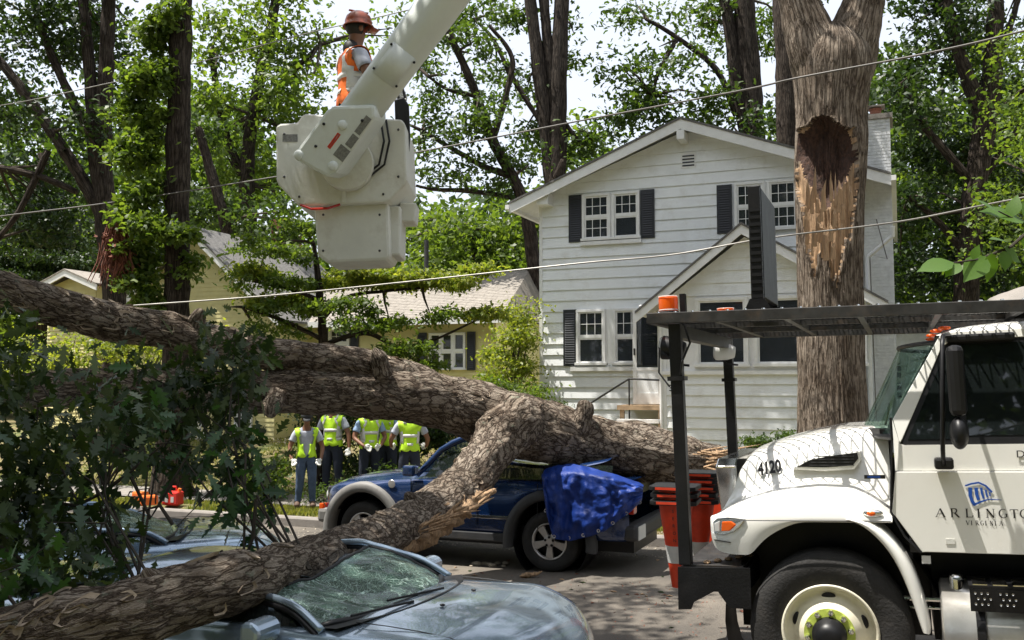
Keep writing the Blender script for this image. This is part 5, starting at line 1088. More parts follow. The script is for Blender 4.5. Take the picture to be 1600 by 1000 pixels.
    ln = MB(); pts = [(TL(px, 812, -.03)[0], -.056, seam(TL(px, 812, -.03)[0])) for px in range(1140, 1393, 12)]; ln.tube(pts, .0035, 5); ln.build('panel_seam', BK, T)
    # number 4120 following the hood side
    for i, ch in enumerate('4120'):
        x, z = TL(1186+i*9.0, 741-i*1.6, .36); text(ch, .118, M['decal_black'], T, (x, .322, z), (math.pi/2-.28, -.05, R(3)), name='number', sx=.66, ext=.003, bold=.005)
    # rear fender flare strip
    fo = [(1335, 811), (1357, 813), (1378, 824), (1400, 846), (1418, 872), (1432, 900), (1443, 930), (1451, 958), (1456, 982), (1455, 990)]
    fi = [(1322, 813), (1340, 818), (1360, 831), (1382, 853), (1398, 876), (1411, 902), (1423, 932), (1432, 958), (1440, 982), (1443, 990)]
    ss = []
    for a, b in zip(fo, fi):
        A, B = TL(*a, -.07), TL(*b, -.09); m_ = ((A[0]+B[0])/2, (A[1]+B[1])/2)
        ss.append([(A[0], .2, A[1]), (A[0]+.004, -.02, A[1]), (A[0]-.01, -.065, A[1]-.01), (m_[0], -.09, m_[1]), (B[0], -.085, B[1]), (B[0]-.006, -.05, B[1]), (B[0]-.004, .2, B[1])])
    v_, f_ = loft(ss); mesh('fender_flare', v_, f_, PW, T, smooth=True, subsurf=1)
    # wheel well, chassis, engine mass
    hubx, hubz = TL(1297, 988, 0)
    MB().lathe([(.70, .16), (.70, .62)], 40, 'y', (hubx, 0, hubz)).build('wheel_well', BK, T, smooth=True)
    MB().box(x0+.25, x1+.1, .5, 1.9, .45, 1.35).box(x0+.12, x1+3, .7, .85, .55, .85).box(x0+.12, x1+3, 1.55, 1.7, .55, .85).build('chassis', M['black_steel'], T)
    MB().box(x0+.1, x1+.2, .60, .64, .4, 1.6).build('well_wall', BK, T)
    MB().rod((hubx, .2, hubz), (hubx, 2.2, hubz), .06).build('axle', M['black_steel'], T)
    for (xx, yy, fc) in ((hubx, 0, -1), (hubx, 2.4, 1)):
        wheel(T, xx, yy, hubz, .512, .29, fc, 'truck', .585)
    # cab: side skin mapped from the side view
    bz_, cz = TL(1500, 700)[1], TL(1500, 736)[1]
    def yy(x, z, far=False):
        y = 0.0
        if z > cz: y += .018
        if z > bz_: y += (z-bz_)*.17
        return 2*CY-y if far else y
    XR = TL(2150, 700)[0]; door_b = TL(1500, 864)[1]; rz = TL(1500, 516)[1]
    pA = TL(1392, 660); pB = TL(1392, 800); pC = TL(1441, 863)
    xwin = XR-.25
    aw0 = TL(1394, 684, .1); aw1 = TL(1462, 534, .15)
    q0 = TL(1414, 698); q1 = TL(1474, 546, .1)
    for far in (False, True):
        def skin(name, poly, th=.03, m=PW, off=0, nb=True, parent=T):
            v = [(x, yy(x, z, far)+(off if far else -off), z) for x, z in poly]; n = len(v); sg = -1 if far else 1
            v += [(a, b+sg*th, c) for a, b, c in v]
            return mesh(name, v, [tuple(range(n)), tuple(range(2*n-1, n-1, -1))]+[(i, i+n, (i+1) % n+n, (i+1) % n) for i in range(n)], m, parent, bevel=.004 if nb else 0)
        d = skin('door', [(pA[0]+.008, cz-.004), (pB[0]+.008, pB[1]), (pC[0], pC[1]), (pC[0]+.02, door_b), (XR, door_b), (XR, cz-.004)])
        skin('door_upper', [(pA[0]+.008, cz+.001), (XR, cz+.001), (XR, bz_+.02), (q0[0], bz_+.02), (q0[0]-.03, bz_+.03), (pA[0]+.008, pA[1]+.02)], parent=d, nb=False)
        skin('pillar', [(aw0[0]+.012, pA[1]+.02), (q0[0]-.03, bz_+.03), (q0[0]-.012, bz_+.06), (q1[0]-.01, q1[1]+.012), (q1[0]+.05, rz-.055), (aw1[0]+.02, rz-.03)], .05)
        skin('roof_rail', [(aw1[0]+.02, rz-.03), (q1[0]+.05, rz-.055), (XR, rz-.055), (XR, rz), (aw1[0]+.06, rz)], .05)
        skin('window_seal', [(q0[0]-.012, bz_+.02), (XR-.1, bz_+.02), (XR-.1, rz-.055), (q1[0]+.03, rz-.055), (q1[0]-.005, q1[1]+.01), (q0[0]-.02, bz_+.07)], .006, BK, -.008)
        for pl in ([(q0[0]+.02, bz_+.055), (q0[0]+.33, bz_+.055), (q0[0]+.33, rz-.09), (q1[0]+.04, rz-.09), (q1[0]+.015, q1[1]-.01)], [(q0[0]+.37, bz_+.075), (XR-.16, bz_+.075), (XR-.16, rz-.085), (q0[0]+.37, rz-.085)]):
            skin('window', pl, .005, M['side_glass'], -.004, False)
    MB().box(XR, XR+.03, .02, 2.38, door_b, rz).build('cab_back', PW, T)
    # roof
    rs = []
    for x, dz, iny in ((aw1[0]+.0, -.035, .10), (aw1[0]+.06, .02, .06), (aw1[0]+.2, .055, .02), (aw1[0]+.6, .075, 0), (XR, .08, 0)):
        rs.append([(x, .145+iny*.2, rz-.02), (x, .15+iny*.4, rz+dz*.45), (x, .22+iny, rz+dz*.8), (x, .5+iny, rz+dz), (x-.0, CY, rz+dz+.01)])
    shell('roof', PW, T, rs, CY)
    for yv, xo in ((.22, .03), (.55, -.01), (1.2, -.02), (1.85, -.01)):
        MB().sphere((aw1[0]+.06+xo-.03, yv, rz+.03), (.04, .022, .014), 14, 8).build('marker_light', M['amber_lens'], T, smooth=True)
    # windshield with dark surround
    ws = []
    for i in range(9):
        f = i/8; a = (aw0[0]*(1-f)+aw1[0]*f, aw0[1]*(1-f)+aw1[1]*f)
        row = []
        for j in range(13):
            g_ = j/12; y = .12+.06*f+(2.4-.24-.12*f)*g_; b = math.sin(math.pi*g_)**.8*.24; row.append((a[0]-b+.012, y, a[1]))
        ws.append(row)
    v_, f_ = loft(ws); mesh('windshield', v_, f_, M['windshield'], T, smooth=True)
    e = MB(); e.tube([r[0] for r in ws], .014, 6); e.tube([r[-1] for r in ws], .014, 6); e.tube(ws[0], .02, 6); e.tube(ws[-1], .016, 6); e.build('windshield_seal', BK, T)
    MB().prism([(x1-.05, .3), (x1-.2, .7), (x1-.24, 1.2), (x1-.2, 1.7), (x1-.05, 2.1), (x1+.12, 2.1), (x1+.12, .3)], shoulder(x1)-.06, shoulder(x1)-.002, 'z').build('cowl', BK, T)
    MB().tube([(aw0[0]-.06, .6, aw0[1]+.01), (aw0[0]-.03, 1.0, aw0[1]+.12), (aw0[0]-.02, 1.15, aw0[1]+.2)], .008, 6).build('wiper', BK, T)
    # things on the dashboard, dash, seat, steering wheel
    MB().box(aw0[0]+.02, aw0[0]+.35, .15, 2.25, bz_-.08, bz_+.0).build('dashboard', BK, T, bevel=.02)
    pb = MB().add([(aw0[0]+.03, .5, bz_+.02), (aw0[0]+.3, .3, bz_+.05), (aw0[0]+.32, .8, bz_+.13), (aw0[0]+.05, .95, bz_+.07)], [(0, 1, 2, 3)]).build('paper', M['clear_lens'], T); pb.modifiers.new('s', 'SOLIDIFY').thickness = .003
    MB().sphere((aw0[0]+.12, .95, bz_+.07), (.11, .14, .06), 10, 6).build('blue_cloth', M['steelblue_paint'], T)
    MB().lathe([(.20+.013*math.cos(a), .013*math.sin(a)) for a in [i*math.pi/4 for i in range(9)]], 28, 'y').build('steering_wheel', BK, T, smooth=True, loc=(aw0[0]+.55, .62, bz_+.12), rot=(0, 0, R(70)))
    MB().box(aw0[0]+.85, aw0[0]+1.0, .35, .9, bz_-.4, bz_+.45).box(aw0[0]+.88, aw0[0]+1.0, .5, .75, bz_+.46, bz_+.62).build('seat', BK, T, bevel=.03)
    MB().box(pB[0]+.1, XR, .1, 2.3, door_b-.02, door_b+.06).build('cab_floor', BK, T)
    # visor strip above the door, mirrors
    p, q = TL(1478, 529, .1), TL(1586, 524, .1); MB().box(p[0], q[0], .085, .16, p[1]-.028, p[1]+.022).build('rain_guard', BK, T, bevel=.015)
    mt, mb_ = TL(1474, 524, -.2), TL(1474, 725, -.12)
    MB().tube([(mt[0]+.05, .12, mt[1]+.01), (mt[0], -.12, mt[1]), (mt[0]-.01, -.2, mt[1]-.06), (mb_[0], -.2, mb_[1]+.1), (mb_[0], -.12, mb_[1]), (mb_[0]+.02, .0, mb_[1]-.0)], .014, 8).build('mirror_arm', BK, T, smooth=True)
    MB().box(mb_[0]-.05, mb_[0]+.06, -.12, .0, mb_[1]-.035, mb_[1]+.035).build('mirror_mount', BK, T, bevel=.015)
    a, b = TL(1477, 540, -.25), TL(1512, 650, -.25); MB().box(a[0], b[0], -.31, -.17, b[1], a[1]).build('mirror', BK, T, bevel=.035)
    a, b = TL(1482, 654, -.25), TL(1516, 700, -.25); MB().sphere(((a[0]+b[0])/2, -.25, (a[1]+b[1])/2), ((b[0]-a[0])/2, .09, (a[1]-b[1])/2*1.1), 18, 12).build('convex_mirror', BK, T, smooth=True)
    # door gap line
    MB().tube([(pA[0], -.004, pA[1]+.03), (pA[0], -.006, pA[1]-.1), (pB[0], -.006, pB[1]), ((pB[0]+pC[0])/2-.01, -.006, (pB[1]+pC[1])/2-.03), (pC[0]-.005, -.004, pC[1])], .008, 6).build('door_gap', BK, T)
    # badges and door lettering
    p = TL(1349, 745, 0); q = TL(1383, 751, 0); bd = MB().box(p[0], q[0], .0, .012, q[1], p[1]).build('badge', M['decal_black'], T, loc=(0, .13, 0)); MB().box(p[0]+.02, q[0]-.03, -.001, .0, q[1]+.006, p[1]-.006).build('badge_face', M['decal_blue'], bd)
    x, z = TL(1588, 715, 0); text('Du', .062, M['decal_black'], T, (x, .012, z), name='lettering', sx=1.1)
    serif_text('ARLINGTON', [TL(px, 806)[0] for px in (1463, 1486, 1509, 1527, 1541, 1561, 1578, 1594, 1614)], TL(1500, 808)[1], .052, .066, T, -.003)
    serif_text('VIRGINIA', [TL(1510+i*7.4, 819)[0] for i in range(8)], TL(1500, 820)[1], .027, .024, T, -.003)
    ob = MB()   # columned emblem: roof stroke, columns, base swoosh
    def stroke(pts, w0, w1):
        n = len(pts); P2 = [TL(*p) for p in pts]; l = []; r_ = []
        for i, p in enumerate(P2):
            a = P2[max(i-1, 0)]; b = P2[min(i+1, n-1)]; dx, dz = b[0]-a[0], b[1]-a[1]; L_ = math.hypot(dx, dz); w = (w0+(w1-w0)*i/(n-1))/2; l.append((p[0]-dz/L_*w, -.003, p[1]+dx/L_*w)); r_.append((p[0]+dz/L_*w, -.003, p[1]-dx/L_*w))
        ob.add(l+r_, [(i, i+1, n+i+1, n+i) for i in range(n-1)])
    stroke([(1508, 759), (1517, 756), (1529, 754), (1540, 759), (1550, 769)], .010, .012)
    stroke([(1516, 762), (1516, 774), (1519, 783), (1523, 789)], .022, .018)
    stroke([(1525, 762), (1526, 772), (1529, 781)], .020, .018); stroke([(1533, 762), (1534, 770), (1537, 779)], .014, .012)
    stroke([(1540, 765), (1541, 772), (1543, 777)], .010, .010); stroke([(1546, 769), (1547, 775)], .008, .008)
    stroke([(1521, 789), (1532, 784), (1545, 780), (1565, 781)], .014, .003)
    em = ob.build('emblem', M['decal_blue'], T); em.modifiers.new('s', 'SOLIDIFY').thickness = .002
    MB().box(*(TL(1478, 846)[0], TL(1492, 846)[0]), -.004, -.001, TL(0, 0)[1]*0+TL(1485, 850)[1], TL(1485, 842)[1]).build('sticker', M['bucket_white'], T)
    # fuel tank, straps, cap, step
    tx, tz = TL(1467, 908, .1); R_ = .31; zc = tz-R_
    MB().lathe([(0, 0), (R_*.9, 0), (R_, .012), (R_, 2.2), (0, 2.2)], 48, 'x', (tx, -.1+R_, zc)).build('fuel_tank', M['tank_metal'], T, smooth=True)
    for dx in (.19, .95): MB().lathe([(R_+.004, 0), (R_+.01, .002), (R_+.01, .05), (R_+.004, .052)], 48, 'x', (tx+dx, -.1+R_, zc)).build('strap', BK, T)
    MB().lathe([(.0, .06), (.04, .06), (.045, .03), (.045, -.03)], 20, 'z', (tx+.10, .10, tz-.01)).build('fuel_cap', M['chrome'], T, smooth=True)
    sx = TL(1512, 905, 0)[0]; st = MB().box(sx, XR, -.12, .20, tz+.005, tz+.022).build('step', M['black_steel'], T)
    s2 = MB().add([(sx, -.125, tz+.004), (XR, -.125, tz+.004), (XR, -.12, tz-.13), (sx, -.12, tz-.13)], [(0, 1, 2, 3)]).build('step_skirt', M['black_steel'], st); s2.modifiers.new('s', 'SOLIDIFY').thickness = .004
    k = 0
    for i in range(13):
        for j in range(3):
            if (i % 4) == 3: continue
            xx = sx+.03+i*.034; o = MB().lathe([(.0085, 0), (.007, -.006), (.003, -.003)], 8, 'y', (xx+(j % 2)*.014, -.129, tz-.02-j*.032)).build('grip_stud', M['chrome'], st)
    for i in range(6): MB().box(sx+.02+i*.11, sx+.10+i*.11, -.11, .1, tz+.023, tz+.03).build('tread_bar', M['chrome'], st)
    MB().rod((pC[0]-.15, .12, tz-.12), (tx+.02, .12, tz-.12), .018).rod((pC[0]-.15, .2, tz-.19), (tx+.02, .2, tz-.19), .012).build('pipe', M['chrome'], T)
    MB().box(pC[0]+.05, XR, .5, 2.1, .4, door_b-.03).build('underbody', M['black_steel'], T)
    a, b = TL(1440, 869), TL(1455, 882); MB().box(a[0], b[0], .02, .03, b[1], a[1]).build('label_plate', M['reflective'], T)
    # bumper with gusset plates
    bl = [TL(*p, -.02) for p in ((1059, 886), (1172, 888), (1174, 952), (1140, 950), (1120, 922), (1084, 941), (1080, 952), (1060, 952))]
    bo = MB().box(bl[0][0]+.001, bl[1][0]-.02, .0, 2.4, bl[1][1]-.17, bl[0][1]-.004).build('bumper', M['black_steel'], T, bevel=.01)
    for y in (-.02, 2.4): MB().prism(bl, y, y+.018).build('gusset', M['black_steel'], bo)
    bx('deck', M['rack_steel'], bo, bl[0][0]+.03, bl[1][0]-.05, .02, 2.38, bl[0][1], bl[0][1]+.012)
    for i in range(5): MB().sphere((bl[0][0]+.18+.06*i, .1+.08*i, bl[0][1]+.02), (.03, .05, .012), 6, 4).build('debris', M['torn_wood'], bo)
    # rack posts
    RZ = TL(1040, 492, -.05)[1]-.0
    pt = TL(1054, 508, 0); pb = TL(1069, 886, 0); px_ = (pt[0]+pb[0])/2
    posts = []
    for y in (0., 2.2): posts.append(MB().box(px_-.042, px_+.042, y, y+.085, bl[0][1]+.01, RZ-.06).build('post', M['black_steel'], T, bevel=.006))
    bx('cross_beam', M['black_steel'], T, px_-.04, px_+.04, .086, 2.198, RZ-.16, RZ-.07)
    xl = TL(1010, 497, -.06)[0]; xr = 3.4
    rk = MB().box(xl, xr, -.06, -.01, RZ-.055, RZ+.02).box(xl, xr, 2.36, 2.41, RZ-.055, RZ+.02).box(xl, xl+.05, -.01, 2.36, RZ-.055, RZ+.02).build('rack_frame', M['rack_steel'], T, bevel=.004)
    for i in range(9):
        xx = xl+.45+i*.47
        if xx < xr: MB().box(xx, xx+.04, -.009, 2.359, RZ-.05, RZ-.012).build('crossbar', M['rack_steel'], rk)
    bx('inner_rail', M['rack_steel'], rk, xl+.05, xr, .8, .84, RZ-.045, RZ-.013); bx('inner_rail', M['rack_steel'], rk, xl+.05, xr, 1.6, 1.64, RZ-.045, RZ-.013)
    for i in range(26): MB().lathe([(.013, 0), (.01, .008), (0, .01)], 8, 'z', (xl+.08+i*.12, -.035, RZ+.02)).build('bolt', M['chrome'], rk)
    ms = MB(); x = xl-2.4; sp = .075
    while x < xr:
        for sg in (1, -1):
            # strand from y=0 to 2.36 at 60 degrees
            dx = 2.36*.55*sg; a = x if sg > 0 else x+2.4
            A_, B_ = (a, 0.0), (a+dx, 2.36)
            f0, f1 = 0, 1
            if abs(dx) > 0:
                lo, hi = ((xl+.05-A_[0])/dx, (xr-A_[0])/dx) if dx > 0 else ((xr-A_[0])/dx, (xl+.05-A_[0])/dx); f0, f1 = max(0, lo), min(1, hi)
            if f1-f0 > .02:
                a0 = (A_[0]+dx*f0, 2.36*f0); a1 = (A_[0]+dx*f1, 2.36*f1); w = .0042
                zz = RZ-.008 if sg > 0 else RZ-.004
                ms.add([(a0[0]-w, a0[1], zz), (a0[0]+w, a0[1], zz), (a1[0]+w, a1[1], zz), (a1[0]-w, a1[1], zz), (a0[0]-w, a0[1], zz+.012), (a0[0]+w, a0[1], zz+.012), (a1[0]+w, a1[1], zz+.012), (a1[0]-w, a1[1], zz+.012)], [(0, 1, 2, 3), (4, 7, 6, 5), (0, 4, 5, 1), (2, 6, 7, 3), (0, 3, 7, 4), (1, 5, 6, 2)])
        x += sp
    ms.build('mesh_deck', M['rack_steel'], rk, kind='stuff')
    th_ = R(1.5); pv = Vector((xl, 0, RZ)); rk.rotation_euler = (0, th_, 0); rk.location = pv-Matrix.Rotation(th_, 3, 'Y') @ pv
    # beacons, work lamps
    def beacon(px, py0, py1, y, wpx, nm='beacon'):
        x, z0 = TL(px, py1, y); z1 = TL(px, py0, y)[1]; r = wpx/1500*6.9/2; h = z1-z0
        b = MB().lathe([(r*1.05, 0), (r*1.05, h*.18), (r*.9, h*.22)], 24, 'z', (x, y, z0)).build(nm, M['dark_cladding'], T, smooth=False)
        MB().lathe([(r*.96, h*.2), (r*.96, h*.8), (r*.9, h*.95), (0, h)], 24, 'z', (x, y, z0)).build('lens', M['amber_lens'], b, smooth=True)
        for f in (.24, .9): MB().lathe([(r*.98, h*f), (r*1.02, h*(f+.01)), (r*.98, h*(f+.05))], 24, 'z', (x, y, z0)).build('lens_ring', M['clear_lens'], b)
    beacon(1045, 461, 493, .12, 31); beacon(1134, 481, 493, 2.1, 34)
    x, z = TL(1067, 493, .3); bx('bracket', M['black_steel'], T, x-.02, x+.02, .3, .36, z, z+.16)
    def lamp(px, py, y, post, m):
        x, z = TL(px, py, y); b = MB().lathe([(.0, .16), (.05, .16), (.075, .1), (.085, .02), (.085, 0)], 20, 'x', (0, 0, 0)).build('work_lamp', m, T, smooth=True); b.location = (x, y, z); b.rotation_euler = (0, R(8), 0)
        MB().lathe([(.083, -.003), (.07, -.02), (0, -.024)], 20, 'x').build('lens', M['clear_lens'], b, smooth=True)
        MB().tube([(.06, 0, -.085), (.1, 0, -.11), (.2, 0, -.11)], .01, 6).build('bracket', BK, b)
    lamp(1120, 548, 2.1, 1, M['reflective']); lamp(1036, 543, .12, 0, BK)
    MB().tube([(px_+.06, .05, RZ-.06), (px_+.10, .04, RZ-.2), (px_+.05, -.02, RZ-.33), (px_+.03, .0, RZ-.42)], .008, 6).tube([(px_-.05, .05, RZ-.3), (px_-.12, .04, RZ-.22), (px_-.13, .04, RZ-.4), (px_-.05, .0, RZ-.5)], .007, 6).build('wiring', BK, T)
    for y in (-.015, 2.18): MB().box(px_-.06, px_+.06, y, y+.118, RZ-.46, RZ-.43).build('clamp', M['black_steel'], T)
    return T, RZ
def serif_text(s, xs, z0, h, w, parent, y):
    """roman capitals with thick and thin strokes and serifs"""
    G = {'A': [((0, 0), (.5, 1), .06), ((.5, 1), (1, 0), .15), ((.22, .36), (.76, .36), .05)], 'R': [((.12, 0), (.12, 1), .14), ((.12, 1), (.6, 1), .06), ((.6, 1), (.74, .77), .12), ((.74, .77), (.55, .5), .1), ((.12, .5), (.55, .5), .05), ((.45, .5), (.95, 0), .14)],
         'L': [((.15, 0), (.15, 1), .14), ((.15, .03), (.8, .03), .06), ((.8, .03), (.86, .25), .06)], 'I': [((.3, 0), (.3, 1), .15)],
         'N': [((.12, 0), (.12, 1), .06), ((.12, 1), (.88, 0), .15), ((.88, 0), (.88, 1), .06)], 'T': [((.5, 0), (.5, 1), .14), ((.05, .97), (.95, .97), .06), ((.05, .97), (.05, .78), .05), ((.95, .97), (.95, .78), .05)],
         'V': [((0, 1), (.5, 0), .15), ((.5, 0), (1, 1), .06)]}
    def arc(a0, a1, n=12): return [(.5+.46*math.cos(R(a0+(a1-a0)*i/n)), .5+.5*math.sin(R(a0+(a1-a0)*i/n))) for i in range(n+1)]
    O_ = arc(0, 360, 20); G['O'] = [(O_[i], O_[i+1], .06+.09*abs((O_[i][0]-.5)*2)**1.5) for i in range(20)]
    C_ = arc(50, 320, 16); G['G'] = [(C_[i], C_[i+1], .06+.09*max(0, (.5-C_[i][0])*2)**1.2) for i in range(16)]+[((.86, .1), (.86, .45), .13), ((.68, .45), (1, .45), .05)]
    SF = {'A': [(0, 0), (1, 0)], 'R': [(.12, 0), (.12, 1), (.95, 0)], 'L': [(.15, 0), (.15, 1)], 'I': [(.3, 0), (.3, 1)], 'N': [(.12, 0), (.12, 1), (.88, 1)], 'T': [(.5, 0)], 'V': [(0, 1), (1, 1)]}
    for i, ch in enumerate(s):
        mb = MB(); ww = w*.72*(.55 if ch == 'I' else 1)
        for j, (a, b, t) in enumerate(G[ch]):
            ax, az, bx_, bz = a[0]*ww, a[1]*h, b[0]*ww, b[1]*h; dx, dz = bx_-ax, bz-az; L_ = math.hypot(dx, dz) or 1; q = t*h*.62; nx, nz = -dz/L_*q, dx/L_*q; yo = y-.0004*j
            mb.add([(xs[i]+ax+nx, yo, z0+az+nz), (xs[i]+bx_+nx, yo, z0+bz+nz), (xs[i]+bx_-nx, yo, z0+bz-nz), (xs[i]+ax-nx, yo, z0+az-nz)], [(0, 1, 2, 3)])
        for (a, b) in SF.get(ch, []): mb.add([(xs[i]+a*ww-.14*h, y-.003, z0+b*h-.02*h), (xs[i]+a*ww+.14*h, y-.003, z0+b*h-.02*h), (xs[i]+a*ww+.14*h, y-.003, z0+b*h+.03*h), (xs[i]+a*ww-.14*h, y-.003, z0+b*h+.03*h)], [(0, 1, 2, 3)])
        mb.build('letter', M['decal_black'], parent)
truck, RZ = make_truck()
# arrow board standing on the rack
def arrow_board():
    x, z = TL(1168, 484, .9); b = thing('arrow_board', 'tall black folded arrow board standing upright on the truck rack', 'signal board', truck.matrix_basis @ Vector((x+.11, .75, RZ-.005)), (0, R(-1)+.0, -SA))
    H_ = TL(1180, 285, .75)[1]-RZ-.02
    MB().box(-.06, .03, 0, .05, 0, H_).build('upright', M['black_steel'], b, bevel=.005)
    MB().box(-.05, .03, .90, .95, 0, H_-.02).build('upright', M['black_steel'], b, bevel=.005)
    p = MB().box(-.005, .035, .051, .899, .16, H_-.01).build('panel', M['black_plastic'], b, bevel=.006)
    for i in range(5):
        for j in range(5): MB().lathe([(.045, 0), (.05, -.03), (.04, -.01), (0, -.005)], 12, 'x', (-.006, .13+i*.17, .26+j*(H_-.4)/4)).build('lamp_socket', M['black_plastic'], p)
    s = MB(); [s.box(-.052, .032, -.006, -.001, .1+i*.055, .125+i*.055) for i in range(int((H_-.2)/.055))]; s.build('edge_ribs', M['black_plastic'], b)
    for y in (0, .9): MB().prism([(-.14, 0), (.12, 0), (.04, .15), (-.07, .15)], y-.008, y-.002).build('foot', M['black_steel'], b)
    for y in (.0, .9): MB().lathe([(.022, 0), (.018, -.012), (0, -.014)], 8, 'y', (-.01, y-.01, .05)).build('bolt', M['chrome'], b)
arrow_board()
# folded grey canvas at the rack's right end
def canvas():
    x, z = TL(1588, 468, 1.0); o = truck.matrix_basis @ Vector((x+.1, .9, RZ-.05)); v = []; f = []; n = 16
    for i in range(n):
        for j in range(n):
            a, b = i/(n-1), j/(n-1); v.append(((a-.5)*.6, (b-.5)*.9, .02+.13*math.sin(math.pi*a)*math.sin(math.pi*b)+.07*noise.noise(Vector((a*5, b*5, 1)))*math.sin(math.pi*a)**.5+.05*max(0, math.sin(a*11+b*3))*math.sin(math.pi*b)))
    f = [(i*n+j, i*n+j+1, (i+1)*n+j+1, (i+1)*n+j) for i in range(n-1) for j in range(n-1)]
    t = mesh('folded_canvas', v, f, M['concrete'], smooth=True, solid=.02, subsurf=1); t.location = o; t.rotation_euler = (0, 0, -SA); tag(t, 'crumpled pale canvas lying on the truck rack at the right edge', 'canvas')
canvas()
# traffic cones, nose down, nested in two stacks behind the bumper
def cone_proto():
    c = thing('traffic_cone', '', 'traffic cone')
    # nose down: base on top
    b = MB(); s = .19; b.prism([(-s, -s+.04), (-s+.04, -s), (s-.04, -s), (s, -s+.04), (s, s-.04), (s-.04, s), (-s+.04, s), (-s, s-.04)], 0, .035, 'z'); b.build('base', M['black_plastic'], c, bevel=.006)
    MB().box(-.13, .13, -s-.004, -s-.0005, .008, .028).build('edge_stripe', M['cone_orange'], c)
    def r(z): return .14+(z)*.15
    prof = lambda a, b_: [(r(a), a), (r(b_), b_)]
    MB().lathe(prof(-.0, -.34), 28, 'z').build('cone_body', M['cone_orange'], c, smooth=True)
    MB().lathe([(r(-.34)+.001, -.34), (r(-.48)+.001, -.48)], 28, 'z').build('collar', M['reflective'], c, smooth=True)
    MB().lathe([(r(-.48), -.48), (r(-.68), -.68), (0, -.69)], 28, 'z').build('cone_tip', M['cone_orange'], c, smooth=True)
    return c
def copy_thing(o, loc, rot, label, group=None):
    c = o.copy(); COL.objects.link(c); c.location = loc; c.rotation_euler = rot; c['label'] = label
    if group: c['group'] = group
    for ch in o.children:
        d = ch.copy(); COL.objects.link(d); d.parent = c
        for g_ in ch.children: e = g_.copy(); COL.objects.link(e); e.parent = d
    return c
cp = cone_proto(); c1 = P(1057, 786, 8.0); c2 = P(1092, 784, 8.6)
names = ['lowest', 'second lowest', 'third from bottom', 'fourth from bottom', 'topmost']
k = 0
for (c, n, which) in ((c1, 3, 'left stack beside the black bumper post'), (c2, 5, 'taller right stack by the grille')):
    for i in range(n):
        lb = ('topmost' if i == n-1 else names[i])+' upside down orange cone in the '+which; loc = c+Vector((random.uniform(-.01, .01), random.uniform(-.01, .01), i*.058)); ro = (0, 0, R(-18+random.uniform(-4, 4)))
        if k == 0: cp.location = loc; cp.rotation_euler = ro; cp['label'] = lb; cp['group'] = 'traffic cones stacked nose down on the bumper'
        else: copy_thing(cp, loc, ro, lb, 'traffic cones stacked nose down on the bumper')
        k += 1
# small black characters down the visible cone
for i, ch in enumerate('SERON'):
    z = -.06-i*.06; text(ch, .035, M['decal_black'], cp, (-.01, -.155-z*.165-.004, z), (math.pi/2, 0, 0), name='lettering')
# white and orange panel standing behind the cones
bp = thing('barricade_panel', 'orange and white barricade panel standing behind the two stacks of cones', 'barricade', P(1100, 850, 8.95), (0, R(6), -SA))
MB().box(-.16, .16, 0, .02, 0, .5).build('panel', M['reflective'], bp, bevel=.005)
MB().add([(.02, -.002, .0), (.15, -.002, .0), (.15, -.002, .46), (.08, -.002, .49), (.02, -.002, .44)], [(0, 1, 2, 3, 4)]).build('stripe', M['cone_orange'], bp)
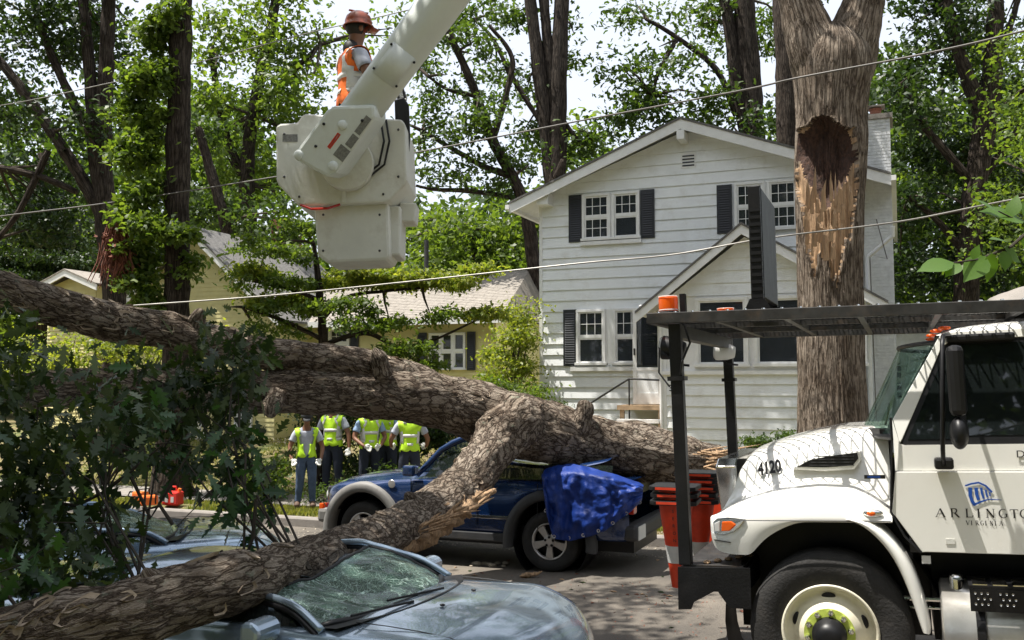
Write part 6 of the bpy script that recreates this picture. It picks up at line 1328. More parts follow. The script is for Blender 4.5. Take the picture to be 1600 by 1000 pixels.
# ------------------------------------------------------------------ the blue off-road car
JO = (-4.09, 11.35)
def JL(px, py, y=0.):
    u, w = ray(px, py); t = JO[1]+y; k = t/(u*SI+CA); s = k*(u*CA-SI); return (s-JO[0], CAM_Z+w*k-road_z(JO[0]))
def make_jeep():
    J = thing('crushed_car', 'blue off road car crushed under the fallen trunk with a blue tarp over its rear', 'car', W(*JO, road_z(JO[0])), (0, 0, -SA))
    P_ = M['blue_paint']; CY = .9
    WB = -2.65; rz = .375; x0 = -3.38; x1 = 1.02
    def arch(x):
        z = .42
        for cx in (0, WB):
            d = abs(x-cx)
            if d < .49: z = max(z, rz-.02+math.sqrt(max(0, .49**2-d*d))*1.12)
        return z
    hood = interp([(-3.45, .70), (-3.38, .80), (-3.3, .93), (-3.15, 1.02), (-2.9, 1.075), (-2.5, 1.12), (-2.1, 1.15), (-1.95, 1.16), (1.1, 1.2)])
    belt = interp([(-3.45, .66), (-3.38, .76), (-3.25, .92), (-3.0, .99), (-2.0, 1.06), (-1.5, 1.1), (1.1, 1.14)])
    secs = []; n = 70
    for i in range(n+1):
        x = x0-.02+(x1-x0)*i/n; e = max(0, 1-(x-x0)/.35)**2*.22+max(0, 1-(x1-x)/.25)**2*.1; ar = arch(x); b = belt(x); h = hood(x); ar = min(ar, b-.08)
        secs.append([(x, .05+e, ar), (x, .012+e, ar+.04), (x, 0+e, ar+(b-ar)*.35), (x, -.005+e, ar+(b-ar)*.7), (x, .02+e, b-.03), (x, .05+e, b), (x, .12+e, b+.01 if x < -1.95 else b+.003), (x, .3, h-.02 if x < -1.95 else b+.003), (x, .6, h if x < -1.95 else b+.003), (x, CY, h+.01 if x < -1.95 else b+.003)])
    shell('body', P_, J, secs, CY, subsurf=1)
    # nose, bumpers
    MB().box(x0-.06, x0+.12, .08, 1.72, .42, .62).build('front_bumper', M['grey_cladding'], J, bevel=.05)
    MB().box(x0-.0, x0+.05, .25, 1.55, .62, .9).build('grille', M['dark_cladding'], J, bevel=.02)
    a = JL(519, 795, 0); MB().box(x0-.035, x0+.03, .1, .2, .55, .68).build('turn_signal', M['amber_lens'], J, bevel=.01)
    MB().lathe([(0, -.03), (.08, -.02), (.09, .03)], 20, 'x', (x0+.0, .34, .78)).build('headlight', M['clear_lens'], J, smooth=True)
    MB().box(x1-.1, x1+.09, .06, 1.74, .42, .62).build('rear_bumper', M['dark_cladding'], J, bevel=.05)
    MB().box(x1+.005, x1+.02, .1, .42, .5, .66).build('number_plate', M['reflective'], J, loc=(.08, -.0, -.06))
    for (cx, m, rr) in ((WB, M['grey_cladding'], .50), (0, M['dark_cladding'], .50)):
        ss = []
        for i in range(25):
            a = R(-8+196*i/24); c, s = math.cos(a), math.sin(a); sq = 1.12
            def q(r, y): return (cx+c*r*1.04, y, rz-.02+max(s, -.2)*r*sq)
            ss.append([q(rr-.03, .12), q(rr-.03, -.045), q(rr, -.07), q(rr+.05, -.06), q(rr+.085, -.04), q(rr+.09, .06)])
        v, f = loft(ss); mesh('wheel_arch', v, f, m, J, smooth=True)
        MB().lathe([(.49, .02), (.49, .5), (.1, .5)], 28, 'y', (cx, 0, rz)).build('wheel_well', M['black_plastic'], J, smooth=True)
    for cx in (WB, 0):
        wheel(J, cx, .0, rz, .375, .24, -1, rim=.60); wheel(J, cx, 1.8, rz, .375, .24, 1, rim=.56)
    MB().box(-2.1, -.5, -.0, .06, .33, .44).build('rocker', M['dark_cladding'], J, bevel=.015)
    MB().box(-2.12, -.52, -.022, -.004, .62, .66).build('side_moulding', M['chrome'], J, bevel=.004)
    MB().box(-3.3, 1, .3, 1.5, .25, .5).build('underbody', M['black_plastic'], J)
    # crushed greenhouse
    pil = JL(655, 738, .1), JL(690, 703, .15), JL(728, 684, .2)
    zt = 1.58
    MB().tube([(pil[0][0]-.03, .10, pil[0][1]-.03), (pil[0][0]+.12, .12, pil[0][1]+.11), (pil[1][0], .15, pil[1][1]), (pil[1][0]+.15, .18, pil[1][1]+.09), (pil[2][0], .2, pil[2][1]+.0), (pil[2][0]+.3, .22, pil[2][1]-.02)], [.04, .042, .042, .045, .045, .04], 10).build('pillar', P_, J, smooth=True)
    xr = [pil[2][0], -.9, -.4, .2, .75]; zz = [pil[2][1]+.01, 1.40, 1.30, 1.30, 1.42]; rs = []
    for x, z in zip(xr, zz): rs.append([(x, .16, z-.05), (x, .2, z), (x, .4, z+.02-.05*abs(math.sin(x*5))), (x, .9, z+.03)])
    shell('roof', P_, J, rs, CY, subsurf=2)
    for x, z, w in ((-.95, 1.40, .05), (-.12, 1.30, .05)):
        MB().add([(x, .02, 1.10), (x+w*2, .02, 1.10), (x+w*2, .17, z), (x, .17, z), (x, .07, 1.10), (x+w*2, .07, 1.10), (x+w*2, .22, z), (x, .22, z)], [(0, 1, 2, 3), (4, 7, 6, 5), (0, 3, 7, 4), (1, 5, 6, 2), (0, 4, 5, 1)]).build('pillar', M['black_plastic'], J)
    for a, b, z in ((-1.75, -.95, 1.44), (-.85, -.12, 1.30), (-.02, .78, 1.32)):
        MB().add([(a, .035, 1.11), (b, .035, 1.11), (b, .17, z), (a+.25 if a < -1.5 else a, .17, z)], [(0, 1, 2, 3)]).build('window', M['side_glass'], J)
    v, f = loft([[(pil[0][0]-.05, .15+1.5*j/8, pil[0][1]-.02-.0*j) for j in range(9)], [(pil[1][0]+.02-.05*math.sin(j), .18+1.44*j/8, pil[1][1]-.06*math.sin(math.pi*j/8)) for j in range(9)], [(pil[2][0], .22+1.36*j/8, pil[2][1]-.12*math.sin(math.pi*j/8)) for j in range(9)]])
    mesh('windshield', v, f, M['cracked_glass'], J, smooth=True)
    MB().tube([(pil[0][0]+.02, .2, pil[0][1]+.0), (pil[0][0]+.15, .8, pil[0][1]-.0)], .01, 6).build('wiper', M['black_plastic'], J)
    MB().box(-1.9, .9, .12, 1.68, .9, 1.06).box(-1.2, -1.05, .3, .75, 1.0, 1.28).build('interior', M['black_plastic'], J)
    MB().box(-2.0, -1.82, -.14, .02, 1.12, 1.26).build('mirror', P_, J, bevel=.03)
    for x in (-1.05, -.22): MB().box(x-.14, x+.02, -.022, .004, .98, 1.005).build('door_handle', P_, J, bevel=.006)
    for x in (-1.93, -.98, -.15): MB().box(x-.004, x+.004, -.009, -.002, .52, 1.08).build('door_gap', M['black_plastic'], J)
    MB().lathe([(.055, 0), (.05, -.006), (0, -.008)], 20, 'y', (-2.22, -.004, 1.0)).build('emblem', M['alloy'], J)
    # scratched black bag under tarp, tail lamp
    MB().box(x1-.02, x1+.05, .03, .2, .75, 1.0).build('tail_lamp', M['red_lens'], J, bevel=.02)
    # tarp draped over the rear quarter: a thing of its own, it lies on the car
    TPx = [(850, 735), (895, 722), (960, 742), (1005, 762)]
    cols = []
    edge = [((846, 742), (853, 800)), ((852, 732), (864, 842)), ((870, 727), (885, 846)), ((892, 724), (905, 842)), ((915, 728), (925, 838)), ((940, 735), (948, 828)), ((962, 741), (965, 815)), ((985, 749), (985, 800)), ((1006, 757), (1003, 783))]
    tv = []; nr, nc = 26, 44
    for i in range(nc):
        f = i/(nc-1)*(len(edge)-1); a = int(min(f, len(edge)-2)); g = f-a; ta = [edge[a][0][q]*(1-g)+edge[a+1][0][q]*g for q in (0, 1)]; tb = [edge[a][1][q]*(1-g)+edge[a+1][1][q]*g for q in (0, 1)]
        for j in range(nr):
            h = j/(nr-1); px, py = ta[0]*(1-h)+tb[0]*h, ta[1]*(1-h)+tb[1]*h; yv = -.12-.05*math.sin(h*3)+(.22 if h < .12 else 0)*(1-h/.12)+.09*noise.noise(Vector((i*.28+j*.05, j*.12, 5)))+.05*noise.noise(Vector((i*.6, j*.55, 9)))+(.35*max(0, f-6)/2)**1.3
            x, z = JL(px, py, yv); tv.append((x, yv, z+.012*noise.noise(Vector((i*.5, j*.5, 1)))))
    tf = [(i*nr+j, (i+1)*nr+j, (i+1)*nr+j+1, i*nr+j+1) for i in range(nc-1) for j in range(nr-1)]
    # upper flap over the roof
    tarp = mesh('tarp', tv, tf, M['tarp'], smooth=True, subsurf=1, solid=.006); tarp.location = J.location; tarp.rotation_euler = J.rotation_euler
    for i in range(0, nc, 6): MB().lathe([(.012, 0), (.022, -.003), (.022, .003), (.012, 0)], 10, 'y', tuple(Vector(tv[i*nr+nr-2])+Vector((0, -.008, 0)))).build('grommet', M['alloy'], tarp)
    tag(tarp, 'crinkled blue tarp hanging over the rear of the crushed blue car', 'tarp')
make_jeep()
# ------------------------------------------------------------------ sedans
def sedan(label, paint, loc, rz, crush=1.0, tiltx=0):
    S = thing('smashed_sedan', label, 'car', loc, (tiltx, 0, rz)); hw = .89
    zc = interp([(-3.5, .55), (-3.4, .85), (-3.2, .93), (-2.5, .96), (0, .985), (.3, .98), (.6, .955), (.8, .91), (.92, .86), (1.0, .79), (1.06, .68), (1.08, .5), (1.1, .3)])
    def arch(x):
        z = .22
        for cx in (.32, -2.45):
            d = abs(x-cx)
            if d < .36: z = max(z, .3+math.sqrt(.36**2-d*d))
        return z
    xs = list(np.linspace(-3.5, .9, 60))+[.95, 1.0, 1.03, 1.06, 1.08]; secs = []
    for x in xs:
        e = max(0, (x-.45)/.65)**2.2*.16+max(0, (-3.0-x)/.5)**2*.12; c = zc(x); sh = min(c-.05, .90+.03*x if x > 0 else .90); sh = min(sh, c-.03); ar = min(arch(x), sh-.1)
        def q(y, z): return (x-.26*max(0, (x-.3)/.78)**1.5*(abs(y)/hw)**2.6, -y, z)
        w = hw-e; row = [q(w-.04, ar), q(w-.005, ar+.06), q(w, ar+(sh-ar)*.45), q(w+.005, ar+(sh-ar)*.75), q(w-.02, sh-.02), q(w-.06, sh+.012), q(w-.14, sh+.03)]
        cabin = -2.35 < x < -.12
        if cabin: row += [q(w-.16, sh+.02), q(w-.165, .75), q(w-.2, .6), q(0, .55)]
        else: row += [q(w-.26, sh+(c-sh)*.62), q(w-.42, sh+(c-sh)*.86), q(.25, c-.004), q(0, c)]
        secs.append(row)
    shell('body', paint, S, secs, 0, subsurf=1)
    # hood shut lines
    for sg in (-1, 1): MB().tube([(x-.26*max(0, (x-.3)/.78)**1.5*.45, sg*(.68+.04*(0-x)*.0), min(zc(x), 2)-.022+.0) for x in (.0, .2, .4, .6, .8, .9)], .003, 5).build('hood_gap', M['black_plastic'], S)
    # windshield: base curve, header curve (caved in)
    rows = []; n = 25; m = 13
    for i in range(m):
        f = i/(m-1); row = []
        for j in range(n):
            g = j/(n-1)*2-1
            bxp = .02-.22*abs(g)**2.2; bz = .965-.03*g*g
            hx = -.62-.06*g*g; hz = (1.13+.0*g)-.08*(g < 0)*abs(g)-crush*.05*math.exp(-((g+.15)/.45)**2)
            y = (.74*(1-f)+.60*f)*g; x = bxp*(1-f)+hx*f; z = bz*(1-f)+hz*f+.035*math.sin(math.pi*f)-crush*.07*math.sin(math.pi*f)**.8*math.exp(-((g+.25)/.5)**2)+crush*.012*noise.noise(Vector((g*5, f*5, 2)))
            row.append((x, y, z))
        rows.append(row)
    v, f_ = loft(rows); mesh('windshield', v, f_, M['cracked_glass'], S, smooth=True)
    BK = M['black_plastic']
    MB().tube([(a[0]+.012, a[1], a[2]-.002) for a in rows[0]], .022, 6).tube([r[-1] for r in rows], .014, 6).tube([r[0] for r in rows], .014, 6).tube(rows[-1], .012, 6).build('windshield_seal', BK, S, smooth=True)
    MB().add([(.04-.22*abs(g)**2.2, .76*g, .965-.03*g*g) for g in np.linspace(-1, 1, 13)]+[(.17-.22*abs(g)**2.2, .80*g, .985-.035*g*g) for g in np.linspace(-1, 1, 13)], [(i, i+1, i+14, i+13) for i in range(12)]).build('cowl_panel', BK, S)
    for sg in (-1, 1):
        pts = [(-.14, sg*.80, .93), (-.32, sg*.765, 1.03), (-.5, sg*.70, 1.05 if sg < 0 else 1.09), (-.64, sg*.65, rows[-1][-1 if sg > 0 else 0][2]+.0), (-.85, sg*.63, rows[-1][-1 if sg > 0 else 0][2]+.02), (-1.5, sg*.62, 1.06), (-2.1, sg*.64, 1.02), (-2.5, sg*.74, .95)]
        q = catmull(pts, 5); MB().tube([tuple(p) for p in q], .023, 8).build('pillar', paint, S, smooth=True)
        MB().tube([(p[0]-.02, p[1]+sg*.006, p[2]-.035) for p in q], .018, 6).build('door_seal', BK, S, smooth=True)
        MB().add([(-.3, sg*.79, .93), (-.45, sg*.70, 1.01), (-.75, sg*.64, 1.04), (-1.3, sg*.635, 1.04), (-1.3, sg*.79, .93)], [(0, 1, 2, 3, 4)]).build('window', M['side_glass'], S)
        mo = MB(); mo.prism([(-.06, -.07), (.02, -.075), (.06, -.03), (.065, .03), (.02, .065), (-.06, .06)], -.11, .11); mo = mo.build('mirror', paint, S, bevel=.025); mo.location = (-.40, sg*.99, .95)
        MB().rod((0, 0, 0), (-.02, -sg*.14, -.02), .022).build('mirror_arm', BK, mo)
        MB().lathe([(.0, -.0), (.055, .0)], 14, 'x', (-.068, 0, 0)).build('mirror_glass', M['chrome'], mo)
        MB().sphere((.74, sg*.70, .705), (.14, .09, .05), 16, 10).build('headlight', M['clear_lens'], S, smooth=True)
        MB().rod((.1, sg*.2-.0, .985), (-.02, sg*.2-.5, 1.0), .007).build('wiper', BK, S)
        MB().sphere((.30, sg*.22, .985), (.018, .012, .008), 8, 6).build('washer_nozzle', BK, S)
    rs = []
    for i, x in enumerate((-.66, -.8, -1.0, -1.3, -1.6, -1.9, -2.1)):
        h = (1.07, 1.07, 1.06, 1.06, 1.06, 1.05, 1.04)[i]; row = []
        for j in range(13):
            g = j/6-1; row.append((x, .64*g, h+.03*(1-g*g)-crush*.13*math.exp(-((g+.1-(x+1.2)*.6)/.4)**2)+crush*.02*noise.noise(Vector((x*4, g*4, 5)))))
        rs.append(row)
    v, f_ = loft(rs); mesh('roof', v, f_, paint, S, smooth=True, subsurf=1, solid=.01)
    v, f_ = loft([[(-2.12, .6*g, 1.05) for g in np.linspace(-1, 1, 7)], [(-2.6, .68*g, .95) for g in np.linspace(-1, 1, 7)]]); mesh('rear_window', v, f_, M['cracked_glass'], S, smooth=True)
    MB().box(-2.3, .0, -.7, .7, .5, .62).box(-.3, -.02, -.7, .7, .75, .94).box(-1.15, -.95, -.6, -.15, .6, 1.02).box(-1.15, -.95, .15, .6, .6, 1.02).build('interior', BK, S, bevel=.03)
    MB().lathe([(.18+.012*math.cos(a), .012*math.sin(a)) for a in [i*math.pi/4 for i in range(9)]], 24, 'y').build('steering_wheel', BK, S, smooth=True, loc=(-.5, .35, .88), rot=(0, 0, R(75)))
    for cx in (.32, -2.45):
        wheel(S, cx, -.88, .31, .31, .2, -1); wheel(S, cx, .88, .31, .31, .2, 1)
        MB().lathe([(.36, -.84), (.36, .84)], 24, 'y', (cx, 0, .31)).build('wheel_well', BK, S, smooth=True)
    return S
s1 = sedan('silver blue sedan in the foreground with a shattered windshield under the lower limb', M['silver_paint'], W(-2.80, 5.33, road_z(-2.7)+.02), -SA, 1)
s2 = sedan('steel blue sedan half hidden by fallen leaves at left behind the lower limb', M['steelblue_paint'], Vector((-3.3, 9.5, 0)), R(25), .6)
# ================================================================== THE LIFT BUCKET AND BOOM
def lift():
    k = 9.0; O = P(540, 300, k); 
    bk = thing('lift_bucket', 'off white aerial lift bucket with stepped lower box hanging from the boom', 'lift bucket', O)
    def L(px, py): p = P(540+(px-540)*.965, 300+(py-300)*.965, k)-O; return (p.x, p.z)
    up = [L(*p) for p in ((434, 200), (440, 197), (468, 195), (474, 184), (480, 181), (632, 190), (637, 196), (640, 285), (636, 292), (614, 316), (606, 319), (476, 325), (468, 323), (438, 292), (435, 284))]
    m = M['bucket_white']
    y0, y1 = -.12, .72
    n = len(up); v = []; f = []
    # tub walls: outer skin, rim, inner skin, closed bottom
    c = (sum(p[0] for p in up)/n, sum(p[1] for p in up)/n)
    v = [(x, y0, z) for x, z in up]+[(x, y1, z) for x, z in up]
    f = [tuple(range(n)), tuple(range(2*n-1, n-1, -1))]
    for i in range(n):
        j = (i+1) % n
        if (up[i][1]+up[j][1])/2 > c[1]+.6 and i in (0, 1, 2, 3, 4): continue      # open top
        f.append((i, i+n, j+n, j))
    mesh('tub', v, f, m, bk, bevel=.035, solid=.03)
    lw = [L(*p) for p in ((490, 326), (610, 318), (613, 404), (606, 412), (512, 416), (496, 404))]
    MB().prism(lw, -.04, .56).build('lower_box', m, bk, bevel=.03)
    a, b = L(600, 319), L(626, 400); MB().box(a[0], b[0], .1, .60, b[1], a[1]).build('side_rib', m, bk, bevel=.02)
    a, b = L(622, 309), L(650, 340); MB().prism([(a[0], a[1]), (b[0], a[1]), (b[0]-.02, b[1]), (a[0], b[1])], .25, .6).build('step_bracket', m, bk, bevel=.015)
    MB().tube([(L(472, 325)[0], y0-.01, L(472, 325)[1]), (L(490, 332)[0], y0-.03, L(490, 332)[1]), (L(515, 331)[0], y0-.02, L(515, 331)[1]), (L(535, 324)[0], y0, L(535, 324)[1])], .012, 6).build('hose', M['red_lens'], bk)
    a = L(541, 322); MB().box(a[0]-.02, a[0]+.02, y0-.03, y0-.012, a[1], a[1]+.22).build('strap', m, bk, bevel=.006)
    # turntable disc behind boom end
    p = L(548, 262); MB().lathe([(.24, -.02), (.25, 0), (.25, .06), (.2, .07)], 40, 'y', (p[0], y0-.08, p[1])).lathe([(.0, -.02), (.24, -.02)], 40, 'y', (p[0], y0-.08, p[1])).build('pivot_disc', m, bk)
    for dx in (0, .05): MB().tube([(L(600, 200)[0]+dx, y0-.02, L(600, 190)[1]), (L(606, 230)[0]+dx, y0-.05, L(600, 225)[1]), (L(598, 262)[0]+dx, y0-.045, L(600, 262)[1]), (L(572, 280)[0], y0-.05, L(600, 282)[1]-dx)], .011, 6).build('hose', M['black_plastic'], bk)
    a = L(452, 216); MB().box(a[0]-.05, a[0]+.09, y0-.017, y0-.013, a[1]-.05, a[1]+.02).build('label_plate', M['decal_grey'], bk)
    for px, py in ((446, 212), (446, 280), (470, 312), (604, 308), (628, 280), (628, 205), (505, 338), (505, 396), (596, 338), (596, 396)):
        q = L(px, py); yb = y0-.015 if py < 320 else -.04; o = MB().sphere((0, 0, 0), .012, 8, 6).build('rivet', M['dark_cladding'], bk); o.location = (q[0], yb, q[1])
    # boom
    A = P(504, 256, k-.32); B = P(711, -25, k-.75); d = (B-A).normalized(); BO = A
    bm = thing('lift_boom', 'long round white boom rising to the upper right from the lift bucket', 'boom', A)
    ang = math.atan2(d.z, d.x)
    far = d*9.5
    x_ = d; y_ = Vector((0, 1, 0)); y_ = (y_-x_*y_.dot(x_)).normalized(); z_ = x_.cross(y_)*-1; z_ = y_.cross(x_)*-1
    MBb = MB(); N = 36; rr = .27; prof = []
    for (s, r) in ((.4, .178), (1.2, .185), (2.2, .195), (9.5, .24)):
        prof.append([tuple(x_*s+(y_*math.cos(a)+z_*math.sin(a))*r) for a in [2*math.pi*i/N for i in range(N)]])
    v, f = loft(prof, closed=True, cap=True); mesh('boom_tube', v, f, M['boom_white'], bm, smooth=True)
    # end box: two plates and body
    def Q(s, t, y): return tuple(x_*s+z_*t+y_*y)
    zz = 1 if z_.z > 0 else -1
    pl = [(-.10, .19), (-.06, .205), (.42, .20), (.5, .17), (.74, -.12), (.66, -.19), (.05, -.215), (-.03, -.18)]
    v = [Q(s, t*zz, -.205) for s, t in pl]+[Q(s, t*zz, .18) for s, t in pl]; n = len(pl)
    mesh('end_box', v, [tuple(range(n)), tuple(range(2*n-1, n-1, -1))]+[(i, i+n, (i+1) % n+n, (i+1) % n) for i in range(n)], M['boom_white'], bm, bevel=.03)
    for s, t in ((-.04, .16), (.08, -.15), (.42, .0), (.32, .14), (.12, .08), (.56, -.12)):
        r = .045 if (s, t) in ((-.04, .16), (.08, -.15), (.42, .0)) else .014
        mb = MB(); mb.sphere((0, 0, 0), (r, r*.5, r), 14, 8); o = mb.build('bolt', M['boom_white'] if r > .02 else M['black_plastic'], bm, smooth=True); o.location = Q(s, t*zz, -.212)
    def decal(s0, s1, t0, t1, m_, nm='decal'):
        v = [Q(s0, t0*zz, -.2085), Q(s1, t0*zz, -.2085), Q(s1, t1*zz, -.2085), Q(s0, t1*zz, -.2085)]; o = mesh(nm, v, [(0, 1, 2, 3)], m_, bm); o.modifiers.new('s', 'SOLIDIFY').thickness = .002
    decal(.16, .28, -.20, -.09, M['decal_grey']); decal(.30, .42, -.19, -.12, M['decal_grey']); decal(.44, .62, -.18, -.12, M['decal_grey']); decal(.18, .34, -.04, -.005, M['decal_red']); decal(.19, .33, -.03, -.018, M['reflective'])
    # inspection cover on the boom
    v = []; 
    for s in (.95, 1.27):
        for i in range(7): a = R(-205+i*13) if zz > 0 else R(-205+i*13); v.append(tuple(x_*s+(y_*math.cos(a)+z_*math.sin(a))*.190))
    mesh('cover_plate', v, [(i, i+1, i+8, i+7) for i in range(6)], M['boom_white'], bm, smooth=True, solid=.006)
    for s in (.98, 1.24):
        for i in (0, 6): a = R(-205+i*13); o = MB().sphere((0, 0, 0), .012, 8, 6).build('screw', M['black_plastic'], bm); o.location = tuple(x_*s+(y_*math.cos(a)+z_*math.sin(a))*.198)
    # elbow and lower boom come down out of view to the carrier at right
    e = far; MB().rod(e+Vector((0, -.35, 0)), e+Vector((0, .6, 0)), .36, n=24).build('elbow', M['boom_white'], bm, smooth=False)
    tgt = W(7.6, 9.5, 3.2)-A; MB().rod(e+Vector((0, .5, 0)), tgt, .3, .34, n=24).build('lower_boom', M['boom_white'], bm, smooth=True)
    MB().rod(tgt, tgt-Vector((0, 0, 2.6)), .5, n=24).build('pedestal', M['boom_white'], bm)
    return bk
lift()
# ================================================================== PEOPLE
def person(label, loc, rz, height=1.76, shirt='shirt_grey', pants='denim', vest='vest_lime', skin='skin_brown', pose=None, hat='cap', hands='glove', lean=0., head_pitch=0, head_yaw=0, tapes=True, open_front=False, sleeve='short'):
    """skeleton -> skin-modifier body; clothes are the body's own faces lifted off along their normals. Faces -y."""
    T = thing('person', label, 'person', loc, (lean, 0, rz)); s = height/1.76
    p = dict(la=((.36, .02, 1.15), (.33, -.20, .98), (.28, -.28, .95)), ra=((-.36, .02, 1.15), (-.33, -.20, .98), (-.28, -.28, .95)), ll=((.12, -.01, .50), (.14, .03, .09)), rl=((-.12, -.01, .50), (-.14, .03, .09)), head=(0, -.03, 1.66))
    if pose: p.update(pose)
    V = {}; E_ = []; Rr = {}
    def vtx(n, c, r): V[n] = Vector(c)*s; Rr[n] = (r[0]*s, r[1]*s) if isinstance(r, tuple) else (r*s, r*s)
    hd = Vector(p['head'])
    vtx('pelvis', (0, 0, .96), (.165, .125)); vtx('waist', (0, 0, 1.10), (.155, .115)); vtx('chest', (0, .0, 1.30), (.175, .13)); vtx('upper', (0, .01, 1.42), (.15, .105)); vtx('neck', (hd.x*.4, hd.y*.4+.01, 1.50), .058); vtx('skull', hd*.55+Vector((0, .005, .69)), .072)
    vtx('crown', hd+Vector((0, .01, .05)), .088)
    E_ += [('pelvis', 'waist'), ('waist', 'chest'), ('chest', 'upper'), ('upper', 'neck'), ('neck', 'skull'), ('skull', 'crown')]
    for sd, a, l in ((1, 'la', 'll'), (-1, 'ra', 'rl')):
        t = 'L' if sd > 0 else 'R'; el, wr, hn = p[a]; kn, an = p[l]
        vtx('sh'+t, (.19*sd, .01, 1.42), .068); vtx('el'+t, el, .046); vtx('wr'+t, wr, .031); w = Vector(wr); h = Vector(hn)
        d = (h-w).normalized(); vtx('palm'+t, w+d*.075, (.040, .022))
        E_ += [('upper', 'sh'+t), ('sh'+t, 'el'+t), ('el'+t, 'wr'+t), ('wr'+t, 'palm'+t)]
        vtx('hip'+t, (.095*sd, 0, .90), .10); vtx('kn'+t, kn, .062); vtx('an'+t, an, .043); vtx('toe'+t, (an[0]+.02*sd, an[1]-.16, .045), (.042, .03)); vtx('heel'+t, (an[0], an[1]+.03, .05), .04)
        E_ += [('pelvis', 'hip'+t), ('hip'+t, 'kn'+t), ('kn'+t, 'an'+t), ('an'+t, 'heel'+t), ('an'+t, 'toe'+t)]
        side = d.cross(Vector((0, 1, 0))); side = side.normalized() if side.length > .1 else Vector((1, 0, 0)); nrm = d.cross(side).normalized()
        for i in range(4):
            b = w+d*.10+side*(.026*(i-1.5)); ln = (.062, .074, .07, .055)[i]; vtx('f%d%s' % (i, t), b, .0105); vtx('g%d%s' % (i, t), b+d*ln*.55+nrm*.012, .0095); vtx('h%d%s' % (i, t), b+d*ln*.9+nrm*.035, .008); E_ += [('palm'+t, 'f%d%s' % (i, t)), ('f%d%s' % (i, t), 'g%d%s' % (i, t)), ('g%d%s' % (i, t), 'h%d%s' % (i, t))]
        b = w+d*.045+side*.04*(-sd); vtx('t0'+t, b, .013); vtx('t1'+t, b+d*.045+side*.02*(-sd)+nrm*.015, .011); E_ += [('palm'+t, 't0'+t), ('t0'+t, 't1'+t)]
    names = list(V); idx = {n: i for i, n in enumerate(names)}
    me = bpy.data.meshes.new('body'); me.from_pydata([V[n] for n in names], [(idx[a], idx[b]) for a, b in E_], [])
    ob = bpy.data.objects.new('tmp', me); COL.objects.link(ob); sk = ob.modifiers.new('k', 'SKIN'); sk.branch_smoothing = .6
    lay = me.skin_vertices[0].data
    for n in names: lay[idx[n]].radius = Rr[n]; lay[idx[n]].use_root = (n == 'pelvis')
    su = ob.modifiers.new('u', 'SUBSURF'); su.levels = 2; su.render_levels = 2
    bpy.context.view_layer.update(); dm = bpy.data.meshes.new_from_object(ob.evaluated_get(bpy.context.evaluated_depsgraph_get())); bpy.data.objects.remove(ob)
    # face shaping: nose, brow, chin
    hc = V['crown']; 
    for v in dm.vertices:
        c = v.co-hc
        if c.length < .17*s and v.co.z > V['neck'].z+.03:
            v.co.x = hc.x+(v.co.x-hc.x)*.86
            if c.y < -.03*s:
                v.co.y -= .018*s*math.exp(-((c.x/.014/s)**2))*math.exp(-(((c.z+.035*s)/.025/s)**2))
    dm.materials.append(M[skin]); dm.polygons.foreach_set('use_smooth', [True]*len(dm.polygons)); body = link('body', dm, T)
    seg = {}
    verts = [v.co.copy() for v in dm.vertices]; segs = [(a, b, V[a], V[b]) for a, b in E_]
    def near(c):
        best = None; bd = 9
        for a, b, A, B in segs:
            ab = B-A; t = max(0, min(1, (c-A).dot(ab)/max(ab.length_squared, 1e-9))); d_ = (A+ab*t-c).length-Rr[a][0]*.5
            if d_ < bd: bd = d_; best = (a, b, t)
        return best
    fc = [(pl.center.copy(), near(pl.center)) for pl in dm.polygons]
    nrm = [v.normal.copy() for v in dm.vertices]
    def garment(name, pred, off, m, parent=None, wr=.006, kind=None):
        ids = [i for i, (c, nb) in enumerate(fc) if pred(c/s, nb)]
        if not ids: return None
        mp = {}; vv = []; ff = []
        for i in ids:
            q = []
            for vi in dm.polygons[i].vertices:
                if vi not in mp: mp[vi] = len(vv); vv.append(verts[vi]+nrm[vi]*(off+wr*noise.noise(verts[vi]*14)))
                q.append(mp[vi])
            ff.append(q)
        return mesh(name, vv, ff, M[m], parent or T, smooth=True, solid=.004)
    base = lambda nb: nb[0].rstrip('LR')+'>'+nb[1].rstrip('LR')
    torso = lambda c, nb: base(nb) in ('pelvis>waist', 'waist>chest', 'chest>upper', 'upper>sh', 'pelvis>hip') or (base(nb) == 'upper>neck' and nb[2] < .45) or (base(nb) == 'sh>el' and nb[2] < .1)
    arm = .62 if sleeve == 'short' else 1.0
    sh = garment('shirt', lambda c, nb: (torso(c, nb) and c.z > .93) or (base(nb) == 'sh>el' and nb[2] < arm) or (sleeve == 'long' and base(nb) == 'el>wr'), .014, shirt)
    garment('trousers', lambda c, nb: base(nb) in ('pelvis>hip', 'hip>kn', 'kn>an') and (base(nb) != 'kn>an' or nb[2] < .93) or (base(nb) == 'pelvis>waist' and c.z < 1.0), .017, pants)
    for t in 'LR':
        garment('boot', lambda c, nb: nb[0][-1] == t and (base(nb) in ('an>toe', 'an>heel') or (base(nb) == 'kn>an' and nb[2] > .85)), .014, 'boot')
        if hands: garment('glove', lambda c, nb: nb[1][-1] == t and (nb[0].startswith('palm') or nb[0][0] in 'fgt' or base(nb) == 'wr>palm') and nb[0] != 'toe', .005, hands)
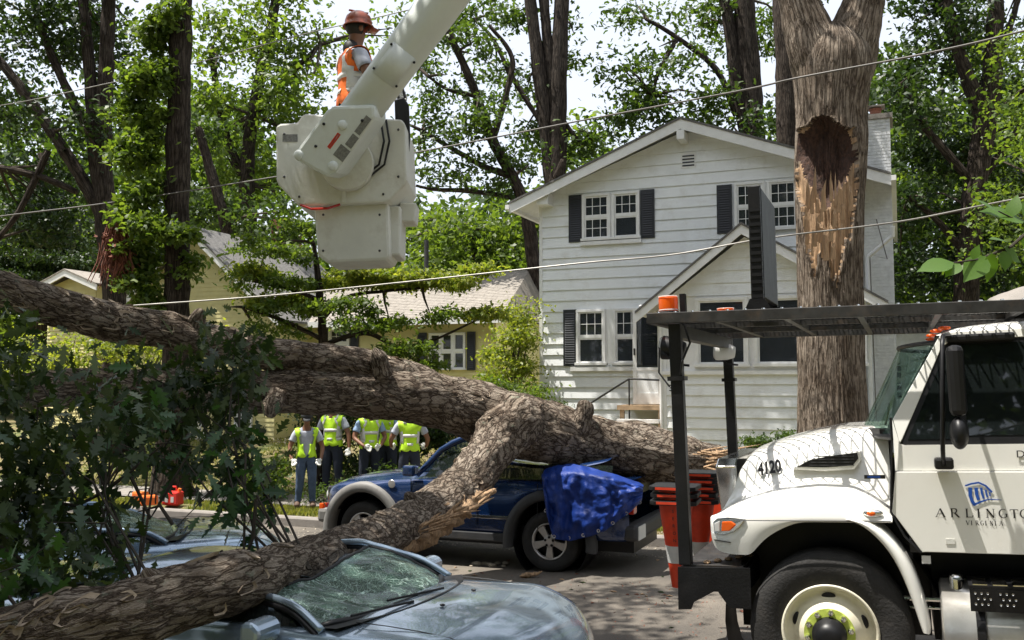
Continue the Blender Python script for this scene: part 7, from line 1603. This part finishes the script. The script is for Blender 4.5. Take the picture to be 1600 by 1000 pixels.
    if vest:
        vp = lambda c, nb: torso(c, nb) and .95 < c.z < 1.47 and abs(c.x) < .2 and not (open_front and c.y < 0 and abs(c.x) < max(.02, .085*(c.z-1.0)/.4+.03))
        vo = garment('vest', vp, .034, vest, wr=.01)
        if tapes:
            for z0, z1 in ((1.06, 1.10), (1.20, 1.24)): garment('reflective_band', lambda c, nb: vp(c, nb) and z0 < c.z < z1, .040, 'reflective', vo, wr=.01)
            for x0, x1 in ((.09, .13), (-.13, -.09)): garment('reflective_band', lambda c, nb: vp(c, nb) and x0 < c.x < x1 and c.z > 1.1, .041, 'reflective', vo, wr=.01)
    H = V['crown']; hr = .105*s
    hb = MB(); hb.sphere((0, .012*s, .012*s), (hr*.88, hr*1.0, hr*1.05), 16, 10)
    # keep hair off the face: drop faces on the front lower part
    hb.f = [f for f in hb.f if not (sum(hb.v[i].y for i in f)/len(f) < -.015*s and sum(hb.v[i].z for i in f)/len(f) < .045*s)]; hb.f = [f for f in hb.f if sum(hb.v[i].z for i in f)/len(f) > -.075*s]
    ho = hb.build('hair', M['hair_black'], T, smooth=True); ho.location = H
    for sd in (-1, 1):
        MB().sphere((sd*.033*s, -.088*s, -.006*s), (.012*s, .008*s, .007*s), 8, 6).build('eye', M['hair_black'], body, loc=H); MB().sphere((sd*.085*s, .005*s, -.02*s), (.012*s, .022*s, .032*s), 8, 6).build('ear', M[skin], body, smooth=True, loc=H)
    MB().sphere((0, -.088*s, -.062*s), (.026*s, .008*s, .006*s), 8, 6).build('mouth', M['skin_brown'], body, loc=H)
    if hat == 'cap':
        c = MB(); c.lathe([(hr*1.03, 0), (hr*1.02, .04*s), (hr*.85, .09*s), (hr*.45, .115*s), (0, .12*s)], 20, 'z', (0, .01, .01)); c.add([(-.07*s, -.07*s, .018), (.07*s, -.07*s, .018), (.06*s, -.165*s, -.005), (0, -.185*s, -.01), (-.06*s, -.165*s, -.005)], [(0, 1, 2, 3, 4)]); o = c.build('cap', M['cap_dark'], T, smooth=True, solid=.004); o.location = H; o.rotation_euler = (head_pitch, 0, head_yaw)
    if hat == 'hardhat':
        c = MB(); c.lathe([(hr*1.32, -.0), (hr*1.30, .012), (hr*1.12, .02), (hr*1.14, .06*s), (hr*1.0, .11*s), (hr*.6, .15*s), (0, .165*s)], 28, 'z', (0, .0, 0)); c.add([(-.08*s, -.10*s, .004), (.08*s, -.10*s, .004), (.06*s, -.18*s, -.012), (-.06*s, -.18*s, -.012)], [(0, 1, 2, 3)]); o = c.build('hardhat', M['hardhat'], T, smooth=True, solid=.005); o.location = H+Vector((0, 0, .012)); o.rotation_euler = (head_pitch, 0, head_yaw)
        MB().box(-.012*s, .012*s, -.09*s, .09*s, .155*s, .17*s).build('ridge', M['hardhat'], o, bevel=.005)
    T.rotation_euler = (lean, 0, rz)
    return T
def stand(px, k, py=None):
    p = P(px, 700, k); s, t = p.x*CA-p.y*SI, p.x*SI+p.y*CA; p.z = ground_z(s, t)+.02; return p
person('man in a dark cap and grey shirt, open lime vest, looking down beside the road', stand(479, 17.2), R(12), 1.66, pose=dict(la=((.30, -.02, 1.14), (.27, -.16, .93), (.22, -.22, .84)), ra=((-.31, -.02, 1.14), (-.27, -.16, .93), (-.22, -.22, .84)), head=(0, -.07, 1.64), ll=((.11, -.03, .50), (.12, .0, .09)), rl=((-.11, .0, .50), (-.15, .06, .09))), open_front=True, head_pitch=R(18), hat='cap', tapes=False)
person('man in navy trousers and lime vest standing behind the man in the cap', stand(520, 18.6), R(-18), 1.86, pants='navy', pose=dict(la=((.32, 0, 1.16), (.36, -.05, .93), (.36, -.08, .84)), ra=((-.32, 0, 1.16), (-.34, -.10, .95), (-.33, -.14, .86))), hat=None)
person('man in lime vest with gloved hands together, head hidden by the trunk', stand(577, 18.4), R(28), 1.80, pants='navy', shirt='shirt_blue', pose=dict(la=((.30, -.04, 1.14), (.14, -.24, 1.0), (.05, -.28, .96)), ra=((-.31, -.02, 1.14), (-.2, -.25, 1.0), (-.10, -.3, .95))), hat=None)
person('man in blue shirt and lime vest between two others, mostly turned away', stand(606, 18.8), R(150), 1.78, shirt='shirt_blue', pants='navy', hat=None, hands=None, skin='skin_tan')
person('man seen from behind in a bright lime vest nearest the blue car hood', stand(640, 17.7), R(190), 1.80, pants='navy', pose=dict(la=((.33, -.02, 1.16), (.32, -.2, 1.02), (.26, -.28, 1.0)), ra=((-.33, -.02, 1.16), (-.32, -.2, 1.02), (-.26, -.28, 1.0))), hat=None)
lw = person('worker in orange hardhat and orange and lime vest standing in the lift bucket', P(553, 58, 9.32)-Vector((0, 0, 1.66)), R(118), 1.78, vest='vest_orange', shirt='shirt_grey', pants='navy', hat='hardhat', hands='glove', skin='skin_brown', head_yaw=0,
            pose=dict(la=((.32, -.06, 1.18), (.30, -.28, 1.10), (.26, -.36, 1.10)), ra=((-.30, -.04, 1.16), (-.26, -.26, 1.06), (-.22, -.34, 1.05)), head=(.0, -.05, 1.68)), tapes=True)
lw.scale = (1.1, 1.1, 1)
MB().sphere((0, .02, 1.53), (.075, .08, .10), 14, 10).build('neck_cloth', M['hair_black'], lw, smooth=True)
# scabbard hanging on the bucket's far side
sb = thing('saw_scabbard', 'black saw scabbard hanging on the right side of the lift bucket', 'scabbard', P(627, 195, 9.15))
MB().prism([(-.07, .25), (.02, .28), (.07, .2), (.085, -.1), (.06, -.55), (.02, -.58), (.0, -.2), (-.06, 0)], 0, .06).build('sheath', M['black_plastic'], sb, bevel=.015)
MB().tube([(-.03, .03, .27), (-.05, .05, .36), (.0, .06, .40), (.03, .04, .28)], .014, 6).build('handle', M['black_plastic'], sb)
# ================================================================== WIRES
def wire(label, pts, r, m):
    q = catmull([tuple(P(*p)) for p in pts], 14); o = MB().tube([tuple(a) for a in q], r, 6).build('overhead_wire', m, smooth=True); tag(o, label, 'wire')
wire('thick overhead cable crossing in front of the torn tree near the top', [(-260, 372, 19.5), (0, 338, 19), (170, 317, 18.8), (390, 283, 18.2), (640, 240, 17.4), (900, 190, 16), (1150, 143, 13.6), (1250, 121, 12.8), (1440, 85, 12), (1600, 48, 11.4), (1850, -20, 10.5)], .014, M['cable'])
wire('pale overhead cable crossing low in front of the white house porch gable', [(200, 478, 15.5), (420, 462, 15.2), (640, 440, 14.6), (900, 412, 13.8), (1050, 398, 13.5), (1200, 372, 13.2), (1400, 347, 12.9), (1550, 318, 12.6), (1800, 270, 12)], .0125, M['cable_grey'])
wire('thin overhead wire running up from the left edge past the hardhat', [(-200, 190, 22), (0, 165, 21), (170, 130, 20.5), (300, 100, 20), (480, 52, 19), (640, 15, 18), (800, -30, 17)], .010, M['cable_grey'])
# ================================================================== SMALL THINGS ON THE GROUND
def can():
    p = stand(272, 17.6); c = thing('fuel_can', 'red plastic fuel can standing on the grass behind the fallen leaves', 'fuel can', p, (0, 0, R(-15)))
    MB().box(-.17, .17, -.11, .11, 0, .25).build('body', M['red_plastic'], c, bevel=.035)
    MB().tube([(-.1, 0, .25), (-.08, 0, .33), (.06, 0, .33), (.08, 0, .25)], .018, 8).build('handle', M['red_plastic'], c); MB().rod((.12, 0, .24), (.14, 0, .30), .03).build('spout_cap', M['orange_plastic'], c)
    for x in (-.06, .06): MB().box(x-.03, x+.03, -.115, -.108, .06, .16).build('mark', M['reflective'], c)
    def saw(px, k, rz, label):
        s = thing('chainsaw', label, 'chainsaw', stand(px, k), (0, 0, rz)); MB().box(-.16, .14, -.09, .09, .02, .2).build('engine', M['orange_plastic'], s, bevel=.04); MB().tube([(.1, -.1, .05), (.1, -.12, .25), (.1, .1, .25), (.1, .12, .05)], .013, 8).build('front_handle', M['black_plastic'], s)
        MB().tube([(-.14, 0, .17), (-.3, 0, .18), (-.36, 0, .1), (-.14, 0, .05)], .016, 8).build('rear_handle', M['black_plastic'], s); MB().prism([(.14, .07), (.6, .08), (.64, .11), (.6, .14), (.14, .15)], .03, .036).build('bar', M['alloy'], s)
    saw(236, 17.4, R(20), 'orange chainsaw lying in the grass just left of the red fuel can'); saw(222, 18.0, R(-30), 'second orange chainsaw lying farthest left beside the other saw')
can()
def debris():
    def spot(px, py):
        u, z = ray(px, py); k = (0-CAM_Z)/z
        for _ in range(4): s = k*(u*CA-SI); k = (ground_z(s, k*(u*SI+CA))-CAM_Z)/z
        return Vector((u*k, k, CAM_Z+z*k))
    p = spot(829, 903); o = limb('wood_chunk', M['torn_wood'], None, [(-.13, 0, .02, .012), (-.05, 0, .03, .03), (.05, .01, .04, .022), (.14, .02, .075, .005)], sides=10, rough=.3, nscale=6); o.location = p; tag(o, 'orange splinter of torn wood lying alone on the asphalt', 'wood chunk')
    n = 0
    for i in range(46):
        px, py = random.uniform(700, 1180), random.uniform(868, 985)
        if px > 1040 and py < 890: continue
        q = spot(px, py); w = random.uniform(.015, .05); mb = MB(); mb.add([(-w, 0, .004), (0, -w*.5, .01), (w*1.2, 0, .004), (0, w*.6, .014)], [(0, 1, 2, 3)]); o = mb.build('fallen_leaf', M['leaf_oak'] if i % 3 == 0 else M['dead_leaf'] if i % 3 == 1 else M['torn_wood'], None, loc=q, rot=(0, 0, random.uniform(0, 6)), solid=.003)
        tag(o, ('small green leaf lying on the road', 'small rusty dead leaf lying on the road', 'small pale wood chip lying on the road')[i % 3], 'debris', ('green leaves on the road', 'dead leaves on the road', 'wood chips on the road')[i % 3])
    for i in range(9):
        q = spot(735+i*7+random.uniform(-4, 4), 884+random.uniform(-3, 4)); mb = MB(); r = random.uniform(.02, .05); mb.sphere((0, 0, r*.4), (r*1.3, r, r*.7), 8, 5); o = mb.build('pale_rubble', M['bark_chip'], None, loc=q); tag(o, 'pale lump in the little heap on the road before the blue car', 'rubble', 'pale lumps heaped on the road')
M['bark_chip'] = mat('bark_chip', (.36, .31, .24), .9, var=.3, bump=.6)
debris()
# leaf litter near the yellow house wall and gravel at the kerb
def litter(name, n, s0, s1, t0, t1, m, size, label):
    s = RNG.uniform(s0, s1, n); t = RNG.uniform(t0, t1, n); pos = np.array([W(a, b, ground_z(a, b)+.012) for a, b in zip(s, t)]); X, Y, Z = frames(n, size, .35); tag(scatter_mesh(name, LEAF_T[0], LEAF_T[1], pos, X, Y, Z, m, kind='stuff'), label, 'leaf litter')
litter('leaf_litter', 2600, -20, -9.5, 20.8, 22.6, M['bark_chip'], .06, 'dry pale leaf litter along the foot of the yellow house wall')
litter('kerb_litter', 1800, -9, 2, 12.6, 14.2, M['bark_chip'], .03, 'small leaves and chips gathered along the far kerb')
litter('bark_crumbs', 1500, -7, 1.5, 6.8, 11, M['dead_leaf'], .022, 'bark crumbs and leaf scraps strewn over the road')
